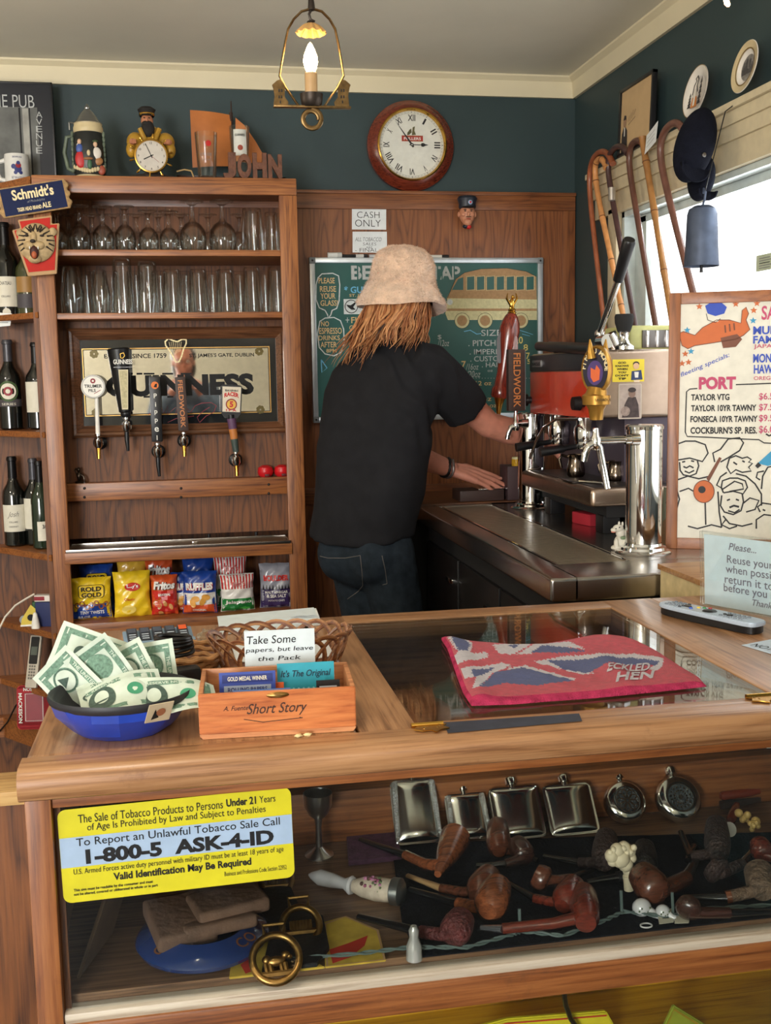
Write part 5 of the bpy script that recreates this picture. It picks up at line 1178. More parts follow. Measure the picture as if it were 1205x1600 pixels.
m.poly(F, F.pp([(541, 476), (548, 477), (555, 472), (556, 474), (552, 480), (556, 484), (549, 484), (544, 480)]), ink, .0016); bt('STOUT', 562, 469, 596, 477, cgy); bt('STAR', 562, 480, 588, 488, cgy)
bs([(543, 496), (543, 504)], .002, cw_); bs([(540, 500), (546, 500)], .002, cw_); bt('FULLERS', 549, 495, 600, 505, ct, .01); bt('CHISWICK', 546, 508, 590, 516, ct, .005)
bs([(542, 521), (547, 528), (555, 520)], .003, cbl); bt('TRUMER', 549, 520, 600, 530, cbl, .01); bs([(502, 562), (503, 582), (511, 575), (502, 562)], .004, cbl); bt('PILSNER', 546, 534, 596, 541, ct); bt('PIPPEL', 549, 548, 600, 558, ct, .01); bt('RACER 5', 549, 572, 600, 582, cbl, .01)
bp([(705, 452), (712, 436), (726, 426), (752, 420), (792, 419), (822, 424), (838, 432), (839, 478), (700, 478), (698, 466)], ctan, .0006)
bp([(699, 466), (839, 468), (839, 500), (700, 500), (696, 490)], ccr, .0008); bs([(697, 484), (839, 484)], .009, ctan, l=.001)
bp([(706, 453), (716, 436), (724, 433), (724, 453)], grn2, .001)
for i in range(7): bp([(730+i*15.5, 433), (741+i*15.5, 432), (741+i*15.5, 452), (730+i*15.5, 453)], grn2, .001); bs([(729+i*15.5, 432), (742+i*15.5, 431), (742+i*15.5, 453), (729+i*15.5, 454)], .002, ccr, True, .0012)
for x in (722, 758, 814): cc_=F.px(x, 501); m.disc(F, cc_[0], cc_[1], .029, ccr, .0012); m.disc(F, cc_[0], cc_[1], .02, ctan, .0014); m.ring(F, cc_[0], cc_[1], .029, .0015, ink, .0016)
bs([(699, 466), (705, 452), (712, 436), (726, 426), (752, 420), (792, 419), (822, 424), (838, 432)], .0016, ink, l=.0012)
cc_=F.px(703, 472); m.disc(F, cc_[0], cc_[1], .011, cw_, .0014); bs([(725, 518), (735, 516), (745, 522), (752, 521)], .003, cbl); bs([(812, 516), (822, 519), (833, 523)], .002, cbl); bs([(816, 522), (828, 525)], .002, cbl)
bt('SIZES', 752, 515, 792, 525, cgy, .005)
for s, a, b_, c_, d_ in (('. PITCHER', 732, 531, 790, 541, ), ('. IMPERIAL', 734, 545, 792, 554), ('. CUSTOM', 735, 556, 788, 565), ('. HALF', 753, 566, 786, 574)): bt(s, a, b_, c_, d_, cgy, .008)
for s, a, b_, c_, d_ in (('20', 804, 526, 817, 537), ('8', 818, 538, 825, 548), ('7', 822, 551, 828, 561), ('$ 5', 814, 561, 829, 570)): bt(s, a, b_, c_, d_, cyl_, .008)
bt('$', 684, 523, 690, 531, cgy); bt('/12oz', 684, 531, 702, 541, cgy, 0, .2); bt('TOGO $', 700, 568, 718, 573, ct); bt('7', 721, 564, 728, 575, ct, .01); bt('/16oz', 728, 568, 748, 578, cgy, 0, .2); bt('& 8', 714, 578, 728, 588, ct, .01); bt('/20oz', 729, 579, 751, 590, cgy, 0, .2)
bt('oz', 762, 578, 770, 581, cgy)
for i in range(26): bs([(716+i*4.6, 591), (717.6+i*4.6, 591)], .0016, cgy)
bt('$ 7 / 12 oz', 716, 595, 768, 604, ct, .01); bt('1 oz', 744, 619, 768, 627, ct); bt('16 oz', 752, 630, 776, 637, ct); bt('6 8', 814, 615, 824, 631, ct); bt('$ 4', 690, 612, 710, 622, ct)
m.build('panel', gb)
def pen(px0, px1, py, col, capc, name, label, r=.006):
 a=PY(px0, py, Yb-.004); b_=PY(px1, py, Yb-.004); z=bz1+r; m=MB(); l=b_.x-a.x
 m.tube([(a.x, Yb-.003, z), (a.x+l*.7, Yb-.003, z)], r, mat('pen_'+name[0], col, .4), 12); m.tube([(a.x+l*.68, Yb-.003, z), (b_.x, Yb-.003, z)], r*1.06, mat('cap_'+name[0], capc, .4), 12); solo(m, 'marker_pen', label, 'marker', 'markers on top of the green board')
pen(512, 534, 398, (220, 220, 214), (190, 190, 186), 'aw', 'fat white marker lying at the left end of the green board top', .0095)
pen(535, 556, 399, (30, 30, 32), (20, 20, 22), 'bk', 'black marker lying beside the fat white marker', .006)
pen(556, 574, 399, (200, 200, 196), (30, 30, 32), 'cb', 'short white marker with a dark cap below the tobacco note', .0065)
pen(577, 596, 399, (190, 190, 190), (30, 30, 32), 'db', 'marker with grey barrel beside the brim of the hat', .006)
pen(668, 701, 399, (216, 214, 206), (24, 24, 26), 'ew', 'white marker with black cap lying right of the hat', .0055)
# ====== pendant lamp
Yl=2.6; LF=WALLF(Yl); k=span(0, 1, 100, Yl)
c0=LF.px(487, 160)
lamp=thing('pendant_lamp', 'old brass lantern pendant with one glowing candle bulb', 'lamp', LF.L(*LF.px(487, 203)))
lb=mat('lantern_brass', (120, 96, 62), .32, .9, noise=.35, nscale=70); li=mat('lantern_dark', (60, 52, 46), .45, .7, noise=.3, nscale=60)
m=MB()
for sx in (-1, 1):
 pts=[(487+sx*dx, y) for dx, y in ((2, 14), (16, 18), (28, 30), (37, 46), (42, 70), (47, 100), (50, 119), (40, 138), (27, 156), (20, 166))]
 m.tube([LF.L(*LF.px(*p)) for p in pts], .0052, lb, 8, flat=.55)
m.build('arms', lamp)
m=MB(); m.tube([LF.L(*LF.px(487, 16)), LF.L(*LF.px(486,-4)), Vector((LF.L(*LF.px(486, 0)).x, Yl, ZC-.012))], [.009, .006, .005], li, 10); m.lathe([(0, 0), (.012, .002), (.035, .016), (.04, .028), (0, .028)], li, 20, trs((LF.L(*LF.px(486, 0)).x, Yl, ZC-.028)))
m.tube([LF.L(*LF.px(*p)) for p in ((487, 14), (483, 22), (485, 30), (491, 33), (488, 38))], .003, li, 8); m.build('stem', lamp)
m=MB(); sh=mat('scallop_glass', (206, 160, 96), .4, sub=.2); q=LF.L(*LF.px(486, 52))
def scal(u, v):
 a=u*2*PI; r_=(.004+.031*v)*(1+.05*math.cos(a*12)*v); return (q.x+r_*math.cos(a), Yl+r_*math.sin(a), q.z+.022*(1-v**1.8)+.0015*math.cos(a*12)*v)
m.sheet(scal, 72, 10, sh, thick=.0015); m.lathe([(0, .03), (.008, .026), (.01, .02), (.012, .016)], li, 14, trs((q.x, Yl, q.z))); m.build('scalloped_shade', lamp)
m=MB(); bz0_=LF.px(487, 167)[1]; zc=LF.px(487, 148)[1]
m.lathe([(0, 0), (.018, 0), (.024, .006), (.026, .018), (.027, .028), (.022, .028), (.02, .016), (0, .012)], li, 20, trs((c0[0], Yl, bz0_)))
xL, xR=LF.px(428, 168)[0], LF.px(548, 167)[0]; m.box(xL, xR, Yl-.008, Yl+.008, bz0_-.003, bz0_+.002, lb, .001); m.build('crossbar', lamp)
for s_, x0 in ((1, 424), (-1, 549)):
 m=MB(); pts=[(0, 168), (2, 150), (0, 138), (-2, 133), (6, 126), (12, 124), (20, 134), (18, 140), (18, 152), (24, 160), (22, 168)]
 pp_=[LF.px(x0+s_*(dx+3), y) for dx, y in pts]
 m.prism(pp_ if s_<0 else pp_[::-1], .006, lb, LF.M(), .0008,-.003)
 for dx, y in ((9, 142), (13, 142), (9, 152), (13, 152), (11, 160)): qq=LF.px(x0+s_*(dx+3), y); m.box(qq[0]-.0015, qq[0]+.0015, Yl-.0045, Yl+.0045, qq[1]-.003, qq[1]+.003, black)
 m.build('house_ornament', lamp)
m=MB(); rc=LF.px(487, 186); m.tube([(rc[0]+.0235*math.cos(a)*(1-t*.25), Yl, rc[1]+.0235*math.sin(a)*(1-t*.25)) for t, a in [(i/30, PI/2-i*2*PI/26) for i in range(34)]], .0036, lb, 8, flat=1.6); m.build('scroll', lamp)
m=MB(); m.lathe([(0, 0), (.0135, 0), (.0145, .004), (.0145, .048), (.012, .05), (0, .05)], mat('candle_sleeve', (186, 150, 104), .5), 18, trs((c0[0], Yl, bz0_+.026))); m.build('candle', lamp)
m=MB(); zb0=bz0_+.076; m.lathe([(0, 0), (.009, 0), (.0135, .010), (.0170, .024), (.0155, .036), (.0095, .052), (.004, .063), (0, .067)], glow('bulb_glow', (255, 214, 150), 45), 20, trs((c0[0], Yl, zb0))); m.build('bulb', lamp)
q=PX(1136, 4, 1.40); sl=thing('string_light', 'small glowing bulb on a dark wire high in the top right corner', 'lamp', q)
m=MB(); m.lathe([(0,-.012), (.005,-.009), (.007, 0), (.004, .010), (0, .012)], glow('small_bulb_glow', (255, 206, 150), 14), 12, trs(q, ry=-.6)); m.build('bulb', sl)
m=MB(); m.tube([q+Vector((-.006, 0, .008)), q+Vector((0,-.02, .03)), q+Vector((.03, .2, .12)), q+Vector((.07, .3, .14))], .002, black, 6); m.tube([q+Vector((0,-.02, .03)), q+Vector((0,-.3, .06))], .002, black, 6); m.tube([q+Vector((-.003, 0, .004)), q+Vector((-.008, 0, .012))], .004, black, 8); m.build('wire', sl)
# ====== window ledge: picture, plates, caps, bell, canes
ZLG=WZ1+.165
XG=XW-.018
a=PX(981, 226, XG); b_=PX(1034, 200, XG); t_=PX(981, 160, XG)
F=Fr((XG-.03, a.y, ZLG), (0, b_.y-a.y, 0), (.035, 0, 1)); W_=abs(a.y-b_.y); H_=.215
pf=thing('framed_portrait', 'small black framed sepia portrait with signature leaning in the corner above canes', 'picture', F.o)
m=MB()
for u0, v0, u1, v1 in ((0, 0, W_, .01), (0, H_-.01, W_, H_), (0, 0, .01, H_), (W_-.01, 0, W_, H_)): m.box(u0, u1, v0, v1,-.008, .008, black, .001, T=F.M())
m.build('frame', pf)
m=MB(); m.rect(F, .008, .008, W_-.008, H_-.008, mat('sepia_paper', (190, 160, 118), .6, noise=.06, nscale=20), .002)
dk=mat('photo_dark', (50, 44, 42), .6); m.poly(F, [(.02, .01), (.07, .01), (.066, .075), (.05, .09), (.035, .088), (.022, .07)], dk, .0026); m.disc(F, .045, .105, .013, mat('photo_face', (150, 118, 92), .6), .003, ry=.018); m.poly(F, [(.033, .112), (.057, .112), (.055, .124), (.04, .127)], dk, .0034); m.rect(F, .042, .06, .049, .088, white, .0032)
m.stroke(F, [(.07, .10), (.082, .118), (.086, .10), (.096, .124), (.10, .105), (.112, .13), (.116, .112), (.13, .128)], .0018, ink, .003); m.stroke(F, [(.075, .09), (.13, .105)], .0016, ink, .003); m.build('photo', pf)
def plate(px, py, ry, label, kind):
 c=PX(px, py, XG-.022); R_=ry*span(0, 1, py, c.y)*1.0
 n=Vector((-.97, 0, .16)).normalized(); u=Vector((0,-1, 0)); v=n.cross(u)
 if v.z<0: v=-v; u=-u
 F=Fr(Vector((XG-.02, c.y, ZLG+R_*.985)), (0,-1, 0), v)
 if F.z.x>0: F=Fr(F.o, (0, 1, 0), v)
 t=thing('wall_plate', label, 'plate', (XG-.03, c.y, ZLG), 'plates on the window ledge')
 M4=F.M(); por=mat('porcelain', (222, 216, 206), .2, coat=.4); m=MB()
 m.lathe([(0, 0), (R_*.55, .0), (R_*.66, .006), (R_*.97, .012), (R_, .014), (R_*.97, .0155), (R_*.66, .0095), (R_*.55, .0035), (0, .0035)], por, 40, M4); m.build('dish', t)
 m=MB(); gl_=mat('plate_gilt', (150, 120, 62), .3, .7)
 if kind==0:
  m.lathe([(R_*.94, .0148), (R_*1.0, .0158)], gl_, 40, M4)
  tw=mat('print_black', (46, 44, 46), .5)
  for cx_, h_ in ((-.4, .5), (.42, .9)):
   for i in range(5): y0=-.55+i*h_*.22; m.poly(F, [(R_*(cx_-.16+i*.02), R_*y0), (R_*(cx_+.16-i*.02), R_*y0), (R_*cx_, R_*(y0+h_*.3))], tw, .0142)
  m.stroke(F, [(R_*q[0], R_*q[1]) for q in ((-.2,-.1), (-.15, .25), (0, .4), (-.1, .5), (.05, .58), (.15, .45), (.1, .2), (.2,-.05))], .006, tw, .0146); m.poly(F, [(-R_*.25,-R_*.6), (R_*.25,-R_*.6), (R_*.18,-R_*.2), (-R_*.18,-R_*.2)], mat('fire_orange', (196, 120, 50), .5), .0140); m.rect(F,-R_*.06,-R_*.55, R_*.1, R_*.1, por, .0150)
 else:
  m.lathe([(R_*.68, .0112), (R_*.98, .0158)], mat('plate_rim_cream', (198, 180, 140), .3), 40, M4)
  m.ring(F, 0, 0, R_*.70, .003, gl_, .0135)
  ps, pl_=mat('print_scene', (120, 116, 110), .5, noise=.5, nscale=90), mat('print_dark', (70, 68, 68), .5, noise=.5, nscale=120)
  m.disc(F, 0, 0, R_*.5, ps, .0046); m.poly(F, [(-R_*.42,-R_*.26), (R_*.42,-R_*.26), (R_*.36, R_*.02), (R_*.1,-R_*.08), (-R_*.2, R_*.04), (-R_*.44,-R_*.02)], pl_, .005)
  for q_, w_, h_ in ((-.3, .1, .3), (-.12, .16, .4), (.16, .12, .34), (.32, .08, .2)): m.rect(F, R_*(q_-w_/2),-R_*.05, R_*(q_+w_/2), R_*(h_-.05), pl_, .0054)
 m.build('decoration', t)
plate(1093, 138, 47, 'white plate with gilt rim and tree scene, behind the hanging cap', 0)
plate(1170, 117, 47, 'cream rimmed plate with grey engraved scene, at the right on the window ledge', 1)
q=PX(1018, 216, XI-.05); F=Fr(q, (-.1,-1, .16), (.15, .16, 1)); m=MB(); m.prism([(-.055,-.03), (.05,-.03), (.055, .032), (-.052, .028)], .0008, paper, F.M())
for i in range(3): m.stroke(F, [(-.04, .012-i*.013), (.035, .014-i*.013)], .0014, mat('pencil', (130, 130, 132), .7), .0014)
solo(m, 'price_card', 'white handwritten card leaning on the canes below the framed portrait', 'card')
def cane(hook, top, low, xt, xl, r, mtl, label, bands=None, nm='walking_cane'):
 pts=[]
 for p in hook: pts.append(PX(*p, xt-.005))
 A=PX(*top, xt); B_=PX(*low, xl)
 d=(B_-A); k=(1.012-A.z)/d.z; E=A+d*k
 pts+=[A+(E-A)*(i/12) for i in range(13)]
 for _ in range(2):
  q=[pts[0]]+[(pts[i-1]+pts[i]*2+pts[i+1])/4 for i in range(1, len(pts)-1)]+[pts[-1]]; pts=q
 fine=[]
 for i in range(len(pts)-1):
  for s_ in range(3): fine.append(pts[i].lerp(pts[i+1], s_/3))
 fine.append(pts[-1])
 for _ in range(3): fine=[fine[0]]+[(fine[i-1]+fine[i]*2+fine[i+1])/4 for i in range(1, len(fine)-1)]+[fine[-1]]
 n=len(fine); t=thing(nm, label, 'cane', E-Vector((0, 0, .012)), 'walking canes hooked at the window')
 m=MB(); rad=[r*(1-.25*i/n) for i in range(n)]
 if bands:
  for i in range(n):
   if i%bands==0: rad[i]*=1.16
 m.tube(fine, rad, mtl, 12); m.build('shaft', t)
 if bands:
  m=MB()
  for i in range(bands, n-1, bands): d_=(fine[i+1]-fine[i-1]).normalized()*.0015; m.tube([fine[i]-d_, fine[i]+d_], rad[i]*1.05, mat('bamboo_node', (96, 56, 32), .6), 12)
  m.build('nodes', t)
 m=MB(); m.tube([E-d.normalized()*.02, E+d.normalized()*.0], r*.9, black, 10); m.build('ferrule', t)
 return t, fine
cb=lambda n, c: mat('cane_'+n, c, .4, noise=.2, nscale=30, coat=.2)
cane([(958, 256), (955, 240), (947, 232), (937, 233), (927, 242), (920, 256)], (918, 275), (941, 480), 1.44, 1.448, .0105, cb('rust', (140, 76, 46)), 'reddish brown walking cane, leftmost of the hooked canes')
cane([(948, 262), (946, 250), (940, 243), (932, 246), (927, 256)], (927, 272), (973, 488), 1.435, 1.445, .0105, cb('bamboo', (192, 132, 78)), 'light bamboo walking cane with dark nodes, second of the hooked canes', 5)
cane([(981, 240), (979, 229), (970, 223), (958, 227), (950, 240), (947, 256)], (950, 272), (992, 505), 1.44, 1.448, .0105, cb('umber', (66, 42, 40)), 'dark walking cane with a silver collar behind the espresso lever')
cane([(1003, 222), (999, 216), (990, 217), (983, 226), (979, 244)], (984, 268), (1024, 505), 1.44, 1.448, .0105, cb('walnut', (88, 54, 42)), 'thin walnut walking cane left of the paper card')
cane([(1004, 214), (1004, 224)], (1008, 240), (1043, 456), 1.44, 1.448, .0105, cb('honey', (150, 104, 56)), 'honey coloured straight cane behind the paper card', 6)
cane([(1066, 200), (1064, 190), (1055, 186), (1042, 193), (1032, 211), (1028, 230)], (1030, 250), (1082, 453), 1.44, 1.45, .0115, cb('chestnut', (102, 66, 54)), 'chestnut walking cane with big hook, left of the hanging cap')
m=MB(); a=PX(956, 303, 1.43); m.tube([a+Vector((0, 0, .02)), a-Vector((0, .003, .022))], .0125, mat('collar_silver', (190, 184, 176), .3, .8), 14); solo(m, 'cane_collar', 'pale silver collar band around the dark cane', 'collar')
q=PX(1084, 226, 1.36)
wl=mat('navy_felt', (18, 20, 30), 1.0, noise=.2, nscale=80, bump=.4, bscale=300, spec=.15)
def cap_thing(px, py, rw, rh, tilt, X, label, brim):
 c=PX(px, py, X); k=span(0, 1, py, c.y)
 t=thing('flat_cap', label, 'cap', c-Vector((0, 0, rh*k)), 'caps hanging at the window')
 M4=Matrix.Translation(c)@Matrix.Rotation(tilt, 4, Vector((0.15, 1, 0)))
 m=MB(); m.ball((0, 0, 0), (rw*k, .05, rh*k), wl, 28, 18, T=M4)
 for i in range(4):
  pass
 m.build('crown', t)
 m=MB(); m.sheet(lambda u, v: ((u-.5)*rw*1.5*k,-.035-.02*v,-rh*k*(.62+.42*v*math.sqrt(max(0, 1-(2*u-1)**2)))), 16, 6, wl, T=M4, thick=.004); m.build('brim', t)
 if brim: m=MB(); m.lathe([(0, 0), (.007, 0), (.006, .003), (0, .004)], darksteel, 10, M4@Matrix.Translation((.012,-.0485,-.03))@Matrix.Rotation(PI/2, 4, 'X')); m.build('badge', t)
 return t
cap_thing(1086, 227, 36, 68, .28, 1.37, 'large dark navy flat cap hanging in front of the plate', True)
cap_thing(1096, 278, 22, 42, .12, 1.415, 'smaller dark cap hanging just behind and below the large cap', False)
c=PX(1097, 368, 1.37); k=span(0, 1, 368, c.y); r=30*k
bt_=PX(1097, 416, 1.37).z; tp=PX(1097, 320, 1.37).z
cbel=thing('cow_bell', 'dark blue grey metal bell hanging below the caps at the window', 'bell', (c.x, c.y, bt_))
bm_=mat('bell_iron', (74, 84, 104), .5, .4, noise=.2, nscale=30); h=tp-bt_
m=MB(); m.lathe([(r*1.06, 0), (r*1.05, .004), (r*.98, h*.3), (r*.9, h*.84), (r*.8, h*.93), (r*.5, h*.98), (0, h), (0, h*.96), (r*.75, h*.88), (r*.95, h*.2), (r*1.02, 0)], bm_, 32, trs((c.x, c.y, bt_))); m.build('body', cbel)
m=MB(); m.tube([(c.x, c.y, tp-.004), (c.x, c.y-.012, tp+.012), (c.x, c.y-.016, tp+.03), (c.x, c.y-.006, tp+.04), (c.x+.004, c.y+.004, tp+.03)], .003, bm_, 8); m.build('hanger', cbel)
m=MB(); m.tube([(c.x, c.y, bt_+.1), (c.x, c.y, bt_-.006), (c.x, c.y, bt_-.016)], [.004, .004, .005], black, 8); m.build('clapper', cbel)
m=MB(); m.tube([(c.x, c.y-.012, tp+.03), (c.x+.06, c.y, ZLG-.03), (XI-.012, c.y, ZLG-.004)], .0016, black, 6); solo(m, 'bell_cord', 'thin dark cord holding the bell and caps to the window ledge', 'cord')
XS_=XP-.0012; a=Vector(PX(1182, 425, XS_)); b_=PX(1214, 393, XS_)
F=Fr((XS_, a.y, a.z), (0,-1, 0), (0, 0, 1)); W_=a.y-b_.y; H_=b_.z-a.z
m=MB(); m.prism([(0, 0), (W_, 0), (W_, H_), (0, H_)], .0008, mat('sticker_greenish', (196, 204, 176), .6), F.M())
for i in range(5): m.rect(F, W_*.15, H_*(.15+i*.15), W_*(.8 if i%2 else .7), H_*(.2+i*.15), ink if i==2 else mat('pencil', (130, 130, 132), .7), .0012)
solo(m, 'pane_sticker', 'small pale printed sticker on the bright window pane at the right edge', 'sticker')
# ====== beer towers
ZB=ZT
def tower(x, y, label, H=.318):
 t=thing('beer_tower', label, 'beer tower', (x, y, ZB), 'chrome beer towers on the steel bar')
 m=MB(); m.lathe([(0, 0), (.068, 0), (.070, .003), (.066, .006), (.058, .008), (.056, .014), (.048, .018), (.046, .024)], chrome, 40, trs((x, y, ZB))); m.build('base_flange', t)
 m=MB(); m.lathe([(.0445, .02), (.0445, H-.012), (.047, H-.011), (.0475, H-.004), (.044, H), (0, H+.001)], chrome, 48, trs((x, y, ZB))); m.build('column', t)
 return t
t1=tower(1.127, 3.488, 'chrome beer tower at the far end of the drip tray, with two tap handles')
t2=tower(1.111, 2.535, 'chrome beer tower nearest the camera, beside the menu board')
def side_faucet(par, x0, y, z, xe):
 """shank from the column to a tap at xe, spout pointing down to the bar side"""
 m=MB()
 m.tube([(x0, y, z), (x0-.02, y, z), (x0-.021, y, z), (x0-.035, y, z)], [.015, .015, .012, .012], chrome, 16)
 m.tube([(x0-.03, y, z), (xe, y, z)], .0085, chrome, 12)
 m.lathe([(0,-.024), (.009,-.023), (.013,-.014), (.013, .006), (.009, .012), (.007, .03), (0, .03)], chrome, 16, trs((xe, y, z)))
 m.tube([(xe, y, z-.006), (xe-.018, y, z-.014), (xe-.026, y, z-.03), (xe-.03, y, z-.05)], [.010, .010, .009, .008], chrome, 12)
 m.build('faucet', par)
z1=PY(800, 663, 3.40).z
y_f, y_r=3.44, 3.56
XH1=PY(806, 600, y_f).x; XH2=PY(779, 650, y_r).x
side_faucet(t1, 1.127-.03, y_f, z1, XH1); side_faucet(t1, 1.127-.03, y_r, z1, XH2)
b0=Vector((XH1, y_f, z1+.03)); ztop=PY(806, 546, y_f).z; zbt=PY(806, 642, y_f).z
hd1=thing('tap_handle', 'dark walnut tap handle with copper vertical lettering on the far tower', 'tap handle', b0)
m=MB(); m.tube([b0-Vector((0, 0, .002)), (XH1, y_f, zbt+.004)], .006, chrome, 10); m.box(XH1-.028, XH1+.028, y_f-.014, y_f+.014, zbt, ztop, wal, .002, T=None); m.box(XH1+.0285, XH1+.0295, y_f-.012, y_f+.012, zbt+.004, ztop-.004, mat('handle_edge', (150, 150, 156), .5)); m.build('board', hd1)
F=WALLF(y_f-.0145); m=MB(); m.text(F, 'FIELDWORK', XH1-.012, ztop-.012, (ztop-zbt)-.024, .024, cop, .0008, .012, rot=-PI/2); m.build('lettering', hd1)
b0=Vector((XH2, y_r, z1+.03)); tpv=PY(800, 490, y_r); top=PY(803, 452, y_r); lo=PY(781, 622, y_r)
hd2=thing('tap_handle', 'tall turned red wooden tap handle with a gilt eagle on top', 'tap handle', b0)
rw=wood('red_mahogany', (140, 50, 34), (116, 38, 26), (70, 22, 16), 'Z', figure=.2, coat=.8, rough=.2)
m=MB(); ax=tpv-lo
prf=[(0, .028), (.03, .033), (.10, .032), (.14, .026), (.3, .022), (.5, .026), (.68, .033), (.8, .035), (.9, .030), (.97, .021), (1.0, .014)]
m.tube([lo+ax*p for p, _ in prf], [r_ for _, r_ in prf], rw, 24); m.tube([lo+ax*.285, lo+ax*.292], .0171, gold, 20); m.build('shaft', hd2)
m=MB(); m.tube([b0-Vector((0, 0, .004)), b0+(lo-b0)*.5, lo-ax*.02, lo], [.007, .011, .017, .02], gold, 18); m.build('ferrule', hd2)
F=Fr(lo+ax*.6, (1,-.3, 0), ax); m=MB(); m.prism([(-.034,-.05), (-.02,-.055), (-.02, .055), (-.034, .03)], .02, mat('shield_grey', (64, 58, 60), .4), F.M(), .003, .004); m.prism([(.018,-.06), (.036,-.05), (.036, .03), (.018, .05)], .022, rw, F.M(), .003, .004); m.build('shield', hd2)
m=MB(); g=tpv; m.lathe([(0,-.004), (.013,-.002), (.015, .004), (.011, .008), (.013, .012), (.009, .018), (0, .018)], gold, 18, trs(g))
m.ball((g.x, g.y, g.z+.032), (.010, .008, .018), gold, 12, 8); m.ball((g.x+.002, g.y-.004, g.z+.054), (.006, .006, .007), gold, 10, 7); m.tube([(g.x+.004, g.y-.008, g.z+.053), (g.x+.008, g.y-.016, g.z+.05)], [.003, .001], gold, 6)
for sx in (-1, 1):
 m.tube([(g.x+sx*.006, g.y, g.z+.03), (g.x+sx*.018, g.y, g.z+.05), (g.x+sx*.014, g.y, g.z+.068)], [.008, .007, .002], gold, 10, flat=.5); m.tube([(g.x+sx*.004, g.y, g.z+.02), (g.x+sx*.005, g.y, g.z+.012)], .004, gold, 8)
m.build('eagle', hd2)
z2=PY(940, 688, 2.50).z; y2=2.50; xh=PY(931, 650, y2).x
side_faucet(t2, 1.111-.03, y2, z2, xh)
m=MB(); a=PY(937, 700, y2); b_=PY(949, 764, y2-.02); m.tube([(xh+.004, y2, z2-.01), a, b_], [.010, .009, .008], chrome, 12); m.build('spout', t2)
b0=Vector((xh, y2, z2+.03)); k2=span(0, 1, 600, y2)
gh=thing('tap_handle', 'golden oval tap handle with a dark blue picture face on the near tower', 'tap handle', b0)
gg_=mat('gold_paint', (174, 130, 58), .32, .7)
P=lambda px, py: PY(px, py, y2)
m=MB(); pts=[P(932, 656), P(932, 640), P(932, 633), P(932, 632), P(932, 618), P(932, 617), P(934, 606)]; m.tube(pts, [12*k2, 14*k2, 19*k2, 25*k2, 26*k2, 20*k2, 17*k2], gg_, 24)
for px_, py_ in ((923, 536), (946, 536)): m.tube([P(px_+(2 if px_<930 else-2), 560), P(px_, 546), P(px_-(1 if px_<930 else-1), 530)], [9*k2, 6*k2, 1*k2], gg_, 12)
m.build('base', gh)
fdir=Vector((-.80,-.60, .0)); c=P(934, 578); c=Vector((c.x, y2, c.z))
F=Fr(c, fdir.cross(Vector((0, 0, 1)))*-1, (0, 0, 1))
if F.z.dot(fdir)<0: F=Fr(c, fdir.cross(Vector((0, 0, 1))), (0, 0, 1))
hh=44*k2; ww=30*k2
m=MB(); m.lathe([(0,-.018), (.8,-.016), (1.0,-.004), (1.0, .008), (.93, .014), (.86, .010), (0, .010)], gg_, 40, F.M()@Matrix.Diagonal((ww, hh, 1, 1))); m.build('oval_frame', gh)
m=MB(); m.disc(F, 0, 0, ww*.86, mat('face_navy', (26, 24, 44), .3), .0108, ry=hh*.86, seg=32); m.disc(F, 0,-hh*.12, ww*.55, mat('face_purple', (70, 50, 110), .4), .0114, ry=hh*.5, seg=24)
m.poly(F, [(-ww*.1,-hh*.5), (ww*.3,-hh*.4), (ww*.35, 0), (ww*.1, hh*.2), (0, 0), (-ww*.3, hh*.1), (-ww*.3,-hh*.3)], mat('face_orange', (206, 96, 50), .4), .0118)
def arc_text(F, s, rx, ry, a0, a1, h_, k, w):
 n=len(s)
 for i, ch_ in enumerate(s):
  a=math.radians(a0+(a1-a0)*i/max(1, n-1)); u, v=rx*math.cos(a), ry*math.sin(a); rot=math.atan2(ry*math.cos(a),-rx*math.sin(a))+PI
  if ch_!=' ': m.text(F, ch_, u-h_*.4*math.cos(rot), v-h_*.4*math.sin(rot), None, h_, k, w, .03, rot=rot)
arc_text(F, 'FIN DU MONDE', ww*.66, hh*.66, 170, 0, .012, crm, .0114); m.build('picture_face', gh)
m=MB(); F2=WALLF(y2-25*k2); m.text(F2, 'UNIBROUE', P(922, 624).x, P(922, 627).z, .04, .007, mat('gold_dark', (90, 66, 30), .4), .0008, .02); m.build('lettering', gh)
# ====== espresso machine
XF, XBk, YN, YFa=1.125, 1.425, 2.915, 3.50
es_=thing('espresso_machine', 'red and steel lever espresso machine on the steel bar by the window', 'espresso machine', (1.28, 3.2, ZT))
ms=mat('machine_steel', (172, 152, 136), .32, 1.0, bump=.02, bscale=40); mred=mat('machine_red', (190, 58, 34), .3, coat=.6); mdk=mat('machine_dark', (62, 58, 62), .35, .5)
zt_=PX(950, 545, XF).z; zr0=PX(840, 646, XF).z; zr1=PX(840, 581, XF).z
m=MB(); m.box(XF+.004, XBk, YN, YFa, zr0-.0, zt_, ms, .012, 3); m.build('housing', es_)
m=MB(); m.box(XF, XF+.02, YN+.004, YFa-.004, zr0, zr1, mred, .006); m.build('red_panel', es_)
m=MB(); m.box(XF-.001, XF+.02, YN+.002, YFa-.002, zr1+.001, zt_-.004, mdk, .006)
m.box(XF-.004, XF, 3.37, 3.46, (zr1+zt_)/2-.014, (zr1+zt_)/2+.008, mat('badge_silver', (150, 150, 150), .3, .8), .001); m.build('control_band', es_)
FX=Fr((XF-.005, 3.46, 0), (0,-1, 0), (0, 0, 1)); m=MB(); zc=(zr1+zt_)/2-.003; m.text(FX, 'RANCILIO', .008, zc-.006, .075, .010, ink, .0006, .02); m.build('badge_lettering', es_)
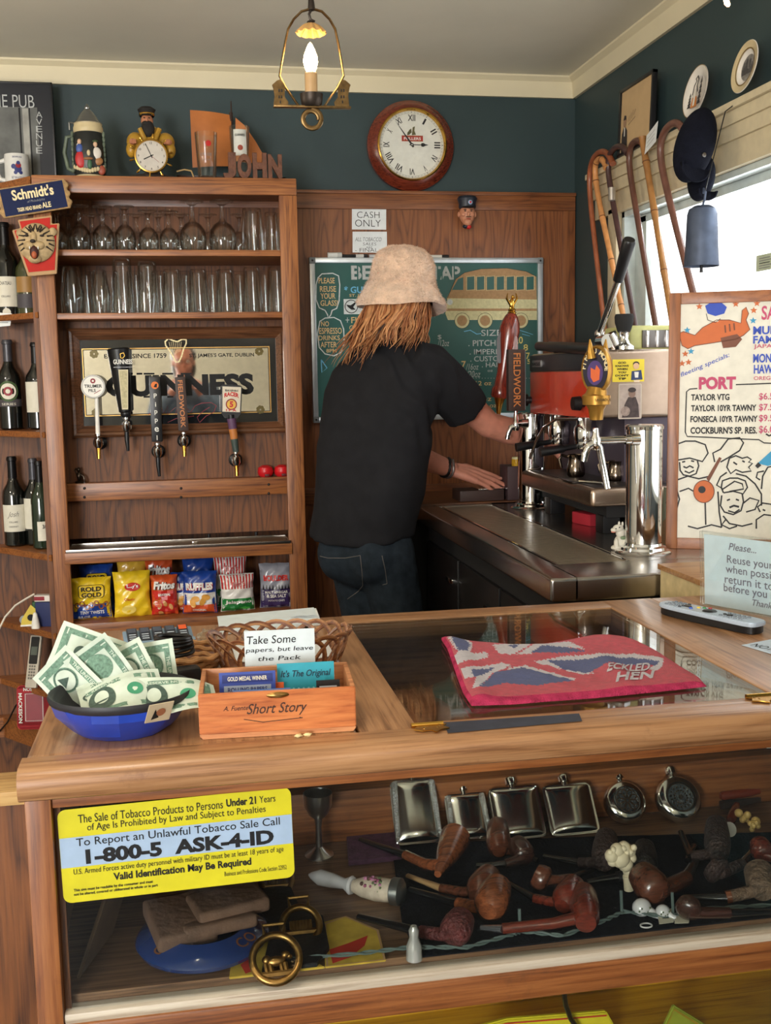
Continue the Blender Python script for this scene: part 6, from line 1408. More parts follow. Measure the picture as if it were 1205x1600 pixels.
for yy in (3.545-.06, 2.99):
 m=MB(); zk=PX(830, 625, XF).z-.0; m.tube([(XF, yy, zk), (XF-.012, yy, zk), (XF-.013, yy, zk), (XF-.035, yy, zk)], [.012, .012, .021, .019], black, 20); m.build('steam_knob', es_)
m=MB(); m.box(XF+.10, XBk, YN+.02, YFa-.02, ZT+.13, zr0, mat('machine_purple', (78, 70, 82), .35, .4), .004); m.build('back_column', es_)
for yy in (3.12, 3.36):
 m=MB(); m.lathe([(0, 0), (.034, 0), (.036, .01), (.036, .04), (.03, .05), (.03, .09), (0, .09)], chrome, 24, trs((XF+.055, yy, zr0-.075))); m.lathe([(0, 0), (.03, .004), (.033, .012), (.033, .026), (0, .026)], chrome, 24, trs((XF+.055, yy, zr0-.102)))
 m.tube([(XF+.03, yy, zr0-.09), (XF-.01, yy, zr0-.095), (XF-.02, yy, zr0-.096), (XF-.09, yy, zr0-.105)], [.008, .008, .013, .014], black, 14); m.build('group_head', es_)
xt0=1.075; ztr1=PX(945, 770, xt0).z; ztr0=PX(945, 800, xt0).z
m=MB(); m.box(xt0, XBk, 2.80, 3.435, ztr0, ztr1, ms, .014, 3); m.box(xt0+.02, XBk-.1, 2.83, 3.40, ztr1-.001, ztr1+.002, mat('tray_grate', (60, 54, 52), .4, .7), .0005); m.build('drip_tray', es_)
m=MB(); m.box(xt0+.06, XBk, 2.84, 3.40, ZT+.045, ztr0, blackm, .004); m.build('undercarriage', es_)
for x in (xt0+.08, XBk-.05):
 for y in (2.88, 3.33): m=MB(); m.box(x-.025, x+.025, y-.03, y+.03, ZT, ZT+.05, black, .004); m.build('foot', es_)
m=MB(); pv=PX(946, 522, XF+.05); r0=PX(937, 522, XF+.05); r1=PX(966, 438, XF+.05); r2=PX(984, 374, XF+.05)
m.tube([pv+Vector((0, .03,-.02)), pv+Vector((0,-.02,-.02))], .02, chrome, 16); m.tube([r0, r1], .0095, chrome, 14); m.ball(tuple(r0), .015, chrome, 12, 8); m.tube([pv+Vector((.01, 0,-.0)), pv+Vector((.03, 0,-.04))], .022, chrome, 16); m.build('lever_arm', es_)
m=MB(); d=(r2-r1).normalized(); m.tube([r1-d*.002, r1, r1+(r2-r1)*.5, r2-d*.006, r2], [.009, .0145, .0165, .0185, .015], black, 18); m.build('lever_grip', es_)
m=MB(); a=PX(842, 541, XF-.01); b_=PX(925, 545, XF-.01); m.tube([a, a.lerp(b_, .2), a.lerp(b_, .22), b_], [.0145, .0145, .016, .017], black, 16); m.lathe([(0, 0), (.05, 0), (.05, .012), (.03, .016), (0, .018)], black, 24, trs((XF+.06, 3.28, zt_))); m.lathe([(0, 0), (.008, 0), (.008, .016), (0, .018)], chrome, 12, trs((XF+.06, 3.28, zt_+.016))); m.build('second_lever', es_)
m=MB(); q=PX(866, 655, XF-.02); m.tube([PX(906, 655, XF-.01), PX(870, 655, XF-.03), PX(850, 668, XF-.04), PX(838, 690, XF-.045), PX(828, 716, XF-.05)], .0045, chrome, 10); m.build('steam_wand', es_)
FS=WALLF(YN-.0008); m=MB()
def sq(x0, y0, x1, y1): a=FS.px(x0, y1); b_=FS.px(x1, y0); return a[0], a[1], b_[0], b_[1]
a=sq(957, 561, 1007, 597); m.prism([(a[0], a[1]), (a[2], a[1]), (a[2], a[3]), (a[0], a[3])], .0006, mat('tip_yellow', (226, 204, 60), .5), FS.M())
for i, s in enumerate(('GOD', 'KNOWS', 'WHEN', 'YOU', "DON'T", 'TIP')):
 y=565+i*5; q=sq(972-2.1*len(s), y, 972+2.1*len(s), y+3.6); m.text(FS, s, q[0], q[1], q[2]-q[0], q[3]-q[1], ink, .0012, .04)
def sp_(pts, k, l=.0012): m.poly(FS, FS.pp(pts)[::-1], k, l)
sp_([(987, 580), (1002, 578), (1004, 593), (986, 594)], mat('dress_navy', (44, 60, 100), .5)); sp_([(990, 594), (1000, 594), (999, 597), (991, 597)], mat('cream_patch', (226, 206, 176), .5), .0014); q=FS.px(994, 572); m.disc(FS, q[0], q[1], .009, mat('face_pale', (216, 176, 140), .5), .0016); m.disc(FS, q[0], q[1]+.006, .0095, mat('hair_dark', (40, 28, 26), .5), .0014, ry=.007); sp_([(991, 581), (998, 581), (997, 590), (992, 590)], white, .0016)
solo(m, 'tip_sticker', 'yellow tip joke sticker with a small figure on the side of the espresso machine', 'sticker')
m=MB(); a=sq(966, 599, 1003, 655); W_=a[2]-a[0]; H_=a[3]-a[1]; G=Fr(FS.L(a[0], a[1]), FS.x, FS.y)
m.rrect(G, 0, 0, W_, H_, .004, mat('photo_border', (196, 184, 170), .5), .0005); m.rect(G, .003, .003, W_-.003, H_-.003, mat('photo_sky', (176, 160, 152), .5, noise=.15, nscale=60), .0009)
m.poly(G, [(W_*.15, .004), (W_*.9, .004), (W_*.86, H_*.4), (W_*.74, H_*.62), (W_*.42, H_*.62), (W_*.26, H_*.4)], mat('photo_coat', (70, 58, 58), .6, noise=.4, nscale=80), .0012); m.disc(G, W_*.58, H_*.72, W_*.15, mat('photo_face2', (136, 110, 98), .6), .0015, ry=H_*.12); m.disc(G, W_*.58, H_*.82, W_*.17, mat('photo_hat', (56, 46, 46), .6), .0018, ry=H_*.07); m.disc(G, W_*.3, H_*.22, W_*.2, mat('photo_pale', (150, 132, 124), .6, noise=.4, nscale=80), .0016, ry=H_*.14)
solo(m, 'photo_sticker', 'sepia photo of a figure in cap and coat stuck below the yellow sticker', 'photo')
c=PX(975, 545, XF+.10); q=Vector((c.x, c.y, zt_))
tm=thing('coffee_tamper', 'black and steel coffee tamper on top of the espresso machine', 'tamper', q)
m=MB(); m.lathe([(0, 0), (.029, 0), (.029, .010), (.018, .017), (.012, .03), (.014, .046), (.018, .05), (0, .05)], chrome, 24, trs(q)); m.build('base', tm)
m=MB(); m.lathe([(.017, .048), (.020, .055), (.026, .075), (.027, .092), (.024, .099), (0, .100)], blackm, 24, trs(q)); m.build('knob', tm)
ty=PY(1012, 545, 3.02); tz=PY(1012, 508, 3.02).z
ts=thing('pale_green_toaster', 'pale green box with dark chrome slots behind the tamper', 'appliance', (1.33, 3.12, zt_))
x0_=PY(985, 530, 3.02).x; gm_=mat('pale_green_enamel', (196, 196, 130), .35); hh=max(.06, tz-zt_)
m=MB(); m.box(x0_, XBk, 3.03, 3.22, zt_, zt_+hh, gm_, .008, 3); m.build('body', ts)
m=MB(); m.box(x0_+.04, XBk-.01, 3.024, 3.032, zt_+.006, zt_+hh-.014, darksteel, .001)
for i in range(4): m.box(x0_+.05+i*.03, x0_+.058+i*.03, 3.019, 3.026, zt_+.008, zt_+hh-.016, chrome, .001)
m.build('grille', ts)
def jug(px, pb, wpx, hpx, X, label, hand):
 c=PX(px, pb, X); k=span(0, 1, pb, c.y); r=wpx*k/2; H=hpx*k; q=Vector((c.x, c.y, ztr1+.002))
 t=thing('milk_jug', label, 'milk jug', q, 'steel milk jugs on the machine tray'); js=mat('jug_steel', (120, 108, 96), .16, 1.0)
 m=MB(); m.lathe([(0, .002), (r*.8, 0), (r*.98, H*.1), (r, H*.3), (r*.92, H*.5), (r*.78, H*.72), (r*.8, H*.88), (r*.92, H), (r*.88, H), (r*.74, H*.86), (r*.72, H*.7), (r*.9, H*.3), (r*.8, H*.06), (0, H*.05)], js, 28, trs(q)); m.tube([q+Vector((r*.7, 0, H*.9)), q+Vector((r*1.15,-.002, H*1.0))], [r*.3, r*.08], js, 10); m.build('body', t)
 m=MB(); m.tube([q+Vector((-r*.8, hand*.005, H*.88)), q+Vector((-r*1.5, hand*.008, H*.98)), q+Vector((-r*1.75, hand*.01, H*.8)), q+Vector((-r*1.55, hand*.008, H*.4))], .0045, js, 8); m.build('handle', t)
jug(900, 748, 33, 40, 1.155, 'dark steel milk jug held at the left side of the machine tray', 1)
jug(963, 764, 36, 36, 1.22, 'steel milk jug at the right end of the machine tray', 1)
m=MB(); q=PX(896, 756, 1.10); m.box(q.x-.02, q.x+.03, q.y-.05, q.y+.05, ztr1+.0021, ztr1+.005, darksteel, .001); m.tube([(q.x, q.y-.05, ztr1+.006), (q.x+.04, q.y-.13, ztr1+.007)], .004, chrome, 8); solo(m, 'steel_spoon', 'flat dark steel utensil lying on the machine tray before the jug', 'utensil')
q=PZ(916, 822, ZT); m=MB(); m.box(-.035, .035,-.05, .05, 0, .035, mat('red_pack', (160, 36, 50), .5), .004, T=trs((q.x+.03, q.y+.04, ZT), rz=.2)); solo(m, 'red_packet', 'red packet stored under the espresso machine', 'packet')
q=PZ(968, 859, ZT); k=span(0, 1, 850, q.y); cer=mat('ceramic_white', (206, 202, 190), .35, noise=.08, nscale=40); cgn=mat('ceramic_green', (110, 130, 100), .4); crs=mat('ceramic_rose', (196, 120, 100), .4)
k*=1.15
gy_=thing('dragon_figurine', 'small white ceramic creature figurine at the foot of the near tower', 'figurine', q)
def B3(px, pz, py, r, k_, s=12): m.ball((q.x+px*k, q.y+py*k, q.z+pz*k), tuple(v*k for v in r), k_, s, 9)
m=MB(); B3(2, 11, 0, (11, 10, 13), cer); B3(-1, 4,-2, (14, 10, 5), cer); B3(1, 27,-2, (8, 7, 8), cer); B3(-4, 35,-4, (9, 6, 6), cer); B3(-12, 33,-6, (5, 5, 3.5), cer); B3(-8, 10,-7, (4, 4, 10), cer); B3(5, 9,-8, (4, 4, 9), cer); m.build('body', gy_)
m=MB(); B3(-2, 42,-3, (2, 2, 4), cer, 8); B3(4, 41,-2, (2, 2, 4), cer, 8); B3(-10, 35.5,-10, (1, .8, 1), ink, 6); B3(-4, 37,-9.5, (1.2, .8, 1.2), ink, 6); B3(-13, 30,-7, (4, 3, 1.4), crs, 8); B3(11, 24, 2, (6, 3, 9), cgn, 10); B3(3, 20,-8, (5, 2, 3), cgn, 8); m.build('details', gy_)
# ====== standing menu board
BL3=PZ(1040, 857, ZT); yaw=math.radians(26); lean=math.radians(4)
xd=Vector((math.cos(yaw),-math.sin(yaw), 0)); nd=Vector((math.sin(yaw), math.cos(yaw), 0)); yd=(Vector((0, 0, 1))*math.cos(lean)+nd*math.sin(lean))
F=Fr(BL3, xd, yd)
Hm=F.px(1046, 458)[1]; Wm=min(.72, (XW-.045-BL3.x)/xd.x-.0); fwm=F.px(1061, 600)[0]-F.px(1043, 600)[0]
fwm=max(.028, fwm)
mb_=thing('specials_board', 'wood framed white menu board of coffee and port specials by the window', 'menu board', BL3+xd*Wm/2)
alder=wood('alder_frame', (158, 98, 56), (142, 84, 46), (106, 60, 34), 'Z', figure=.5, scale=.6)
alder_x=wood('alder_frame_x', (158, 98, 56), (142, 84, 46), (106, 60, 34), 'X', figure=.5, scale=.6)
m=MB()
for u0, u1, v0, v1, k_ in ((0, fwm, 0, Hm, alder), (Wm-fwm, Wm, 0, Hm, alder), (fwm, Wm-fwm, 0, fwm, alder_x), (fwm, Wm-fwm, Hm-fwm, Hm, alder_x)): m.box(u0, u1, v0, v1,-.022, 0, k_, .002, T=F.M())
m.build('frame', mb_)
m=MB(); wb=mat('white_board', (208, 203, 188), .4); m.box(fwm-.002, Wm-fwm+.002, fwm-.002, Hm-fwm+.002,-.018,-.006, wb, T=F.M())
G=F.sub(0, 0,-.006)
mk=lambda n, c: mat('marker_'+n, c, .55)
mkb, mkr, mkk, mko, mkt, mkbr=mk('blue', (40, 70, 170)), mk('berry', (180, 64, 100)), mk('black', (26, 24, 26)), mk('orange', (190, 96, 44)), mk('teal', (50, 140, 180)), mk('brown', (110, 62, 40))
def gp_(pts, k_, l=.0006): m.poly(G, G.pp(pts)[::-1], k_, l)
def gs_(pts, w_, k_, cl=False, l=.001): m.stroke(G, G.pp(pts), w_, k_, l, cl)
def gt_(s, x0, y0, x1, y1, k_, bold=.01, sh=0, rot=0):
 a=G.px(x0, y1); b_=G.px(x1, y1); c_=G.px(x0, y0); m.text(G, s, a[0], a[1], (Vector(b_)-Vector(a)).length, abs(c_[1]-a[1]), k_, .001, bold, sh, rot)
gp_([(1061, 521), (1068, 518), (1086, 524), (1098, 512), (1120, 500), (1140, 500), (1158, 505), (1160, 485), (1166, 480), (1170, 490), (1166, 500), (1172, 515), (1162, 524), (1150, 530), (1125, 534), (1100, 538), (1086, 540), (1075, 545), (1066, 540)], mko)
gs_([(1061, 521), (1068, 518), (1086, 524), (1098, 512), (1120, 500), (1140, 500), (1158, 505), (1160, 485), (1166, 480), (1170, 490), (1166, 500), (1172, 515), (1162, 524), (1150, 530), (1125, 534), (1100, 538), (1086, 540), (1075, 545), (1066, 540)], .002, mkbr, True)
gp_([(1126, 528), (1152, 522), (1160, 530), (1150, 542), (1130, 544)], mkbr, .001); gs_([(1133, 508), (1134, 520)], .0035, mkbr); gs_([(1140, 506), (1141, 518)], .0035, mkbr); gs_([(1147, 505), (1148, 516)], .0035, mkbr)
gp_([(1102, 478), (1112, 472), (1128, 473), (1136, 480), (1132, 490), (1118, 494), (1106, 490)], mkb, .0011); gp_([(1104, 490), (1118, 494), (1128, 492), (1122, 503), (1108, 502)], wb, .0009); gs_([(1104, 490), (1106, 500), (1118, 504), (1126, 498)], .0015, mkk)
def star(px, py, r, k_):
 c_=G.px(px, py); m.poly(G, [(c_[0]+r*(1 if i%2==0 else .42)*math.cos(PI/2+i*PI/5), c_[1]+r*(1 if i%2==0 else .42)*math.sin(PI/2+i*PI/5)) for i in range(10)], k_, .0008)
for i, (a, b_) in enumerate(((1093, 479), (1074, 516), (1150, 475), (1080, 549), (1071, 553), (1183, 474), (1178, 485), (1177, 501), (1066, 568), (1076, 566))): star(a, b_, .009, (mko, mkt)[i%2 if i<5 else (i%3)%2])
gt_('fleeting specials:', 1066, 582, 1148, 591, mkb, .004, .2, .40)
gt_('SAKE', 1190, 478, 1236, 500, mkr, .02); gt_('MURAI', 1177, 510, 1230, 523, mkb, .03); gt_('FAMILY', 1177, 525, 1234, 537, mkb, .03); gt_('JAPAN', 1178, 538, 1216, 546, mkr, .01)
gt_('MONO', 1177, 553, 1216, 567, mkb, .03); gt_('HAWK', 1178, 570, 1216, 584, mkb, .03); gt_('OREGON', 1178, 588, 1220, 594, mkr, .01)
gt_('PORT', 1092, 589, 1150, 609, mkr, .05)
gs_([(1090, 607), (1078, 608), (1073, 612), (1072, 640), (1071, 675), (1074, 682), (1100, 683), (1160, 686), (1186, 687), (1194, 692), (1230, 694)], .003, mkk); gs_([(1150, 601), (1180, 600), (1230, 598)], .003, mkk); gs_([(1197, 678), (1202, 681), (1206, 679)], .004, mkk)
for s, a, b_, c_, d_, p_ in (('TAYLOR VTG', 1080, 616, 1140, 626, '$6.50'), ('TAYLOR 10YR TAWNY', 1080, 633, 1182, 643, '$7.50'), ('FONSECA 10YR TAWNY', 1079, 650, 1184, 660, '$9.50'), ("COCKBURN'S SP. RES.", 1079, 667, 1183, 678, '$6.00')):
 gt_(s, a, b_, c_, d_, mkk, .035); gt_(p_, 1186, b_-2, 1216, d_, mkr, .015)
L_=.0038
def toque(x, y, s_): gs_([(x-18*s_, y), (x-22*s_, y-10*s_), (x-20*s_, y-22*s_), (x-6*s_, y-27*s_), (x+8*s_, y-27*s_), (x+22*s_, y-22*s_), (x+26*s_, y-10*s_), (x+18*s_, y+2*s_), (x, y-3*s_), (x-18*s_, y)], L_, mkk)
toque(1078, 719, 1.1)
gs_([(1062, 722), (1063, 735), (1068, 742), (1078, 744), (1088, 740), (1092, 728), (1090, 720)], L_, mkk); gs_([(1068, 729), (1073, 731), (1078, 728), (1084, 731)], .004, mkk); gs_([(1070, 736), (1077, 739), (1085, 735)], L_, mkk); gs_([(1066, 722), (1071, 721)], L_, mkk); gs_([(1080, 720), (1085, 721)], L_, mkk)
gs_([(1058, 750), (1075, 744), (1092, 748), (1110, 744)], L_, mkk); gs_([(1056, 760), (1062, 780), (1056, 800)], L_, mkk); gs_([(1122, 768), (1124, 800), (1128, 824)], L_, mkk); gs_([(1102, 782), (1103, 820)], L_, mkk); gs_([(1062, 768), (1076, 763), (1088, 770), (1096, 778)], L_, mkk); gs_([(1075, 822), (1090, 826), (1112, 820), (1128, 824)], L_, mkk)
gp_([(1128, 716), (1124, 714), (1104, 748), (1108, 753)], mkbr, .0013); c_=G.px(1100, 768); m.disc(G, c_[0], c_[1], .025, mko, .0012, ry=.028); c_=G.px(1097, 765); m.disc(G, c_[0], c_[1], .009, mkk, .0016); m.ring(G,*G.px(1100, 768), .025, .0022, mkbr, .0016, ry=.028)
gs_([(1117, 722), (1114, 708), (1126, 702), (1138, 686), (1156, 684), (1162, 692), (1156, 704), (1140, 714), (1126, 722)], L_, mkk)
gs_([(1140, 716), (1150, 712), (1160, 716), (1168, 714), (1174, 718), (1170, 722), (1176, 724), (1170, 730), (1174, 736), (1160, 738), (1150, 734), (1142, 740), (1136, 730), (1140, 716)], L_, mkk); gs_([(1146, 722), (1152, 726)], .004, mkk); gs_([(1160, 720), (1164, 722)], .004, mkk)
gs_([(1136, 738), (1126, 745), (1120, 758), (1130, 764), (1148, 752), (1160, 756), (1162, 764), (1140, 768)], L_, mkk); gs_([(1150, 740), (1166, 744), (1180, 756), (1190, 772), (1190, 790)], L_, mkk)
toque(1146, 770, .85); gs_([(1128, 774), (1126, 790), (1132, 800), (1146, 804), (1158, 798), (1162, 784), (1160, 772)], L_, mkk); gs_([(1136, 782), (1141, 780)], .004, mkk); gs_([(1150, 780), (1155, 782)], .004, mkk); gs_([(1140, 793), (1147, 790), (1155, 792)], .005, mkk); gs_([(1138, 798), (1148, 801), (1156, 796)], L_, mkk)
gs_([(1130, 806), (1140, 818), (1160, 822), (1176, 818)], L_, mkk); gs_([(1162, 786), (1172, 778), (1186, 782), (1180, 796), (1166, 800)], L_, mkk); gs_([(1134, 812), (1128, 820), (1140, 826), (1152, 822)], L_, mkk)
gs_([(1188, 800), (1184, 792), (1192, 786), (1206, 788), (1212, 800)], L_, mkk); gs_([(1182, 826), (1182, 812), (1194, 804), (1210, 806)], L_, mkk); gs_([(1192, 796), (1196, 798)], .004, mkk)
gs_([(1190, 764), (1192, 744), (1200, 730), (1212, 728)], L_, mkk); gs_([(1188, 750), (1182, 746), (1184, 738), (1194, 736)], L_, mkk)
gp_([(1184, 724), (1206, 704), (1216, 706), (1216, 724), (1200, 728)], mkt, .0012); gp_([(1180, 728), (1185, 722), (1190, 727), (1184, 732)], mkk, .0014)
m.build('panel', mb_)
a=PZ(1030, 851, ZT); F=Fr(Vector((a.x+.012, a.y-.02, ZT+.001)), xd, (.10, .12, 1))
pp_=[F.px(*p) for p in ((1031, 851), (1067, 858), (1089, 768), (1037, 761))]; mn_=min(p[1] for p in pp_)
m=MB(); m.prism(pp_, .0012, mat('card_olive', (110, 114, 88), .4), F.M())
def cp_(pts, k_, l=.0018): m.poly(F, F.pp(pts)[::-1], k_, l)
cp_([(1033, 849), (1066, 856), (1071, 832), (1062, 812), (1044, 806), (1036, 815)], mat('coat_brown', (128, 94, 54), .5, noise=.2, nscale=60)); cp_([(1046, 794), (1062, 798), (1066, 806), (1060, 818), (1050, 816), (1044, 808)], mat('beard_grey', (186, 176, 156), .6, noise=.15, nscale=150), .0022); cp_([(1046, 784), (1064, 786), (1069, 796), (1062, 802), (1046, 798)], mat('face_tan', (166, 116, 80), .5), .002)
cp_([(1040, 786), (1044, 776), (1056, 770), (1068, 774), (1074, 781), (1068, 785), (1054, 783), (1046, 788)], mat('beret_brown', (74, 62, 54), .6), .0024); cp_([(1064, 792), (1070, 797), (1064, 799)], mat('face_tan', (166, 116, 80), .5), .0024); cp_([(1051, 818), (1058, 822), (1054, 850), (1050, 848)], mat('coat_light', (156, 122, 74), .5), .002)
solo(m, 'fisherman_postcard', 'painted postcard of a bearded man in a beret leaning on the menu board', 'postcard')
# ====== right end of the display counter: sign, remote, paper
p0=PZ(1102, 945, ZT); p1=PZ(1205, 964, ZT); xd2=(p1-p0).normalized()
F=Fr(p0, xd2, (-xd2.y*-.12, .10, 1)); Ws=.216; Hs=.145
Hs=F.px(1112, 836)[1]
sn=thing('reuse_sign', 'acrylic stand with a please reuse your glass notice beside the remote', 'sign', p0+xd2*Ws/2)
acr=thin_glass('acrylic', (.96, .98, .98), (.7, .78, .8))
m=MB(); m.box(-.008, Ws+.008, 0, Hs+.006, .0015, .004, acr, .0005, 1, T=F.M()); m.box(-.008, Ws+.008, 0, Hs+.006,-.005,-.0025, acr, .0005, 1, T=F.M()); m.build('holder', sn)
n_=F.z*-1; fb=Vector((n_.x, n_.y, 0)).normalized()
q0=F.L(-.008, 0.0015,-.004); q1=F.L(Ws+.008, .0015,-.004); m=MB(); m.add([q0, q1, q1+fb*.07, q0+fb*.07, q0-Vector((0, 0, .0012)), q1-Vector((0, 0, .0012)), q1+fb*.07-Vector((0, 0, .0012)), q0+fb*.07-Vector((0, 0, .0012))], [(0, 1, 2, 3), (7, 6, 5, 4), (0, 4, 5, 1), (1, 5, 6, 2), (2, 6, 7, 3), (3, 7, 4, 0)], acr, False); m.build('foot', sn)
m=MB(); m.box(.0, Ws, .003, Hs,-.002, .001, mat('notice_paper', (206, 220, 226), .6), T=F.M()); G=F.sub(0, 0, .001); gi=mat('notice_ink', (108, 104, 116), .6)
def nt_(s, px, y0, y1, sh=0, w=None):
 a=G.px(px, y1); c_=G.px(px, y0); m.text(G, s, a[0], a[1], w, c_[1]-a[1], gi, .0006, .004, sh)
nt_('Please...', 1139, 848, 859, .25); nt_('Reuse your glass', 1136.5, 867, 883); nt_('when possible and', 1134.5, 882, 898); nt_('return it to the bar', 1133, 897.5, 910.5); nt_('before you leave.', 1131.5, 911, 927); nt_('Thanks!', 1176, 936, 946, .25)
m.build('notice', sn)
A=Vector((.862, 1.875, ZT)); Bq=Vector((.948, 1.672, ZT)); ax=(Bq-A); L_=ax.length; ax.normalize()
F=Fr((A+Bq)/2, ax, Vector((-ax.y, ax.x, 0)))
rm=thing('remote_control', 'silver topped television remote control lying on the counter', 'remote control', (A+Bq)/2)
o_=[]
for i in range(40):
 a=2*PI*i/40; c_, s_=math.cos(a), math.sin(a); o_.append((L_/2*(abs(c_)**.35)*(1 if c_>0 else-1), (.0235+.003*c_)*(abs(s_)**.5)*(1 if s_>0 else-1)))
m=MB(); m.prism([(u*.97, v*.9) for u, v in o_], .016, black, F.M(), .004, .0005); m.build('underside', rm)
m=MB(); rs=mat('remote_silver', (176, 190, 206), .35, .1); m.prism(o_, .008, rs, F.M(), .003, .0135); m.build('top_shell', rm)
m=MB(); G=F.sub(0, 0, .0215); btn=mat('button_grey', (120, 130, 142), .4); rg=random.Random(2)
def bt3(u, v, r, k_, ry=None): m.lathe([(0, .0022), (.8, .002), (1, 0)], k_, 12, G.M()@Matrix.Translation((u, v, 0))@Matrix.Diagonal((r, ry or r, 1, 1)))
bt3(0, 0, .014, black, .013); bt3(0, 0, .0085, mat('button_orange', (220, 150, 60), .4), .006)
for u, v, k_ in ((-.03, .006, mat('button_yellow', (216, 190, 60), .4)), (-.036,-.008, mat('button_blue', (50, 90, 190), .4)), (-.022, .012, mat('button_green', (60, 140, 80), .4)), (-.012, .016, mat('button_red', (190, 50, 60), .4))): bt3(u, v, .004, k_, .003)
for i in range(5):
 for j in (-.012, 0, .012): bt3(.034+i*.0105, j, .004, btn if (i+j) else black, .003)
for i in range(4):
 for j in (-.013,-.004, .006, .014): bt3(-.058-i*.0105, j, .0036, mat('button_dark', (60, 66, 76), .4) if i==0 else btn, .0026)
bt3(.045, 0, .006, black, .005); bt3(-.05, 0, .010, black, .005); m.build('buttons', rm)
m=MB(); q=PZ(1195, 1012, ZT); F=Fr((q.x, q.y, ZT+.0005), (.35,-1, 0), (1, .35, 0)); m.prism([(-.03,-.02), (.10,-.03), (.11, .08), (-.03, .09)], .0006, mat('blue_paper', (186, 200, 214), .7), F.M()); m.text(F, 'NOTE',-.02,-.012, .05, .018, ink, .0012); solo(m, 'written_paper', 'pale blue sheet with handwriting beside the remote at the right edge', 'paper')
q=PY(803, 725, 3.72); m=MB(); m.box(-.045, .05,-.05, .05, 0, PY(803, 727, 3.72).z-ZT-.004, mat('umber_box', (72, 52, 54), .5), .003, T=trs((q.x+.01, 3.73, ZT+.004))); bxo=solo(m, 'dark_box', 'dark brown box on the corner ledge behind the far tower', 'box')
m=MB(); m.lathe([(0, 0), (.017, 0), (.018, .004), (.018, .024), (0, .024)], mat('beer_amber', (196, 150, 40), .2, coat=.5), 16, trs((q.x+.004, 3.70, PY(803, 727, 3.72).z))); m.lathe([(0, .024), (.017, .024), (.016, .031), (0, .032)], mat('foam_pale', (210, 200, 150), .6), 16, trs((q.x+.004, 3.70, PY(803, 727, 3.72).z))); solo(m, 'small_beer_glass', 'small amber tub standing on the dark box in the corner', 'tub')
# ====== things on the display counter
ZK=ZT
# ---- blue bowl with banknotes
bc=Vector((-.097, 1.405, ZK)); KB=.62
bw=thing('tip_bowl', 'shallow bowl wrapped in blue tape holding the dollar notes', 'bowl', bc)
bt2=mat('blue_tape', (34, 62, 160), .32, noise=.25, nscale=18, coat=.3); bin_=mat('bowl_inside', (40, 40, 44), .5)
rg=random.Random(11)
m=MB(); n=16; prof=[(0, .002), (.050, 0), (.064, .010), (.081, .032), (.086, .046)]
vs=[]; fs=[]
for i in range(n):
 a=2*PI*i/n
 for j, (r, z) in enumerate(prof): q=1+rg.uniform(-.035, .035)*(j>0); vs.append((bc.x+r*q*math.cos(a)*1.04, bc.y+r*q*math.sin(a)*.92, bc.z+z))
for i in range(n):
 for j in range(len(prof)-1): fs.append((i*5+j, ((i+1)%n)*5+j, ((i+1)%n)*5+j+1, i*5+j+1))
m.add(vs, fs, bt2); m.build('tape_wrap', bw, ang=18)
m=MB(); m.lathe([(.0845, .043), (.088, .046), (.0895, .051), (.088, .055), (.084, .053), (.074, .034), (.05, .014), (0, .01)], bin_, 40, trs(bc)@Matrix.Diagonal((1.04, .92, 1, 1))); m.build('rim', bw)
F=Fr((bc.x+.048, bc.y-.074, ZK+.042), (1, .5, 0), (.1,-.5, 1)); m=MB(); m.prism([(-.017,-.012), (.016,-.014), (.018, .015), (-.015, .016)], .001, mat('tape_patch', (196, 180, 150), .6), F.M()); m.disc(F, .002, .002, .006, mat('patch_rust', (150, 96, 66), .6), .0016); m.poly(F, [(-.01,-.008), (.0,-.006), (-.006, .008)], ink, .0016); m.build('tape_patch', bw)
bill_p=mat('bill_paper', (196, 208, 192), .7, noise=.08, nscale=60); bill_g=mat('bill_green', (104, 136, 116), .7, noise=.35, nscale=300); bill_d=mat('bill_dark', (64, 84, 74), .7, noise=.3, nscale=200); bill_s=mat('bill_seal', (60, 140, 104), .6)
BWd, BHt=.156, .0663
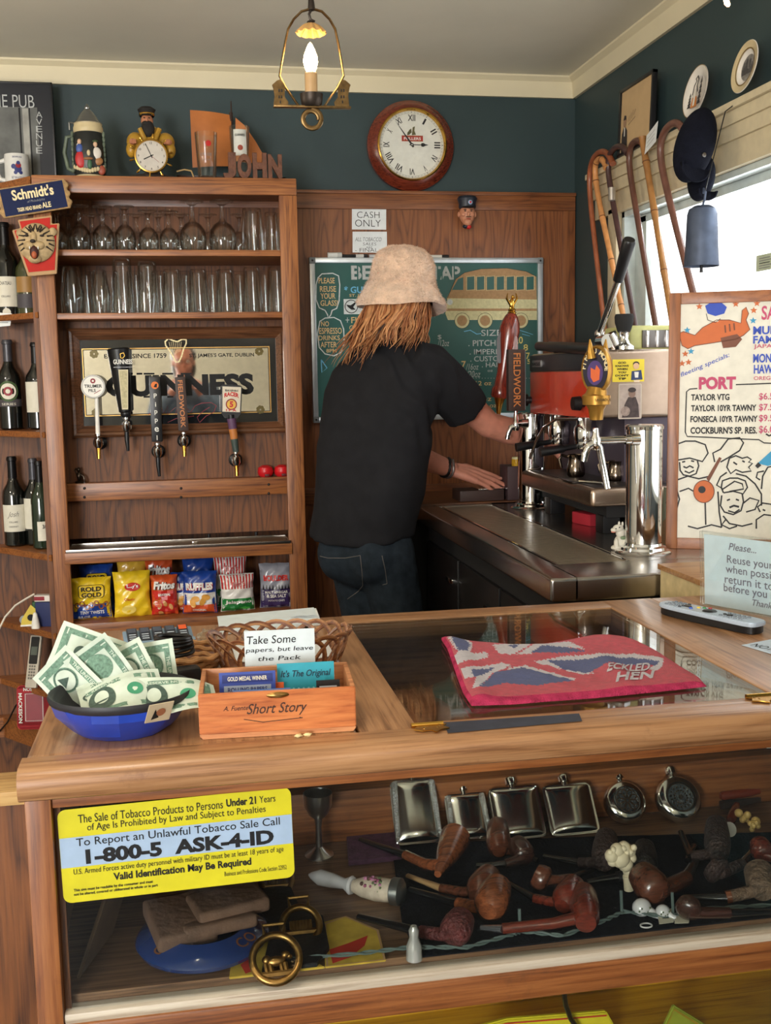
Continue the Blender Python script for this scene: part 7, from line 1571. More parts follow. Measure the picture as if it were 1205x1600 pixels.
def bill(px, py, Y, xp, dep, yp, ydep, ln, label, face, bend=.3, twist=0.0):
 """note centred at a photo column and row on depth Y; xp / yp are its long and short directions as seen (pixels right, pixels up); ln is how much of its length shows"""
 o=PY(px, py, Y); F=Fr(o, (xp[0], dep*75, xp[1]), (yp[0], ydep*75, yp[1])); ph=rg.uniform(0, 6); X0, x, y=BWd/2-ln, BWd/2, BHt/2; xm=(X0+x)/2
 def S(u, v, w=0):
  q=(u-xm)/(ln/2); z=bend*(1-q*q)*ln*.2+twist*(u-xm)*v*12+.0016*math.sin(u*70+ph)+.0012*math.sin(v*110+u*40+ph)
  return F.L(u-xm, v, z+w)
 class SF:
  def L(s, u, v, w=0): return S(max(u, X0), v, w if u>=X0 else 0)
 class SB:
  def L(s, u, v, w=0): return S(max(-u, X0), v,-w if-u>=X0 else 0)
 m=MB(); m.sheet(lambda a, b: S(X0+a*ln, (b-.5)*BHt), 20, 10, bill_p)
 for Q, sg in ((SF(), 1), (SB(),-1)):
  def G(u0, v0, u1, v1, k, w): grid_rect(m, Q, u0, v0, u1, v1, k, w, 6)
  for (u0, v0, u1, v1) in ((-x+.006,-y+.006, x-.006,-y+.0135), (-x+.006, y-.0135, x-.006, y-.006), (-x+.006,-y+.006,-x+.016, y-.006), (x-.016,-y+.006, x-.006, y-.006)): G(u0, v0, u1, v1, bill_g, .0005)
  if face:
   m.disc(Q, 0, 0, .017, bill_d, .0007, ry=.022); m.disc(Q, 0, .004, .009, bill_p, .0009, ry=.012); m.disc(Q, .042, 0, .010, bill_s, .0007); m.disc(Q,-.042, 0, .009, bill_d, .0007); m.text(Q, 'FEDERAL RESERVE NOTE', 0, y-.012, .085, .004, bill_p, .0009, .02, al='C')
  else:
   for q in (-.045, .045): m.disc(Q, q,-.001, .0175, bill_g, .0006); m.disc(Q, q,-.001, .014, bill_p, .0008); m.ring(Q, q,-.001, .0155, .001, bill_d, .0008, seg=20); m.poly(Q, [(q-.008,-.009), (q+.008,-.009), (q, .006)], bill_d, .001)
   m.text(Q, 'ONE', 0,-.008, .036, .014, bill_d, .0008, .03, al='C'); m.text(Q, 'THE UNITED STATES OF AMERICA', 0, y-.012, .11, .005, bill_p, .0009, .02, al='C')
  for sx in (-1, 1):
   for sy in (-1, 1): m.text(Q, '1', sx*(x-.011), sy*(y-.011)-.004, None, .008, bill_p, .001, .03, al='C')
 o_=m.build('dollar_note', None, Vector(o)-Vector((0, 0, .02)), ang=180); tag(o_, label, 'banknote', 'dollar notes in the blue bowl'); return o_
V=Vector
bill(150, 1028, 1.485, (-74, 26), .3, (26, 70), .3, .12, 'dollar note at the back of the bowl with its white edge showing', True, .1)
bill(238, 1052, 1.475, (-8, 70), .25, (72, 4), .0, .085, 'upright dollar note right of the one with the pyramid seal', False,-.2)
bill(115, 1075, 1.435, (-48, 52), .2, (52, 30),-.2, .095, 'dollar note leaning far left over the bowl rim', False, .2)
bill(166, 1058, 1.43, (-45, 68), .2, (76, 32),-.1, .098, 'dollar note standing up with the pyramid seal, in the middle of the bowl', False, .25)
bill(206, 1060, 1.445, (-30, 60), .3, (60, 20), .0, .09, 'partly hidden dollar note behind the folded front note', False, .2)
bill(186, 1088, 1.41, (70, 0), .2, (20, 30), .8, .10, 'crumpled dollar note lying flat under the others', False, .3, .4)
bill(198, 1088, 1.385, (76, 8), .2, (-26, 26), .7, .095, 'folded dollar note lying at the front of the bowl with its green seal up', True, .5, .4)
bill(276, 1092, 1.375, (94,-3), .1, (-30, 26), .7, .10, 'dollar note hanging out over the right rim of the bowl', True, .4,-.4)
# ---- black cord coil, black plug and wicker tray behind the bowl
wt=mat('wicker_tan', (170, 124, 78), .6, noise=.3, nscale=80); wdk=mat('wicker_brown', (98, 58, 36), .6, noise=.3, nscale=60)
q=PZ(290, 1047, ZK); tr2=thing('wicker_tray', 'small shallow wicker tray with dark brown inside behind the dollar bowl', 'wicker tray', (q.x, q.y, ZK))
m=MB(); m.lathe([(0, .003), (.042, .004), (.056, .022), (.060, .028), (.057, .03)], wdk, 32, trs((q.x, q.y, ZK))); m.build('inside', tr2)
m=MB()
for i in range(4): m.tube([(q.x+(.046+i*.005)*math.cos(a), q.y+(.046+i*.005)*math.sin(a), ZK+.005+i*.008+.0015*math.sin(a*12+i*PI)) for a in [2*PI*t/72 for t in range(72)]], .0042, wt, 8, True)
for i in range(24): a=2*PI*i/24; m.tube([(q.x+.045*math.cos(a), q.y+.045*math.sin(a), ZK+.003), (q.x+.064*math.cos(a), q.y+.064*math.sin(a), ZK+.031)], .002, wt, 6)
m.build('weave', tr2)
q=PZ(268, 1060, ZK); m=MB(); cz0=ZK+.034
for i in range(5): m.tube([(q.x+(.030-.001*i)*math.cos(a)+.004, q.y+.03+(.022)*math.sin(a), cz0+i*.0055+.002*math.sin(a+i)) for a in [2*PI*t/40 for t in range(40)]], .0034, black, 8, True)
solo(m, 'cord_coil', 'coil of black cord lying on the wicker tray behind the notes', 'cord')
m=MB(); q=PZ(283, 1082, ZK); m.box(-.026, .022,-.014, .014, 0, .034, black, .005, T=trs((q.x+.006, q.y+.012, ZK), rz=.25)); m.box(-.02,-.008,-.018,-.013, .006, .026, mat('grey_plastic', (70, 72, 76), .4), .002, T=trs((q.x+.006, q.y+.012, ZK), rz=.25)); solo(m, 'black_adapter', 'black plug adapter between the bowl of notes and the cigar box', 'adapter')
# ---- rack of small dark packs
p0=PZ(196, 1020, ZK); p1=PZ(306, 1010, ZK); ax=(p1-p0); W_=ax.length; ax.normalize(); F=Fr(p0+V((0, 0, 0)), ax, V((-ax.y, ax.x, .30)))
rk=thing('flint_rack', 'blue grey display card with five small dark packs, the last one orange', 'display card', p0+ax*W_/2)
m=MB(); m.box(0, W_,-.002, .062, 0, .006, mat('rack_blue', (118, 140, 160), .4), .002, T=F.M()); m.prism([(0, 0), (W_, 0), (W_, .01), (0, .01)], .014, mat('rack_blue', (118, 140, 160), .4), F.M()); m.build('card', rk)
for i in range(5):
 u=.006+i*(W_-.01)/5; m=MB(); m.box(u, u+.0175, .014, .058, .006, .013, mat('pack_dark', (44, 48, 56), .3), .002, T=F.M()); G=F.sub(0, 0, .013)
 m.rect(G, u+.002, .04, u+.0155, .055, mat('pack_orange', (216, 90, 44), .4) if i==4 else mat('pack_grey', (70, 76, 88), .4), .0006)
 for j in range(3): m.rect(G, u+.003, .018+j*.007, u+.0145, .021+j*.007, mat('pack_line', (170, 180, 190), .5), .0006)
 m.build('pack', rk)
q=PZ(326, 1010, ZK); m=MB(); rg2=random.Random(8)
m.ball((q.x, q.y, ZK+.014), (.02, .016, .014), thin_glass('plastic_wrap', (.9, .88, .82), (.6, .58, .5), rough=.12, body=.15, bodycol=(.7, .6, .45)), 14, 10, jit=.3, rnd=rg2); solo(m, 'plastic_wrap', 'crumpled clear plastic wrap right of the rack of packs', 'wrapper')
# ---- looped wicker basket
bq=PZ(440, 1044, ZK); RX, RY, HB=.112, .072, .050; bq.y+=.012
bk=thing('looped_basket', 'open looped wicker basket with rolling papers behind the cigar box', 'basket', bq)
wl1=wood('basket_light', (186, 136, 88), (160, 108, 66), (110, 70, 40), 'X', figure=.2); wl2=wood('basket_dark', (140, 84, 52), (116, 64, 38), (76, 40, 24), 'X', figure=.2)
def bp3(a, h, o=0): f_=.80+.20*h; return V((bq.x+(RX*f_+o)*math.cos(a), bq.y+(RY*f_+o)*math.sin(a), ZK+.006+HB*h))
m=MB(); NL=20
for i in range(NL):
 for dirn, k_, o in ((1, wl1, .0015), (-1, wl2,-.0015)):
  pts=[]
  for t in range(15):
   s_=t/14; a=2*PI*(i+dirn*(s_-.5)*3.0)/NL; h=math.sin(PI*s_)**.6; pts.append(bp3(a, h, o*math.cos(PI*s_*3)))
  m.tube(pts, .0042, k_, 6, flat=.4, up=(math.cos(2*PI*i/NL), math.sin(2*PI*i/NL), 0))
m.build('loops', bk)
m=MB(); m.lathe([(0, 0), (.80, 0), (.84, .006), (.80, .010), (0, .007)], wl2, 40, Matrix.Translation(bq)@Matrix.Diagonal((RX, RY, 1, 1))); m.build('base', bk)
for i, (dx, dy, rz, w_, h_, lab) in enumerate(((-.045, .0, .3, .05, .035, 'white paper leaf inside the basket at the left'), (.02, .012,-.2, .06, .04, 'white paper leaf inside the basket in the middle'), (.062,-.01, .5, .05, .034, 'white paper leaf inside the basket at the right'))):
 F=Fr(bq+V((dx, dy, .011)), (math.cos(rz), math.sin(rz), 0), (-math.sin(rz)*.7, math.cos(rz)*.7, .7)); m=MB(); m.prism([(-w_/2, 0), (w_/2, 0), (w_/2, h_), (-w_/2, h_)], .002, paper, F.M()); solo(m, 'paper_leaf', lab, 'paper', 'paper leaves in the basket')
m=MB(); pts=[PZ(*p, ZK) for p in ((347, 992), (503, 977), (494, 953), (343, 967))]; F=Fr((0, 0, ZK+.0005), (1, 0, 0), (0, 1, 0)); m.prism([(p.x, p.y) for p in pts], .003, paper, F.M()); m.prism([(p.x-.004, p.y+.003) for p in pts], .0008, mat('pale_paper', (206, 216, 220), .8), F.M(), 0, .0034)
G=F.sub(0, 0, .0045); pc=mat('blue_pencil', (130, 146, 170), .7); rg2=random.Random(5)
c_=PZ(478, 968, ZK); m.stroke(G, [(c_.x+rg2.uniform(-.03, .03), c_.y+rg2.uniform(-.012, .012)) for _ in range(22)], .0007, pc, .0004); solo(m, 'paper_sheets', 'white sheets with a faint pencil sketch lying behind the basket', 'paper')
# ---- cigar box
fb0=PZ(312, 1156, ZK); fb1=PZ(557, 1142, ZK); ax=fb1-fb0; Wb=ax.length; ax.normalize(); ay=V((-ax.y, ax.x, 0))
Hb=.058; Db=.125
F=Fr(fb0, ax, ay)
cbx=thing('cigar_box', 'open wooden cigar box with script lettering on its front', 'box', F.L(Wb/2, Db/2))
ced=wood('cedar', (206, 128, 72), (190, 108, 58), (150, 76, 40), 'X', figure=.25, scale=.8, rough=.35); ced2=wood('cedar_inner', (214, 150, 100), (196, 130, 84), (160, 98, 60), 'X', figure=.2, scale=.8)
t5=.006
m=MB(); fp=[(.010, 0), (Wb-.010, 0), (Wb, .014), (Wb, Hb), (0, Hb), (0, .014)]
FF=Fr(fb0, ax, (0, 0, 1)); m.prism([(0, .006), (Wb, .006), (Wb, Hb), (0, Hb)], t5, ced, FF.M(), .0012,-t5); m.prism([(.004, 0), (Wb-.004, 0), (Wb, .006), (0, .006)], t5, ced2, FF.M(), 0,-t5); m.build('front', cbx)
m=MB(); m.box(0, Wb, Db-t5, Db, .0, Hb, ced2, .001, T=F.M()); m.build('back', cbx)
for u in (0, Wb-t5): m=MB(); m.box(u, u+t5, t5, Db-t5, .0, Hb, ced2, .001, T=F.M()); m.build('side', cbx)
m=MB(); m.box(t5, Wb-t5, t5, Db-t5, .0, .004, ced2, T=F.M()); m.build('bottom', cbx)
m=MB(); G=FF; blk=mat('burnt_ink', (60, 34, 24), .6)
def fbx(px, py): return FF.px(px, py)
q0=fbx(386, 1121); q1=fbx(480, 1104); m.text(G, 'Short Story', q0[0], q0[1], q1[0]-q0[0], .0175, blk, .0008, .006, .35); m.stroke(G, [(q0[0]-.004, q0[1]-.002), (q0[0]+.02, q0[1]-.007), (q0[0]+.07, q0[1]-.004), (q1[0]-.01, q0[1]-.003)], .001, blk, .0008); q0=fbx(349, 1111); q1=fbx(388, 1102); m.text(G, 'A. Fuente', q0[0], q0[1], q1[0]-q0[0], .006, blk, .0008, .006, .35); m.build('lettering', cbx)
m=MB(); q0=fbx(434, 1086); m.lathe([(0, .003), (.6, .0028), (1, 0)], brass, 20, FF.M()@Matrix.Translation((q0[0], q0[1], 0))@Matrix.Diagonal((.0145, .0042, 1, 1))); m.build('clasp', cbx)
def card(v, u0, u1, z0, h, lean, base, deco, name, label, cat='card', grp=None):
 K=Fr(F.L(0, v, z0), ax, V((ay.x*lean, ay.y*lean, 1))); h=K.px(440, h)[1]; m=MB(); m.prism([(u0, 0), (u1, 0), (u1, h), (u0, h)], .0014, base, K.M(), .0,-.0014); deco(m, K, u0, u1, h); return solo(m, name, label, cat, grp)
cbl2=mat('card_blue', (52, 72, 150), .4); ctl=mat('card_teal', (44, 150, 168), .4); ccrm=mat('card_cream', (216, 210, 186), .5)
def px_u(px, v=.05): return FF.px(px, 1085)[0]*1.0
def dgold(m, K, a, b, h):
 w_=b-a; m.rect(K, a+.004, h*.78, b-.004, h*.95, mat('card_blue2', (30, 44, 110), .4), .0006); m.text(K, 'GOLD MEDAL WINNER', (a+b)/2, h*.82, w_*.7, h*.09, ccrm, .001, .02, al='C')
 m.rect(K, a+.006, .004, b-.006, h*.72, mat('card_grey', (150, 160, 176), .4), .0006); m.text(K, 'ROLLING PAPERS', (a+b)/2, h*.58, w_*.7, h*.1, mat('card_blue2', (30, 44, 110), .4), .001, .02, al='C'); m.disc(K, (a+b)/2, h*.3, .008, ccrm, .001); m.disc(K, (a+b)/2, h*.3, .004, ink, .0014)
 for s_ in (-1, 1): m.rect(K, (a+b)/2+s_*w_*.27-.014, h*.12, (a+b)/2+s_*w_*.27+.014, h*.5, ccrm, .001); m.rect(K, (a+b)/2+s_*w_*.27-.013, h*.36, (a+b)/2+s_*w_*.27+.013, h*.47, red, .0014)
def dteal(m, K, a, b, h):
 m.text(K, "It's The Original", (a+b)/2, h*.68, (b-a)*.88, h*.18, mat('teal_ink', (14, 44, 60), .5), .001, .012, .25, al='C')
 for i in range(10):
  for j in range(3): m.poly(K, [(a+.008+i*(b-a-.016)/9+.0016*math.cos(PI/2+t*PI/3), h*(.2+.14*j)+.0016*math.sin(PI/2+t*PI/3)) for t in range(6)], mat('teal_light', (130, 200, 210), .5), .0008)
 m.rect(K, a+.006, h*.36, b-.006, h*.45, ctl, .0009); m.text(K, 'THE ORIGINAL HEMP PAPER', (a+b)/2, h*.37, (b-a)*.8, h*.06, mat('teal_ink', (14, 44, 60), .5), .0012, .01, al='C')
q=lambda px: FF.px(px, 1090)[0]
card(.055, q(338)+.002, q(430)+.002, .006, 1047, .10, cbl2, dgold, 'paper_packet', 'blue gold medal rolling paper packet standing in the cigar box', 'packet')
card(.075, q(436), q(530), .006, 1037, .10, ctl, dteal, 'teal_card', 'teal card with dark script lettering standing in the cigar box', 'card')
card(.034, q(362), q(456), .006, 1075, .35, mat('card_sky', (90, 130, 200), .4), lambda m, K, a, b, h: (m.rect(K, a+.003, h*.8, b-.003, h*.95, ccrm, .0006), m.rect(K, a+.003, h*.5, b-.003, h*.7, cbl2, .0006)), 'paper_packet', 'light blue packet lying low in front of the gold medal packet', 'packet')
card(.065, q(424), q(446), .006, 1066, .1, mat('card_orange', (220, 96, 40), .4), lambda m, K, a, b, h: None, 'orange_packet', 'orange packet between the blue packet and the teal card', 'packet')
card(.04, q(498), q(536), .006, 1066, .2, black, lambda m, K, a, b, h: m.rect(K, a+.004, h*.7, b-.004, h*.85, mat('pack_line', (170, 180, 190), .5), .0006), 'black_packet', 'small black packet in front of the teal card in the cigar box', 'packet')
K=Fr(F.L(q(437)-.0, Db+.0075, .0), ax, V((ay.x*.08, ay.y*.08, 1)))
zt5=K.px(436, 984)[1]; u0=K.px(382, 1010)[0]; u1=K.px(492, 1010)[0]
m=MB(); m.prism([(u0, .0015), (u1, .0015), (u1, zt5), (u0, zt5)], .0012, mat('note_paper', (206, 216, 220), .8), K.M(), 0,-.0012)
for s, a, b_, c_, d_ in (('Take Some', 386, 991, 462, 1007), ('papers, but leave', 384, 1008, 489, 1022), ('the Pack', 403, 1023, 470, 1033)):
 p_=K.px(a, d_); r_=K.px(c_, b_); m.text(K, s, p_[0], p_[1], r_[0]-p_[0], r_[1]-p_[1], ink, .0006, .004, .12)
solo(m, 'take_papers_note', 'white handwritten take some papers note between basket and cigar box', 'note')
for i, (px, py, lab) in enumerate(((467, 1152, 'left one of two pale crumbs in front of the cigar box'), (481, 1150, 'right one of two pale crumbs in front of the cigar box'))):
 q0=PZ(px, py, ZK); m=MB(); m.ball((q0.x, q0.y, ZK+.0022), (.005, .003, .0022), mat('crumb', (226, 206, 150), .8), 8, 6, jit=.25, rnd=rg); solo(m, 'crumb', lab, 'crumb', 'crumbs')
 # ---- bar towel with flag pattern on the glass top
Z3=ZK+.0006
edge_l=[(690, 1000), (699, 1014), (706, 1034), (715, 1060), (724, 1084), (737, 1103)]
top_e=[(690, 1000), (740, 1004), (800, 1009), (850, 1008), (890, 1002), (925, 997), (965, 1000), (990, 1004)]
bot_e=[(737, 1103), (800, 1101), (860, 1096), (930, 1091), (1000, 1084), (1060, 1078), (1104, 1073)]
rig_e=[(990, 1004), (1030, 1022), (1065, 1044), (1092, 1060), (1104, 1073)]
def polyat(P, t):
 n=len(P)-1; i=min(int(t*n), n-1); f_=t*n-i; return V((P[i][0]*(1-f_)+P[i+1][0]*f_, P[i][1]*(1-f_)+P[i+1][1]*f_))
def towel_px(u, v):
 a=polyat(top_e, u); b=polyat(bot_e, u); c=polyat(edge_l, v); d=polyat(rig_e, v)
 return a*(1-v)+b*v+c*(1-u)+d*u-(V(top_e[0])*(1-u)*(1-v)+V(top_e[-1])*u*(1-v)+V(bot_e[0])*(1-u)*v+V(bot_e[-1])*u*v)
zz=lambda L: [(520+x/1.759, 920+y/1.759) for x, y in L]
tw_blue=[zz(L) for L in ([(322, 140), (350, 143), (378, 165), (372, 186), (345, 186)], [(400, 290), (445, 243), (520, 228), (665, 266), (560, 278), (470, 272), (430, 285)], [(545, 186), (575, 166), (640, 172), (700, 186), (620, 190)], [(590, 208), (700, 207), (820, 200), (898, 212), (890, 222), (760, 222), (700, 246), (630, 232)], [(380, 240), (450, 226), (430, 240), (390, 262)], [(480, 168), (515, 164), (500, 178)])]
tw_white=[zz(L) for L in ([(310, 140), (350, 138), (384, 160), (380, 190), (425, 186), (428, 200), (330, 226), (322, 205), (345, 190), (318, 150)], [(352, 236), (470, 214), (490, 222), (440, 246), (400, 290), (384, 292), (395, 262), (362, 262)], [(470, 232), (530, 222), (670, 262), (640, 268), (520, 234)], [(438, 165), (530, 158), (545, 164), (495, 192), (455, 188)], [(505, 192), (560, 158), (650, 158), (700, 180), (640, 172), (575, 166), (545, 190)], [(550, 212), (640, 196), (830, 190), (910, 204), (905, 226), (890, 238), (870, 232), (895, 212), (820, 202), (700, 208), (600, 210), (720, 246), (690, 250)])]
def inpoly(p, P):
 c=False; n=len(P)
 for i in range(n):
  a, b=P[i], P[i-1]
  if (a[1]>p[1])!=(b[1]>p[1]) and p[0]<(b[0]-a[0])*(p[1]-a[1])/(b[1]-a[1])+a[0]: c=not c
 return c
from mathutils import noise as mnoise
t_red=mat('towel_red', (196, 50, 72), 1.0, noise=.18, nscale=120, bump=1.0, bscale=900, sheen=.3, spec=.1); t_blue=mat('towel_blue', (58, 72, 128), 1.0, noise=.2, nscale=160, bump=1.0, bscale=900, sheen=.3, spec=.1); t_white=mat('towel_white', (206, 200, 206), 1.0, noise=.1, nscale=160, bump=1.0, bscale=900, sheen=.3, spec=.1); t_hem=mat('towel_hem', (172, 52, 86), 1.0, noise=.3, nscale=60, bump=.8, bscale=500, spec=.1)
def tz(u, v, pt):
 e=min(u, 1-u, v, 1-v); h=.0055*min(1, e*14)**.5
 h+=.0035*max(0, mnoise.noise(V((pt.x*22, pt.y*22, 1.3))))*min(1, e*8)+.006*math.exp(-((u-.62)/.05)**2-((v-.62)/.3)**2)+.007*math.exp(-((u-.78)/.18)**2-((v-.12)/.13)**2)+.005*math.exp(-((u-.04)/.05)**2)
 return Z3+.0012+h
m=MB(); NU, NV=150, 90; vs=[]; cols=[]
for i in range(NU+1):
 for j in range(NV+1):
  u, v=i/NU, j/NV; p=towel_px(u, v); q0=PZ(p.x, p.y, Z3); q0.z=tz(u, v, q0); vs.append(tuple(q0))
m.v=vs
for i in range(NU):
 for j in range(NV):
  u, v=(i+.5)/NU, (j+.5)/NV; p=towel_px(u, v); jx=(p.x+1.0*math.sin(p.y*1.9), p.y+.8*math.sin(p.x*1.7))
  k_=t_red
  if v>.93 or u<.015 or u>.985 or v<.03: k_=t_hem
  elif any(inpoly(jx, P) for P in tw_blue): k_=t_blue
  elif any(inpoly(jx, P) for P in tw_white): k_=t_white
  m.f.append((i*(NV+1)+j, i*(NV+1)+j+1, (i+1)*(NV+1)+j+1, (i+1)*(NV+1)+j)); m.m.append(m.mi(k_)); m.sm.append(True)
n0=len(m.v); rim=[(i, 0) for i in range(NU)]+[(NU, j) for j in range(NV)]+[(i, NV) for i in range(NU, 0,-1)]+[(0, j) for j in range(NV, 0,-1)]
for i, j in rim: p=m.v[i*(NV+1)+j]; m.v.append((p[0], p[1], Z3))
for t in range(len(rim)):
 a=rim[t]; b=rim[(t+1)%len(rim)]; m.f.append((a[0]*(NV+1)+a[1], b[0]*(NV+1)+b[1], n0+(t+1)%len(rim), n0+t)); m.m.append(m.mi(t_hem)); m.sm.append(True)
class TF:
 def L(s, u, v, w=0):
  p=V((u, v)); q0=PZ(p.x, p.y, Z3)
  g=TF.tab; d=(g[:, 0]-q0.x)**2+(g[:, 1]-q0.y)**2; i=int(d.argmin()); return V((q0.x, q0.y, g[i, 2]+.0012+w))
TF.tab=np.array(vs)
def ttext(s, x0, y0, w_, h_, rot):
 n0=len(m.v); vs_, fs_=text_geo(s, .03, 0, 1.0); mn_=vs_.min(0); d=vs_.max(0)-mn_; out=[]
 for p in vs_:
  a=(p[0]-mn_[0])/d[0]*w_; b=(p[1]-mn_[1])/d[1]*h_; out.append(TF().L(x0+a+b*.25, y0-b+a*rot))
 m.add(out, fs_, t_white, False)
ttext('ECKLED', 948, 1062, 66, 13,-.10); ttext('HEN', 962, 1077, 58, 13,-.16)
solo(m, 'bar_towel', 'red terry bar towel with british flag pattern on the glass top', 'towel', ang=180)
# ====== things inside the display counter
def G3(px, py, h=.0): p=PZ(px, py, ZI+h); return V((p.x, max(p.y, PF+.022), ZI+h))
blc=mat('black_cloth', (20, 22, 30), 1.0, noise=.3, nscale=60, bump=.6, bscale=250, spec=.1)
pts=[G3(*p) for p in ((612, 1322), (900, 1310), (1300, 1300), (1330, 1462), (900, 1490), (655, 1503), (628, 1440))]
m=MB(); F=Fr((0, 0, ZI+.0003), (1, 0, 0), (0, 1, 0)); m.prism([(p.x, p.y) for p in pts][::-1], .0022, blc, F.M()); solo(m, 'black_cloth', 'black cloth spread under the pipes in the display case', 'cloth')
ZP=.0028
ped=mat('flask_steel', (226, 224, 218), .14, 1.0)
hmm=mat('flask_hammered', (200, 200, 196), .16, 1.0, bump=1.0, bscale=380); dke=mat('flask_engraved', (90, 92, 92), .3, .9, bump=1.0, bscale=300)
def flask(x0, x1, yt, yb, rnd_, label, deco):
 b=G3((x0+x1)/2, yb, .004); b.y=min(b.y, 1.655); b.x=PY((x0+x1)/2, yb, b.y).x; k=span(0, 1, yb, b.y); W=(x1-x0)*k; H=(yb-yt)*k*1.0
 yd=V((0, min(.8, (1.72-b.y)/H), 1)); F=Fr(b, (1, 0, 0), yd)
 t=thing('hip_flask', label, 'hip flask', b, 'hip flasks in the display case'); m=MB()
 if rnd_:
  R=W/2; c=F.L(0, R, 0); M4=Fr(c, F.x, F.y).M(); m.lathe([(0,-.012), (R*.86,-.012), (R*.97,-.008), (R, 0), (R*.97, .008), (R*.86, .013), (R*.66, .0145), (R*.64, .0125), (0, .0125)], ped, 44, M4); nk=2*R
 else:
  r=.009; o=[]
  for cx_, cy_, a0 in ((W/2-r, r,-90), (W/2-r, H-r, 0), (-W/2+r, H-r, 90), (-W/2+r, r, 180)):
   for q in range(5): a=math.radians(a0+q*22.5); o.append((cx_+r*math.cos(a), cy_+r*math.sin(a)))
  M4=F.M(); m.prism(o, .014, ped, M4, .004,-.008); nk=H
  m.sheet(lambda p, q: ((2*p-1)*W*.475, H/2+(2*q-1)*H*.475, .0045+.0095*max(0, 1-(2*p-1)**2)**.7*max(0, 1-abs(2*q-1)**10)**.6), 24, 24, ped, T=M4)
 m.build('body', t, ang=50)
 m=MB(); m.lathe([(.006,-.003), (.006, .004), (.0095, .005), (.0095, .014), (.007, .017), (0, .017)], ped, 18, Matrix.Translation(F.L(0, nk, 0))@F.M().to_3x3().to_4x4()@Matrix.Rotation(-PI/2, 4, 'X')); m.build('cap', t)
 if deco:
  m=MB(); deco(m, F, W, H); m.build('decoration', t)
def dham(m, F, W, H):
 for s_ in (-1, 1): m.prism([(s_*W*.46-W*.035, H*.04), (s_*W*.46+W*.035, H*.04), (s_*W*.40+W*.06, H*.96), (s_*W*.40-W*.06, H*.96)], .004, hmm, F.M(), .001, .008)
def dcel(m, F, W, H):
 R=W/2; m.disc(F, 0, R, R*.62, dke, .0136, seg=36)
 for i in range(9): a=2*PI*i/9; m.ring(F, R*.33*math.cos(a), R+R*.33*math.sin(a), R*.24, .0016, ped, .0142, seg=16)
def ddot(m, F, W, H):
 R=W/2; m.disc(F, 0, R, R*.62, dke, .0136, seg=36); m.ring(F, 0, R, R*.6, .0016, ped, .0142)
 for i in range(16):
  for q in (.28, .44): a=2*PI*(i+q)/16; m.disc(F, R*q*math.cos(a), R+R*q*math.sin(a), R*.035, ped, .0142, seg=6)
 m.disc(F, 0, R, R*.1, ped, .0145)
for a in ((613, 697, 1206, 1318, 0, 'tall rectangular hip flask with hammered side bands, leftmost flask', dham), (698, 774, 1230, 1312, 0, 'short hip flask with narrow hammered sides, second from the left', dham), (768, 862, 1217, 1312, 0, 'plain polished hip flask right of the short hammered one', None), (853, 946, 1212, 1305, 0, 'plain polished hip flask left of the two round flasks', None), (945, 1024, 1207, 1287, 1, 'round hip flask with knotwork medallion', dcel), (1026, 1112, 1203, 1285, 1, 'round hip flask with dotted shield medallion, rightmost flask', ddot)): flask(*a)
b=G3(499, 1336); k=span(0, 1, 1336, b.y); gb_=mat('goblet_pewter', (190, 188, 184), .28, 1.0)
m=MB(); m.lathe([(r_*k, z*k) for r_, z in ((0, 0), (25, 0), (25, 2), (14, 8), (6, 16), (5, 50), (7, 66), (16, 74), (24, 90), (25, 112), (24, 112), (22, 90), (0, 78))], gb_, 32, trs(b)); solo(m, 'pewter_goblet', 'polished pewter goblet standing behind the glass right of the warning sticker', 'goblet')
def flat(pts, k_, name, label, cat, deco=None, th=.003, z=.0005):
 P=[G3(*p) for p in pts]; F=Fr((0, 0, ZI+z), (1, 0, 0), (0, 1, 0)); m=MB(); q=[(p.x, p.y) for p in P]
 if sum(q[i-1][0]*q[i][1]-q[i][0]*q[i-1][1] for i in range(len(q)))<0: q=q[::-1]
 m.prism(q, th, k_, F.M(), .0008)
 if deco: deco(m, F.sub(0, 0, th), lambda L: [(G3(*p).x, G3(*p).y) for p in L])
 return solo(m, name, label, cat)
flat([(541, 1305), (618, 1296), (628, 1345), (545, 1354)], mat('purple_suede', (92, 56, 82), .8, noise=.3, nscale=80, bump=.8, bscale=120), 'purple_pouch', 'purple suede pouch lying behind the flared pipe', 'pouch', th=.008)
fy, fr_2, fe=mat('felt_yellow', (204, 172, 66), .9, noise=.25, nscale=30), mat('felt_red', (196, 52, 36), .9), mat('felt_edge', (190, 150, 110), .9)
def dfelt(m, F, g): m.poly(F, g([(515, 1488), (545, 1478), (575, 1466), (570, 1482), (548, 1500), (520, 1510)]), fr_2, .0006); m.stroke(F, g([(508, 1448), (540, 1436), (590, 1458), (606, 1518), (515, 1528), (508, 1448)]), .003, fe, .0006)
flat([(506, 1444), (541, 1434), (592, 1456), (609, 1520), (512, 1530)], fy, 'felt_patch', 'yellow felt patch with a red shape, right of the brass buckles', 'patch', dfelt)
flat([(364, 1490), (400, 1468), (430, 1474), (512, 1530), (470, 1550), (360, 1556)], fy, 'felt_patch', 'yellow felt patch partly under the black strap and brass ring', 'patch', lambda m, F, g: m.poly(F, g([(376, 1512), (392, 1500), (400, 1520), (384, 1526)]), fr_2, .0006))
b=G3(318, 1478); k=span(0, 1, 1470, b.y); R=112*k; ab=mat('ashtray_blue', (30, 52, 104), .15, coat=.8)
ash=thing('blue_ashtray', 'large glossy blue round ashtray below the warning sticker', 'ashtray', b)
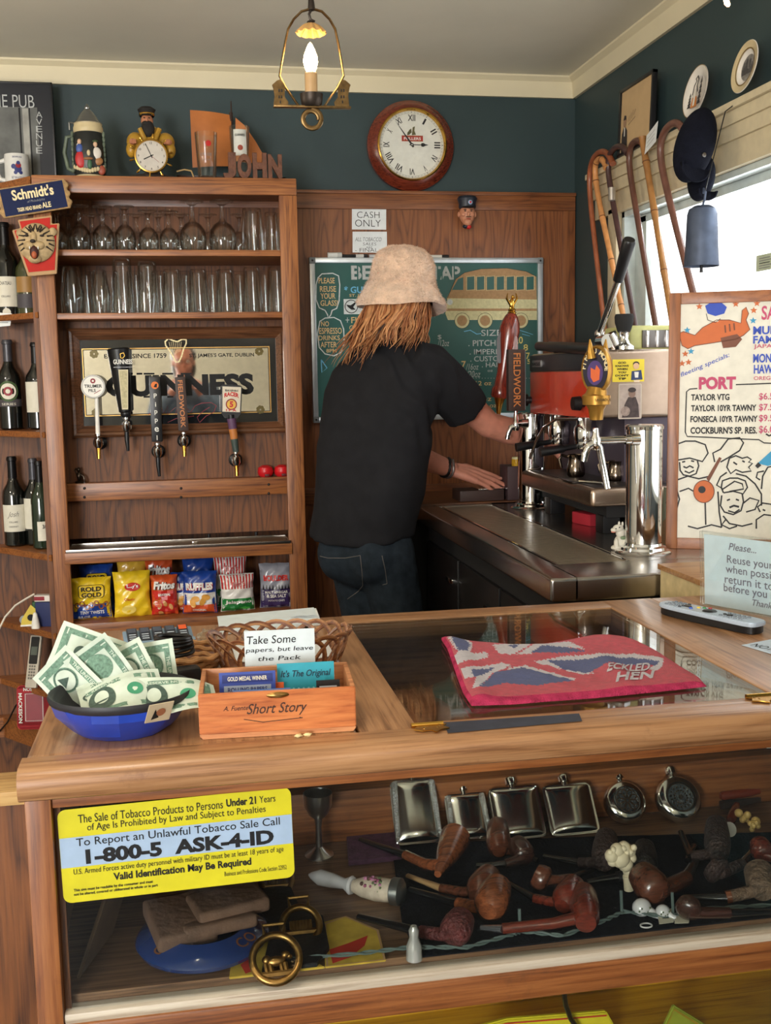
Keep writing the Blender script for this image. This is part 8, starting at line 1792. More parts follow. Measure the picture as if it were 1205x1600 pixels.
m=MB(); m.lathe([(0, .004), (R*.55, .004), (R*.6, .03), (R*.66, .034), (R*.96, .022), (R, .016), (R*.97, .010), (R*.7, 0), (0, 0)], ab, 56, trs(b)); m.build('body', ash)
m=MB(); cop2=mat('ashtray_letters', (170, 110, 70), .35, .6)
class RF:
 def L(s, u, v, w=0): a=u/(R*.82)-PI/2; r=R*.82-v; return V((b.x+r*math.cos(a), b.y+r*math.sin(a), b.z+.0285-(r-R*.82)*.36+w))
for s_, a in (('CO', .85), ('C',-.85)): m.text(RF(), s_, R*.82*a,-.009, None, .016, cop2, .001, .01, al='C')
m.build('lettering', ash)
lea=mat('brown_leather', (104, 78, 62), .75, noise=.25, nscale=40, bump=.5, bscale=90)
lp=thing('leather_pouch', 'folded brown leather pouch lying in the blue ashtray', 'pouch', b+V((0, 0, .03)))
for i, (dx, dy, dz, sx, sy, sz, rz) in enumerate(((-.03, .0, .040, .04, .05, .012, .25), (.035, .012, .052, .05, .034, .010, .3), (.02,-.016, .040, .05, .024, .009, .22))):
 m=MB(); m.box(-sx, sx,-sy, sy,-sz, sz, lea, .007, 3, T=trs(b+V((dx, dy, dz)), rz=rz, rx=.1*(1-i))); m.build('fold', lp)
F=Fr(G3(118, 1530), (.30, .86, .04), (.1,-.15, 1)); m=MB(); m.prism([(0, 0), (.11, .0), (.19, .10), (.15, .115), (.09, .09)], .005, mat('flap_tan', (126, 100, 78), .6, noise=.2, nscale=30), F.M(), .0015); solo(m, 'leather_flap', 'stiff tan leather flap standing at the left end of the case', 'leather')
blk3=mat('strap_black', (24, 24, 28), .5, bump=.3, bscale=120)
flat([(405, 1390), (455, 1395), (470, 1430), (505, 1440), (515, 1490), (500, 1535), (450, 1550), (410, 1530), (420, 1480), (408, 1430)], blk3, 'black_strap', 'wide black leather strap under the brass rings', 'strap', th=.006, z=.004)
def bring(px, py, r, zz_, label, deco):
 c=G3(px, py, zz_); k=span(0, 1, py, c.y); R=r*k; t=thing('horse_brass', label, 'horse brass', c, 'brass ornaments in the case'); F=Fr(c, (1, 0, 0), (0, .75, .66)); M4=F.M()
 m=MB(); m.tube([(R*math.cos(a), R*math.sin(a), 0) for a in [2*PI*i/40 for i in range(40)]], .005, brass, 10, True, T=M4); m.tube([(-.012, R, 0), (-.014, R+.014, 0), (.014, R+.014, 0), (.012, R, 0)], .003, brass, 8, T=M4); m.build('ring', t)
 m=MB(); deco(m, R, M4); m.build('ornament', t)
def dhorse(m, R, T):
 for u, v, a, c_ in ((0,-.1, .42, .22), (.42, .12, .2, .16), (-.4,-.02, .2, .2), (.58, .02, .14, .1)): m.ball((u*R, v*R, 0), (a*R, c_*R, .005), brass, 12, 8, T=T)
 for u in (-.45,-.25, .2, .38): m.tube([(u*R,-.2*R, 0), (u*R+.06*R,-.62*R, 0)], .003, brass, 6, T=T)
 m.tube([(-.9*R,-.65*R, 0), (.9*R,-.62*R, 0)], .004, brass, 6, T=T)
def dcomb(m, R, T):
 for i in range(7): u=(-.5+i/6)*R; m.tube([(u,-.3*R, 0), (u, .25*R, 0)], .003, brass, 6, T=T)
 m.tube([(-.85*R,-.35*R, 0), (.85*R,-.35*R, 0)], .004, brass, 6, T=T)
bring(433, 1510, 40, .022, 'round brass ornament with a horse, nearest the glass', dhorse); bring(470, 1446, 32, .018, 'round brass ornament with upright bars, above the horse one', dcomb); bring(432, 1376, 26, .014, 'brass ring half hidden under the warning sticker corner', dcomb)
pw=lambda n, c,**q: wood('briar_'+n, c, tuple(int(x*.82) for x in c), tuple(int(x*.55) for x in c), 'X', figure=.3, scale=1.2, rough=.22, coat=.7,**q)
br={'tan': pw('tan', (158, 88, 52)), 'red': pw('red', (128, 50, 34)), 'brown': pw('brown', (112, 62, 42)), 'dark': pw('dark', (72, 42, 34)), 'rust': mat('rusticated_red', (92, 40, 38), .4, noise=.4, nscale=90, bump=2.0, bscale=160), 'rdk': mat('rusticated_dark', (64, 48, 44), .5, noise=.4, nscale=90, bump=2.0, bscale=160), 'rgr': mat('rusticated_grey', (120, 96, 76), .6, noise=.4, nscale=90, bump=2.0, bscale=150), 'blk': mat('black_briar', (30, 28, 30), .3, noise=.2, bump=1, bscale=150)}
bit=mat('black_mouthpiece', (20, 20, 22), .15, coat=.5); char=mat('charred_bowl', (26, 20, 18), .9)
def pipe(foot, mouth, shank, stem, wb, ws, k_, label, prof=((0, .55), (.12, .9), (.35, 1.05), (.7, 1.0), (1, .86)), stk=bit, band=None, lift=0):
 k=span(0, 1, foot[1], G3(*foot).y); r=wb*k/2; h=ZP+r*1.0+lift
 A, B_, S_, E=G3(*foot, h), G3(*mouth, h+.008), G3(*shank, ZP+.012+lift), G3(*stem, ZP+.006+lift)
 t=thing('tobacco_pipe', label, 'tobacco pipe', A-V((0, 0, h)), 'tobacco pipes in the display case'); m=MB(); d=B_-A
 m.tube([A+d*p for p, _ in prof]+[A+d*1.0, A+d*.8], [r*q for _, q in prof]+[r*prof[-1][1]*.74, r*.5], br[k_], 26); rs=ws*k/2
 m.tube([A+d*.22, A.lerp(S_, .4)+d*.06, S_], [rs*1.25, rs*1.05, rs], br[k_], 18); m.build('bowl', t)
 m=MB(); n_=d.normalized(); m.tube([A+d*.86, A+d*1.003], [r*.5, r*prof[-1][1]*.72], char, 20); m.build('chamber', t)
 if stem:
  m=MB(); m.tube([S_-(E-S_)*.02, S_+(E-S_)*.15, S_.lerp(E, .6), E], [rs*.95, rs*.9, rs*.7, rs*.62], stk, 14, flat=.75); m.build('mouthpiece', t)
 if band: m=MB(); m.tube([S_.lerp(A, .12), S_.lerp(E, .02)], [rs*1.06, rs*1.04], band, 16); m.build('band', t)
flare=((0, .28), (.2, .5), (.55, .95), (.8, 1.15), (1, 1.25))
for a in (((684, 1366), (712, 1308), (634, 1336), (563, 1312), 44, 18, 'tan', 'pipe with flared tan bowl lying in front of the tallest flask', flare), ((745, 1402), (765, 1366), (690, 1388), (637, 1368), 52, 17, 'brown', 'smooth brown pipe with pale tapered stem, in the middle of the front group', ((0, .55), (.15, .9), (.4, 1.05), (.75, .95), (1, .8)), mat('amber_stem', (176, 140, 96), .3)), ((762, 1424), (778, 1384), (716, 1412), (640, 1390), 58, 22, 'tan', 'round glossy brown pipe with black stem in the centre of the case'), ((708, 1470), (722, 1434), (658, 1456), (560, 1432), 54, 22, 'rust', 'knobbly dark red pipe nearest the glass on the left'), ((918, 1446), (912, 1394), (785, 1451), (752, 1449), 52, 19, 'red', 'long straight reddish pipe nearest the glass in the middle', ((0, .7), (.15, .95), (.5, 1.05), (.85, .95), (1, .82)), mat('silver_stem', (170, 170, 172), .2, .8)), ((878, 1416), (898, 1382), (836, 1404), (786, 1374), 48, 17, 'red', 'reddish brown pipe just behind the long straight one'), ((858, 1378), (836, 1366), (892, 1372), (940, 1352), 44, 16, 'brown', 'brown pipe with its open bowl facing left, behind the reddish pipes'), ((780, 1330), (778, 1290), (800, 1330), (840, 1345), 42, 18, 'brown', 'upright brown pipe in front of the plain flask'), ((822, 1342), (808, 1318), (790, 1350), (745, 1352), 40, 16, 'dark', 'dark pipe lying beside the upright brown one'), ((944, 1352), (948, 1308), (905, 1348), (850, 1338), 46, 18, 'rdk', 'dark rough pipe under the carved cream bust'), ((1008, 1362), (1007, 1324), (965, 1370), (918, 1378), 44, 18, 'blk', 'black upright pipe with rough sides right of the cream bust'), ((1030, 1398), (1002, 1366), (1072, 1372), (1090, 1340), 60, 28, 'brown', 'large smooth brown pipe with wide bowl, centre right'), ((1122, 1338), (1120, 1288), (1080, 1338), (1064, 1300), 46, 18, 'rdk', 'tall rough pipe with a reddish rim, below the rightmost flask'), ((1128, 1366), (1112, 1352), (1160, 1350), (1175, 1330), 50, 20, 'rdk', 'dark textured pipe lying right of the large brown one'), ((1192, 1392), (1186, 1362), (1136, 1402), (1068, 1402), 54, 22, 'rgr', 'grey brown rough pipe with an orange band, at the right edge', ((0, .8), (.3, 1), (.7, 1), (1, 1)), bit, br['tan']), ((1085, 1440), (1078, 1410), (1158, 1444), (1230, 1440), 46, 20, 'dark', 'dark brown pipe pointing right, nearest the glass at the right'), ((1196, 1340), (1186, 1318), (1225, 1345), (1260, 1350), 40, 18, 'red', 'red pipe bowl cut off by the right edge')): pipe(*a)
por2=mat('porcelain_pipe', (208, 206, 206), .15, coat=.6); A, B_, C_=G3(488, 1368, .014), G3(552, 1384, .014), G3(626, 1394, .016)
pp3=thing('porcelain_pipe', 'white porcelain pipe painted with flowers and a metal lid, left of the briar pipes', 'tobacco pipe', B_)
m=MB(); d=B_-A; m.tube([A-d*.08, A, A+d*.2, A+d*.5, A+d*.8, A+d*.95, B_], [.002, .006, .012, .011, .008, .014, .012], por2, 18); m.build('neck', pp3)
m=MB(); d=C_-B_; m.tube([B_, B_+d*.2, B_+d*.5, B_+d*.85], [.009, .015, .018, .017], mat('painted_porcelain', (196, 180, 160), .2, noise=.25, nscale=60, coat=.6), 22)
fl=[mat('flower_%d'%i, c, .4) for i, c in enumerate(((150, 80, 110), (90, 104, 70), (96, 70, 62), (180, 120, 150)))]
for i in range(26): a=rg.uniform(1.6, 4.2); q=rg.uniform(.15, .6); p_=B_+d*q; m.ball((p_.x+.0, p_.y-.0172*abs(math.sin(a)), p_.z+.0172*-math.cos(a)), .0032, fl[i%4], 6, 4)
m.build('bowl', pp3); m=MB(); m.tube([B_+d*.82, B_+d*.84, B_+d*1.0, B_+d*1.06], [.0185, .02, .02, .014], pew, 22); m.build('lid', pp3)
mee=mat('meerschaum', (216, 202, 170), .5, noise=.1, nscale=40); b=G3(972, 1345, .05); k=span(0, 1, 1330, b.y)
m=MB()
for dx, dz, r_ in ((-22, 6, 14), (-10, 14, 15), (4, 16, 14), (16, 8, 13), (20,-6, 11), (-4,-2, 20), (8,-16, 16), (14,-30, 12), (12,-42, 10), (-20,-6, 10)): m.ball((b.x+dx*k, b.y+dx*.2*k, b.z+(dz+8)*k), r_*k*.9, mee, 12, 8)
for i in range(8): m.ball((b.x+(-26+i*6.5)*k, b.y-8*k, b.z+(22+5*math.sin(i*2))*k), 6*k, mee, 8, 6)
m.tube([(b.x+12*k, b.y, b.z-30*k), (b.x+14*k, b.y, ZI+.004)], 9*k, mee, 12)
solo(m, 'carved_bust_pipe', 'cream carved bust shaped pipe standing among the dark pipes', 'tobacco pipe')
for px, py, s_, lab in ((1003, 1418, 1.0, 'larger white ceramic pipe head with painted face, tied to a tag'), (1036, 1424, .75, 'smaller white ceramic pipe head beside the price tags')):
 c=G3(px, py, .012); m=MB(); m.ball(tuple(c), (.014*s_, .012*s_, .013*s_), por2, 14, 10); m.tube([c+V((.004, 0, 0)), c+V((.014*s_,-.010*s_,-.006)), c+V((.02*s_,-.014*s_,-.007))], .006*s_, por2, 10)
 for i in range(5): m.ball((c.x-.008*s_+i*.004*s_, c.y-.0105*s_, c.z+.004*s_*math.sin(i*2)), .0014, fl[1], 6, 4)
 solo(m, 'ceramic_pipe_head', lab, 'tobacco pipe')
for pts, lab in (([(1026, 1428), (1052, 1426), (1053, 1448), (1030, 1451)], 'cream price tag with figures, left one of the pair'), ([(1054, 1434), (1079, 1436), (1079, 1452), (1054, 1450)], 'blank cream price tag, right one of the pair')): flat(pts, mat('tag_cream', (214, 208, 186), .7), 'price_tag', lab, 'tag', (lambda m, F, g: (m.stroke(F, g([(1034, 1436), (1048, 1435)]), .0016, ink), m.stroke(F, g([(1035, 1443), (1046, 1442)]), .0016, ink))) if 'figures' in lab else None, .0008, .006)
m=MB(); c=G3(1010, 1446, .005); m.tube([c+V((.008*math.cos(a), .006*math.sin(a), 0)) for a in [2*PI*i/20 for i in range(20)]], .0012, por2, 6, True); solo(m, 'tag_string', 'small white string loop of the price tag', 'string')
def rod(a, b_, r, k_, name, label, cat, h=.012): m=MB(); A, B_=G3(*a, h), G3(*b_, h); m.tube([A, A.lerp(B_, .05), A.lerp(B_, .7), B_], [r*.7, r, r, r*.7], k_, 14); return solo(m, name, label, cat)
amb=mat('amber_red', (120, 46, 26), .15, coat=.8)
flat([(1116, 1240), (1196, 1228), (1230, 1246), (1126, 1266)], mat('holder_case', (70, 50, 44), .6), 'holder_case', 'open dark case for the amber cigar holder at the right', 'case', th=.01); rod((1126, 1244), (1186, 1236), .008, amb, 'cigar_holder', 'amber red cigar holder lying in its open case', 'cigar holder', .02)
rod((1142, 1282), (1152, 1258), .008, amb, 'amber_holder', 'short amber red holder with a small white label', 'cigar holder');
for px, py, lab in ((1160, 1276, 'carved yellow ivory coloured holder left of the pair'), (1180, 1290, 'carved yellow ivory coloured holder right of the pair')):
 c=G3(px, py, .014); m=MB()
 for i in range(7): m.ball((c.x+rg.uniform(-.009, .009), c.y+rg.uniform(-.006, .006), c.z+rg.uniform(-.008, .01)), rg.uniform(.004, .008), mat('ivory_yellow', (206, 172, 100), .4), 8, 6)
 solo(m, 'carved_holder', lab, 'cigar holder', 'carved holders')
c=G3(1140, 1296, .014); m=MB(); m.lathe([(0,-.002), (.012,-.002), (.012, .002), (0, .002)], white, 16, trs(c, rx=1.1, ry=.3)); solo(m, 'white_disc', 'small white disc behind the tall rough pipe', 'disc')
rod((1085, 1322), (1074, 1345), .006, bit, 'pipe_stem', 'loose black pipe stem with a silver ring below the rightmost flask', 'pipe stem')
m=MB(); c=G3(652, 1510); m.lathe([(0, 0), (.011, 0), (.010, .02), (.006, .03), (.007, .04), (.004, .046), (0, .046)], mat('shaker_grey', (176, 176, 170), .2, .4), 18, trs(c)); solo(m, 'small_shaker', 'small grey shaker standing near the glass left of the black cloth', 'shaker')
wr=mat('green_wire', (90, 104, 100), .5); pts=[G3(*p, .008) for p in ((430, 1500), (560, 1490), (640, 1480), (730, 1480), (800, 1460), (815, 1455), (880, 1462), (945, 1438), (975, 1424), (1040, 1432), (1100, 1420), (1205, 1414), (1300, 1410))]; m=MB(); fine=[pts[i].lerp(pts[i+1], s_/8) for i in range(len(pts)-1) for s_ in range(8)]
for ph in (0, PI): m.tube([p+V((0, .0018*math.cos(i*1.1+ph), .0018*math.sin(i*1.1+ph))) for i, p in enumerate(fine)], .0016, wr, 6)
for px, py in ((813, 1455), (972, 1425), (1052, 1428)): q=G3(px, py, .008); m.tube([q, q+V((0, .004, .03))], .0022, wr, 6)
solo(m, 'light_string', 'twisted green wire of unlit string lights running through the pipes', 'string lights')
F=Fr((.80, 1.36, .935), (1, .1, 0), (0, .9, .35)); m=MB(); m.prism([(-.03,-.02), (.12,-.03), (.12, .05), (.0, .03)], .0008, paper, F.M()); m.rect(F, .0,-.012, .02,-.006, red, .0012); solo(m, 'price_sheet', 'white printed sheet under the right front of the counter top', 'paper')
def pouch(pts, k_, label, ek):
 P=[PY(px, py, 1.5) for px, py in pts]; F=WALLF(1.5); q=[(p.x, p.z) for p in P]; m=MB(); m.prism(q[::-1], .008, k_, F.M(), .002); m.stroke(F, [(u, v-.006) for u, v in q[:3]], .0024, ek, .009); solo(m, 'felt_pouch', label, 'pouch', 'felt pouches on the lower shelf')
pouch([(745, 1600), (790, 1588), (945, 1576), (962, 1606), (965, 1650), (750, 1660)], mat('pouch_yellow', (222, 208, 40), .8), 'bright yellow felt pouch in the lower compartment, with red stitching', fr_2); pouch([(1032, 1606), (1050, 1567), (1110, 1604), (1112, 1660), (1030, 1660)], mat('pouch_green', (160, 170, 50), .8), 'olive green felt pouch with yellow edging in the lower compartment', yel)
m=MB(); m.tube([PY(880, 1540, 1.45), PY(884, 1570, 1.46), PY(892, 1592, 1.48), PY(905, 1610, 1.48)], .004, black, 8); solo(m, 'hanging_wire', 'dark twisted wire hanging in front of the yellow pouch', 'wire')
# ====== people
def fused(mb, vox, smooth, fn=None, world=True):
 """join overlapping closed shapes into one continuous surface"""
 o=mb.build('tmp', None, (0, 0, 0)); r=o.modifiers.new('r', 'REMESH'); r.mode='VOXEL'; r.voxel_size=vox; r.use_smooth_shade=True
 s_=o.modifiers.new('s', 'SMOOTH'); s_.factor=.5; s_.iterations=smooth
 dg=bpy.context.evaluated_depsgraph_get(); me=bpy.data.meshes.new_from_object(o.evaluated_get(dg))
 n=MB(); n.v=[tuple(v.co) for v in me.vertices]; n.f=[tuple(p.vertices) for p in me.polygons]; n.m=[0]*len(n.f); n.sm=[True]*len(n.f); n.mats=[mb.mats[0]]
 bpy.data.objects.remove(o); bpy.data.meshes.remove(me)
 if fn: n.v=[fn(V(v)) for v in n.v]
 return n
def limb(m, pts, rad, k_, seg=16):
 m.tube(pts, rad, k_, seg)
 for p, r in zip(pts, rad): m.ball(tuple(p), r*.995, k_, 14, 8)
def ell(m, c, s_, f_, hw, hd, hz, k_):
 M4=Matrix.Identity(4); z=s_.cross(f_)
 for r in range(3): M4[r][0]=s_[r]*hw; M4[r][1]=f_[r]*hd; M4[r][2]=z[r]*hz; M4[r][3]=c[r]
 m.ball((0, 0, 0), 1, k_, 28, 18, T=M4)
def hand(m, w, d, n, sd, curl, k_, L=1.0, spread=.0):
 d=d.normalized(); n=(n-d*n.dot(d)).normalized(); s_=d.cross(n)*sd
 tips=[]
 for i, (off, ml, fl_, r) in enumerate(((.030, .090, .95, .0092), (.010, .096, 1.06, .0094), (-.011, .092, .98, .009), (-.030, .083, .78, .0080))):
  a=w+s_*off*.5*L; kn=w+d*ml*L+s_*off*L; limb(m, [a, a.lerp(kn, .5)+n*.003, kn], [.016*L, .0155*L, .0118*L], k_, 10)
  p=kn; q=d+s_*off*spread; c=curl[i] if hasattr(curl, '__len__') else curl; ang=0; seg_=[p]; rr=[r*L*1.1]
  for j, sl in enumerate((.044, .028, .022)): ang+=c*(.9, 1.0, .7)[j]; p=p+(q*math.cos(ang)-n*math.sin(ang)).normalized()*sl*fl_*L; seg_.append(p); rr.append(r*L*(1.0, .92, .78)[j])
  limb(m, seg_, rr, k_, 10); tips.append((p, (q*math.cos(ang)-n*math.sin(ang)).normalized(), n*math.cos(ang)+q*math.sin(ang)))
 b0=w+d*.028*L+s_*.026*L-n*.006; t1_=b0+(d*.55+s_*.75-n*.25).normalized()*.042*L; t2_=t1_+(d*.85+s_*.35-n*.3).normalized()*.034*L; t3=t2_+(d*.95+s_*.05-n*.25).normalized()*.026*L
 limb(m, [w+d*.012+s_*.008, b0, t1_, t2_, t3], [.018*L, .0165*L, .0125*L, .0108*L, .0085*L], k_, 10); return tips
def head(m, c, f_, u_, k_, R=1.0):
 s_=f_.cross(u_).normalized(); u_=s_.cross(f_).normalized(); at=lambda a, b_, z: c+s_*a*R+f_*b_*R+u_*z*R
 def E(a, b_, z, r): ell(m, at(a, b_, z), s_, f_, r[0]*R, r[1]*R, r[2]*R, k_)
 E(0,-.01, .03, (.076, .096, .092)); E(0, .022,-.035, (.062, .070, .075)); E(0, .045,-.085, (.034, .036, .028)); E(0, .094,-.018, (.012, .018, .016)); E(0, .086, .006, (.008, .012, .024)); E(0, .076, .03, (.05, .016, .012)); E(0, .083,-.056, (.022, .010, .009))
 for q in (-1, 1): E(q*.078,-.012,-.008, (.008, .018, .030)); E(q*.042, .066,-.025, (.022, .02, .02))
 return at
def eyes(par, at, R=1.0):
 m=MB()
 for q in (-1, 1): m.ball(tuple(at(q*.030, .077, .008)), .012*R, white, 12, 8); m.ball(tuple(at(q*.031, .086, .008)), .0055*R, mat('iris_brown', (70, 46, 30), .2), 10, 6)
 m.build('eyes', par)
skin=mat('skin', (206, 138, 116), .5, noise=.10, nscale=30, sub=.06, bump=.1, bscale=400)
f_=V((.68, .73, 0)).normalized(); s_=V((f_.y,-f_.x, 0)); UP=V((0, 0, 1))
man=thing('person', 'person with long hair, fluffy hat, black t-shirt and jeans reaching over the bar', 'person', (.57, 3.40, 0))
RS, RE, RW_=V((.745, 3.375, 1.475)), V((.984, 3.50, 1.281)), V((1.215, 3.625, 1.212)); LS, LE, LW=V((.555, 3.57, 1.455)), V((.66, 3.665, 1.215)), V((.905, 3.72, 1.118))
HC=V((.678, 3.435, 1.705)); hf=V((.80, .45,-.30)).normalized()
RF_, LF_=V((.68, 3.325, .085)), V((.53, 3.46, .085)); RH, LH=V((.60, 3.335, .90)), V((.515, 3.455, .90)); RK, LK=V((.675, 3.36, .48)), V((.585, 3.47, .48))
m=MB()
for c, a, b_, z in (((.545, 3.40, .93), .12, .10, .12), ((.57, 3.405, 1.12), .12, .10, .16), ((.60, 3.43, 1.32), .145, .11, .15), ((.625, 3.455, 1.45), .12, .08, .08)): ell(m, V(c), s_, f_, a, b_, z, skin)
limb(m, [V((.625, 3.455, 1.50)), V((.65, 3.445, 1.58)), HC+V((-.01,-.005,-.06))], [.075, .058, .056], skin); at=head(m, HC, hf, UP, skin)
for A, B_, C_ in ((RS, RE, RW_), (LS, LE, LW)): limb(m, [A, A.lerp(B_, .5), B_, B_.lerp(C_, .35), C_], [.056, .052, .044, .046, .030], skin)
for A, B_, C_ in ((RH, RK, RF_), (LH, LK, LF_)): limb(m, [A, B_, C_], [.08, .06, .045], skin)
dl=V((1.105, 3.705, 1.062))-LW; tipsL=hand(m, LW+dl.normalized()*.01, dl, V((-.1,-.55, .85)),-1, (.10, .12, .14, .2), skin, 1.03, 2)
hand(m, RW_+V((.008, .004, 0)), V((.62,-.20,-.05)), V((.1,-.5, .8)), 1, (.5, .55, .6, .65), skin, 1.03)
b=fused(m, .0042, 4); b.mats=[skin]; b.build('body', man, ang=180); eyes(man, at)
m=MB(); nl=mat('nail', (226, 176, 160), .3)
for p, d, n in tipsL: M4=Fr(p+n*.0062-d*.002, d, n.cross(d)).M(); m.ball((0, 0, 0), (.0055, .0042, .0012), nl, 10, 6, T=M4)
m.build('nails', man)
tee=mat('black_tee', (27, 27, 30), .9, noise=.15, nscale=25, bump=.25, bscale=600, spec=.25)
lv=[(.932, (.534, 3.395), .165, .138), (1.02, (.552, 3.395), .172, .145), (1.10, (.566, 3.40), .178, .150), (1.22, (.580, 3.41), .180, .148), (1.32, (.597, 3.425), .184, .146), (1.40, (.610, 3.44), .184, .138), (1.465, (.618, 3.45), .172, .120), (1.52, (.632, 3.455), .13, .10), (1.562, (.644, 3.45), .085, .075)]
m=MB(); vs=[]; N_=40
for z, c, a, b_ in lv:
 for i in range(N_): q=2*PI*i/N_; e=2.4; cx_, sx_=math.cos(q), math.sin(q); p=s_*(a*abs(cx_)**(2/e)*(1 if cx_>0 else-1))+f_*(b_*abs(sx_)**(2/e)*(1 if sx_>0 else-1)); vs.append((c[0]+p.x, c[1]+p.y, z+(0 if z>1 else .012*math.sin(q*2+1))))
L_n=len(lv); m.add(vs, [(l*N_+i, l*N_+(i+1)%N_, (l+1)*N_+(i+1)%N_, (l+1)*N_+i) for l in range(L_n-1) for i in range(N_)]+[tuple(range(N_))[::-1], tuple((L_n-1)*N_+i for i in range(N_))], tee)
def sleeve(S, E, drop, t_=.55): p=S.lerp(E, t_)+V((0, 0, drop)); m.tube([S+(S-E).normalized()*.05+V((-.02 if S is RS else .02, 0, .0)), S, S.lerp(p, .5), p], [.06, .082, .084, .080], tee, 24)
sleeve(RS, RE,-.018, .62); m.tube([LS, LS.lerp(LE, .6)], [.06, .062], tee, 20); m.ball(tuple(LS), .065, tee)
def folds(v):
 d1=V((.55, 0, .83)); a=(v-RS).dot(V((.80, .1, .60))); r_=(v-RS).length
 h=.008*math.sin(a*85+5*mnoise.noise(v*7))*math.exp(-((r_-.13)/.12)**2)+.013*mnoise.noise(V((v.x*6+v.z*3, v.y*6, v.z*5-v.x*5)))+.004*mnoise.noise(v*17)
 lo_=max(0, (1.12-v.z)/.2); h+=.004*math.sin(v.x*60+v.z*18)*lo_
 c=V((.59, 3.42, v.z)); d=(v-c); d.z=0
 return v+(d.normalized() if d.length>1e-4 else d)*h
m=fused(m, .008, 6, folds); m.mats=[tee]; m.build('t_shirt', man, ang=180)
den=mat('denim', (34, 42, 50), .9, noise=.3, nscale=40, bump=.4, bscale=700, spec=.2); m=MB()
ell(m, V((.545, 3.395, .90)), s_, f_, .140, .130, .13, den); ell(m, V((.545, 3.395, 1.0)), s_, f_, .14, .125, .06, den)
for A, B_, C_ in ((RH, RK, RF_), (LH, LK, LF_)): limb(m, [A+V((0, 0, .0)), A.lerp(B_, .45), B_, B_.lerp(C_, .5), C_+V((0, 0,-.03))], [.092, .084, .072, .070, .066], den)
for t in (-.35, .35): ell(m, V((.545, 3.385, .89))+s_*t*.18-f_*.05, s_, f_, .075, .08, .09, den)
m=fused(m, .009, 5, lambda v: v+V((.004,-.006, 0))*mnoise.noise(v*16)); m.mats=[den]; m.build('jeans', man, ang=180)
from mathutils.bvhtree import BVHTree
bvh=BVHTree.FromPolygons([tuple(v) for v in m.v], m.f)
def on_jeans(px, py):
 r_=ray(px, py).normalized(); h=bvh.ray_cast(CAM, r_)[0]; return (h if h else PY(px, py, 3.27))-r_*.001
m=MB(); th=mat('stitching', (96, 92, 88), .8)
for L in (((563, 868), (566, 895), (567, 915), (560, 924), (543, 936)), ((597, 868), (602, 890), (605, 912), (598, 914)), ((500, 869), (512, 872), (540, 872), (563, 868))): m.tube([on_jeans(L[i][0]+(L[i+1][0]-L[i][0])*t/5, L[i][1]+(L[i+1][1]-L[i][1])*t/5) for i in range(len(L)-1) for t in range(6)], .0012, th, 6)
m.build('pocket_stitching', man)
for A in (RF_, LF_):
 m=MB(); ell(m, A+f_*.06+V((0, 0,-.045)), s_, f_, .048, .135, .042, black); m.box(-.045, .045,-.08, .19, .0, .02, black, .01, T=Fr(V((A.x, A.y, 0)), s_, f_).M()); m.build('shoe', man)
for k_, t, r in ((black, .93, .0335), (mat('bracelet_silver', (150, 140, 140), .3, .8), .985, .032)):
 c=LE.lerp(LW, t); T=align(c, LW); m=MB(); m.tube([(r*math.cos(a), r*math.sin(a), .004*math.sin(a*2)) for a in [2*PI*i/32 for i in range(32)]], [.0045+.0012*(i%2) for i in range(32)], k_, 8, True, T=T); m.build('bracelet', man)
hr=random.Random(21); hm=[mat('hair_'+n, c, .55, noise=.25, nscale=60, spec=.4) for n, c in (('dark', (98, 60, 38)), ('mid', (146, 92, 56)), ('light', (184, 132, 88)), ('gold', (168, 110, 66)))]
m=MB(); hs=hf.cross(UP).normalized(); hu=hs.cross(hf).normalized()
ell(m, HC-hf*.012+V((0, 0,-.03)), hs, hf, .084, .094, .085, hm[1])
for i in range(300):
 t=(i+hr.random())/300; lay=hr.random()
 ang_=math.radians(-192+200*t); rad=.088+.012*lay; root=HC+V((rad*math.cos(ang_), rad*math.sin(ang_), .01-.02*abs(t-.5)))
 ex_=.462+.30*t**.85+hr.uniform(-.03, .02); ez_=(1.46+.075*min(1, t/.4)-.035*max(0, (t-.62)/.38))+hr.uniform(-.02, .05)+(1-lay)*.03; ey_=3.405-.115*math.sin(PI*min(1, t*1.05))**.7+.02*(1-lay)+(.05 if t<.1 else 0)+(.03 if t>.9 else 0)
 end=V((ex_, ey_, ez_)); mid=root.lerp(end, .5)+V((.020*(1-t),-.020*math.sin(PI*t),-.012)); ph=t*16+lay*2.4+hr.uniform(-.5, .5); am=hr.uniform(.006, .011); pts=[]
 for j in range(15):
  q=j/14; p=root*(1-q)**2+mid*2*q*(1-q)+end*q*q; pts.append(p+V((math.sin(q*11+ph), .5*math.cos(q*10+ph), .5*math.sin(q*9+ph+1)))*am*q**.6)
 w0=hr.uniform(.006, .0115); hk=min(3, max(0, int(1.9+1.7*mnoise.noise(V((t*14, lay*1.5, 0)))+hr.uniform(-.6, .6)+.4*lay)))
 m.tube(pts, [w0*(1-(q/14)**2.2*.9)*(.8+.3*math.sin(q*.8+ph)) for q in range(15)], hm[hk], 6, flat=.4)
m.build('hair', man, ang=180)
fx=mat('fluffy_cream', (216, 186, 162), 1.0, noise=.18, nscale=40, bump=1.2, bscale=160, sheen=.5, spec=.05)
axh=V((.12, .05, 1)).normalized(); hb=HC+V((.0,-.005,-.03)); T=align(hb, hb+axh); hr2=random.Random(5)
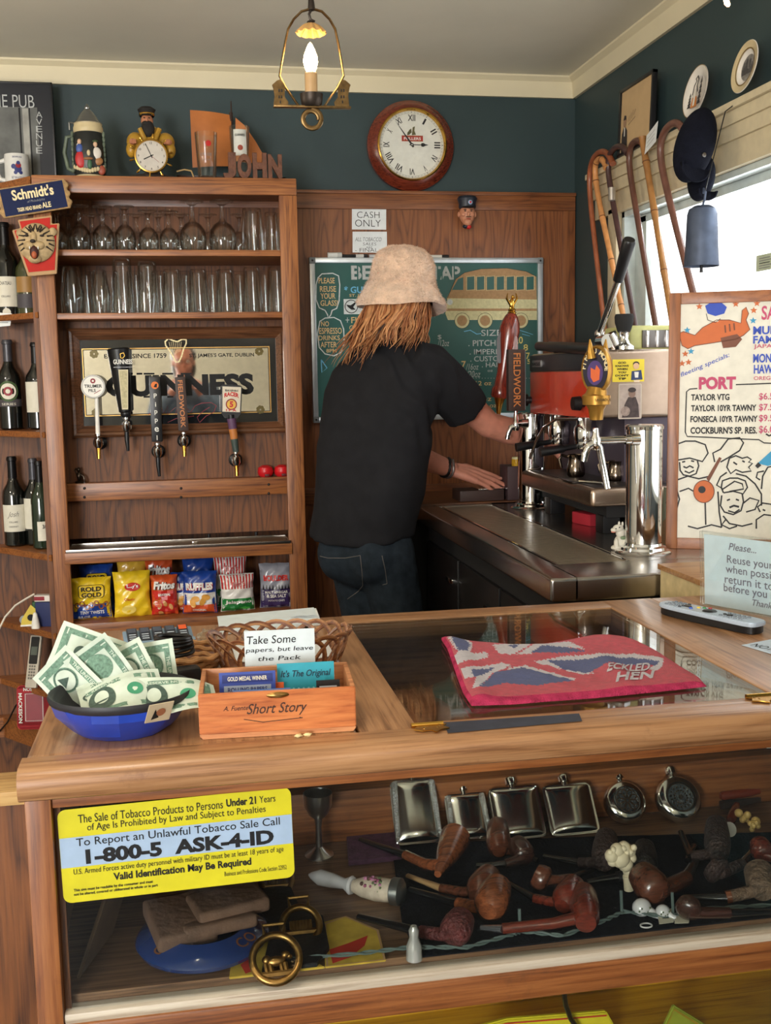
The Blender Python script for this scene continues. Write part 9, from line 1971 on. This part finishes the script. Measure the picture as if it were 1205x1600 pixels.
def hatp(a, q):
 P=[(.138,-.012), (.140, .0), (.128, .022), (.112, .048), (.103, .062), (.099, .09), (.094, .125), (.083, .150), (.06, .166), (.03, .174), (.0, .176)]
 i=min(int(q*10), 9); f2=q*10-i; r=P[i][0]*(1-f2)+P[i+1][0]*f2; z=P[i][1]*(1-f2)+P[i+1][1]*f2
 wv=max(0, 1-q*3.2); r*=1+.05*wv*math.sin(a*3+1.0)+.02*math.sin(a*2); z+=.014*wv*math.sin(a*2+.6)-.020*wv*max(0, math.cos(a-.3))+.004*mnoise.noise(V((math.cos(a)*3, math.sin(a)*3, q*6)))
 r+=.004*mnoise.noise(V((math.cos(a)*5, math.sin(a)*5, q*9))); return V((r*math.cos(a), r*math.sin(a), z))
m=MB(); m.sheet(lambda u, v: tuple(hatp(u*2*PI, v)), 72, 40, fx, T=T); m.sheet(lambda u, v: tuple(hatp(u*2*PI, .0)*(1-.3*v)+V((0, 0, .012*v))), 72, 6, fx, T=T)
vs, fs=[], []
for i in range(15000):
 a, q=hr2.uniform(0, 2*PI), hr2.random()**.75; p=hatp(a, q); n=V((math.cos(a)*(1.05-q*.8), math.sin(a)*(1.05-q*.8), .15+q)).normalized(); g=(n+V((hr2.uniform(-.9, .9), hr2.uniform(-.9, .9), hr2.uniform(-1.0, .5)))).normalized(); t_=n.orthogonal().normalized()*.0009; k=len(vs); vs+=[p-t_-n*.001, p+t_-n*.001, p+g*hr2.uniform(.004, .009)]; fs.append((k, k+1, k+2))
m.add(vs, fs, fx, True, T); m.build('fluffy_bucket_hat', man, ang=180)
m=MB(); q=V((1.06, 3.74, ZT+.0045)); m.box(q.x-.13, q.x+.03, q.y-.06, q.y+.06, q.z, 1.043, mat('stand_brown', (64, 46, 42), .5), .004); m.box(q.x-.06, q.x+.05, q.y-.05, q.y+.05, 1.0431, 1.047, chrome, .001); solo(m, 'knock_box', 'low dark brown box with a steel lid under the outstretched left hand', 'box')
ph_=thing('person', 'person in grey blue top holding up a phone, reflected in the pub mirror', 'person', (.0,-.33, 0)); m=MB(); X1, Y1_=V((1, 0, 0)), V((0, 1, 0))
PC=V((-.01,-.32, 1.575))
for c, a, b_, z in (((-.01,-.36, .95), .16, .11, .14), ((-.01,-.36, 1.15), .15, .10, .18), ((-.01,-.36, 1.33), .19, .11, .13)): ell(m, V(c), X1, Y1_, a, b_, z, skin)
limb(m, [V((-.01,-.36, 1.38)), PC+V((0,-.01,-.06))], [.06, .055], skin); at2=head(m, PC, V((.0, 1,-.12)).normalized(), UP, skin)
for q in (-1, 1):
 S_, E_, W_=V((q*.18,-.36, 1.36)), V((q*.24,-.20, 1.16)), V((q*.085,-.095, 1.375)); limb(m, [S_, E_, W_], [.05, .04, .028], skin); hand(m, W_, V((-q*.25, .45, .55)), V((q*.9,-.1, .3)), q, .55, skin, .95); limb(m, [V((q*.09,-.36, .92)), V((q*.1,-.35, .48)), V((q*.1,-.37, .08))], [.085, .06, .045], skin)
b=fused(m, .006, 4); b.mats=[skin]; b.build('body', ph_, ang=180); eyes(ph_, at2)
m=MB(); gs=mat('grey_blue_top', (112, 128, 150), .9, noise=.15, nscale=40)
for c, a, b_, z in (((-.01,-.36, 1.0), .18, .13, .16), ((-.01,-.36, 1.18), .175, .125, .2), ((-.01,-.36, 1.32), .205, .125, .13)): ell(m, V(c), X1, Y1_, a, b_, z, gs)
for q in (-1, 1): S_, E_, W_=V((q*.18,-.36, 1.36)), V((q*.24,-.20, 1.16)), V((q*.085,-.095, 1.375)); limb(m, [S_, E_, E_.lerp(W_, .75)], [.065, .055, .044], gs)
m=fused(m, .009, 4); m.mats=[gs]; m.build('sweater', ph_, ang=180)
m=MB()
for q in (-1, 1): limb(m, [V((q*.085,-.36, .95)), V((q*.1,-.35, .48)), V((q*.1,-.37, .05))], [.11, .078, .065], den)
m=fused(m, .01, 4); m.mats=[den]; m.build('trousers', ph_, ang=180)
m=MB(); hd_=mat('hair_black', (34, 28, 28), .5); ell(m, PC+V((0,-.03, .045)), X1, Y1_, .094, .098, .088, hd_); ell(m, PC+V((0,-.06,-.04)), X1, Y1_, .09, .07, .12, hd_); m=fused(m, .008, 3); m.mats=[hd_]; m.build('hair', ph_, ang=180)
m=MB()
for q in (-1, 1): m.tube([tuple(at2(q*.033+.024*math.cos(a), .098, .008+.018*math.sin(a))) for a in [2*PI*i/24 for i in range(24)]], .0016, black, 6, True)
m.tube([tuple(at2(-.01, .1, .01)), tuple(at2(.01, .1, .01))], .0016, black, 6); m.build('glasses', ph_)
pm=MB(); pm.box(-.03, .045,-.034,-.026, 1.33, 1.475, black, .006); solo(pm, 'mobile_phone', 'black mobile phone held up by the photographer, reflected in the mirror', 'phone')
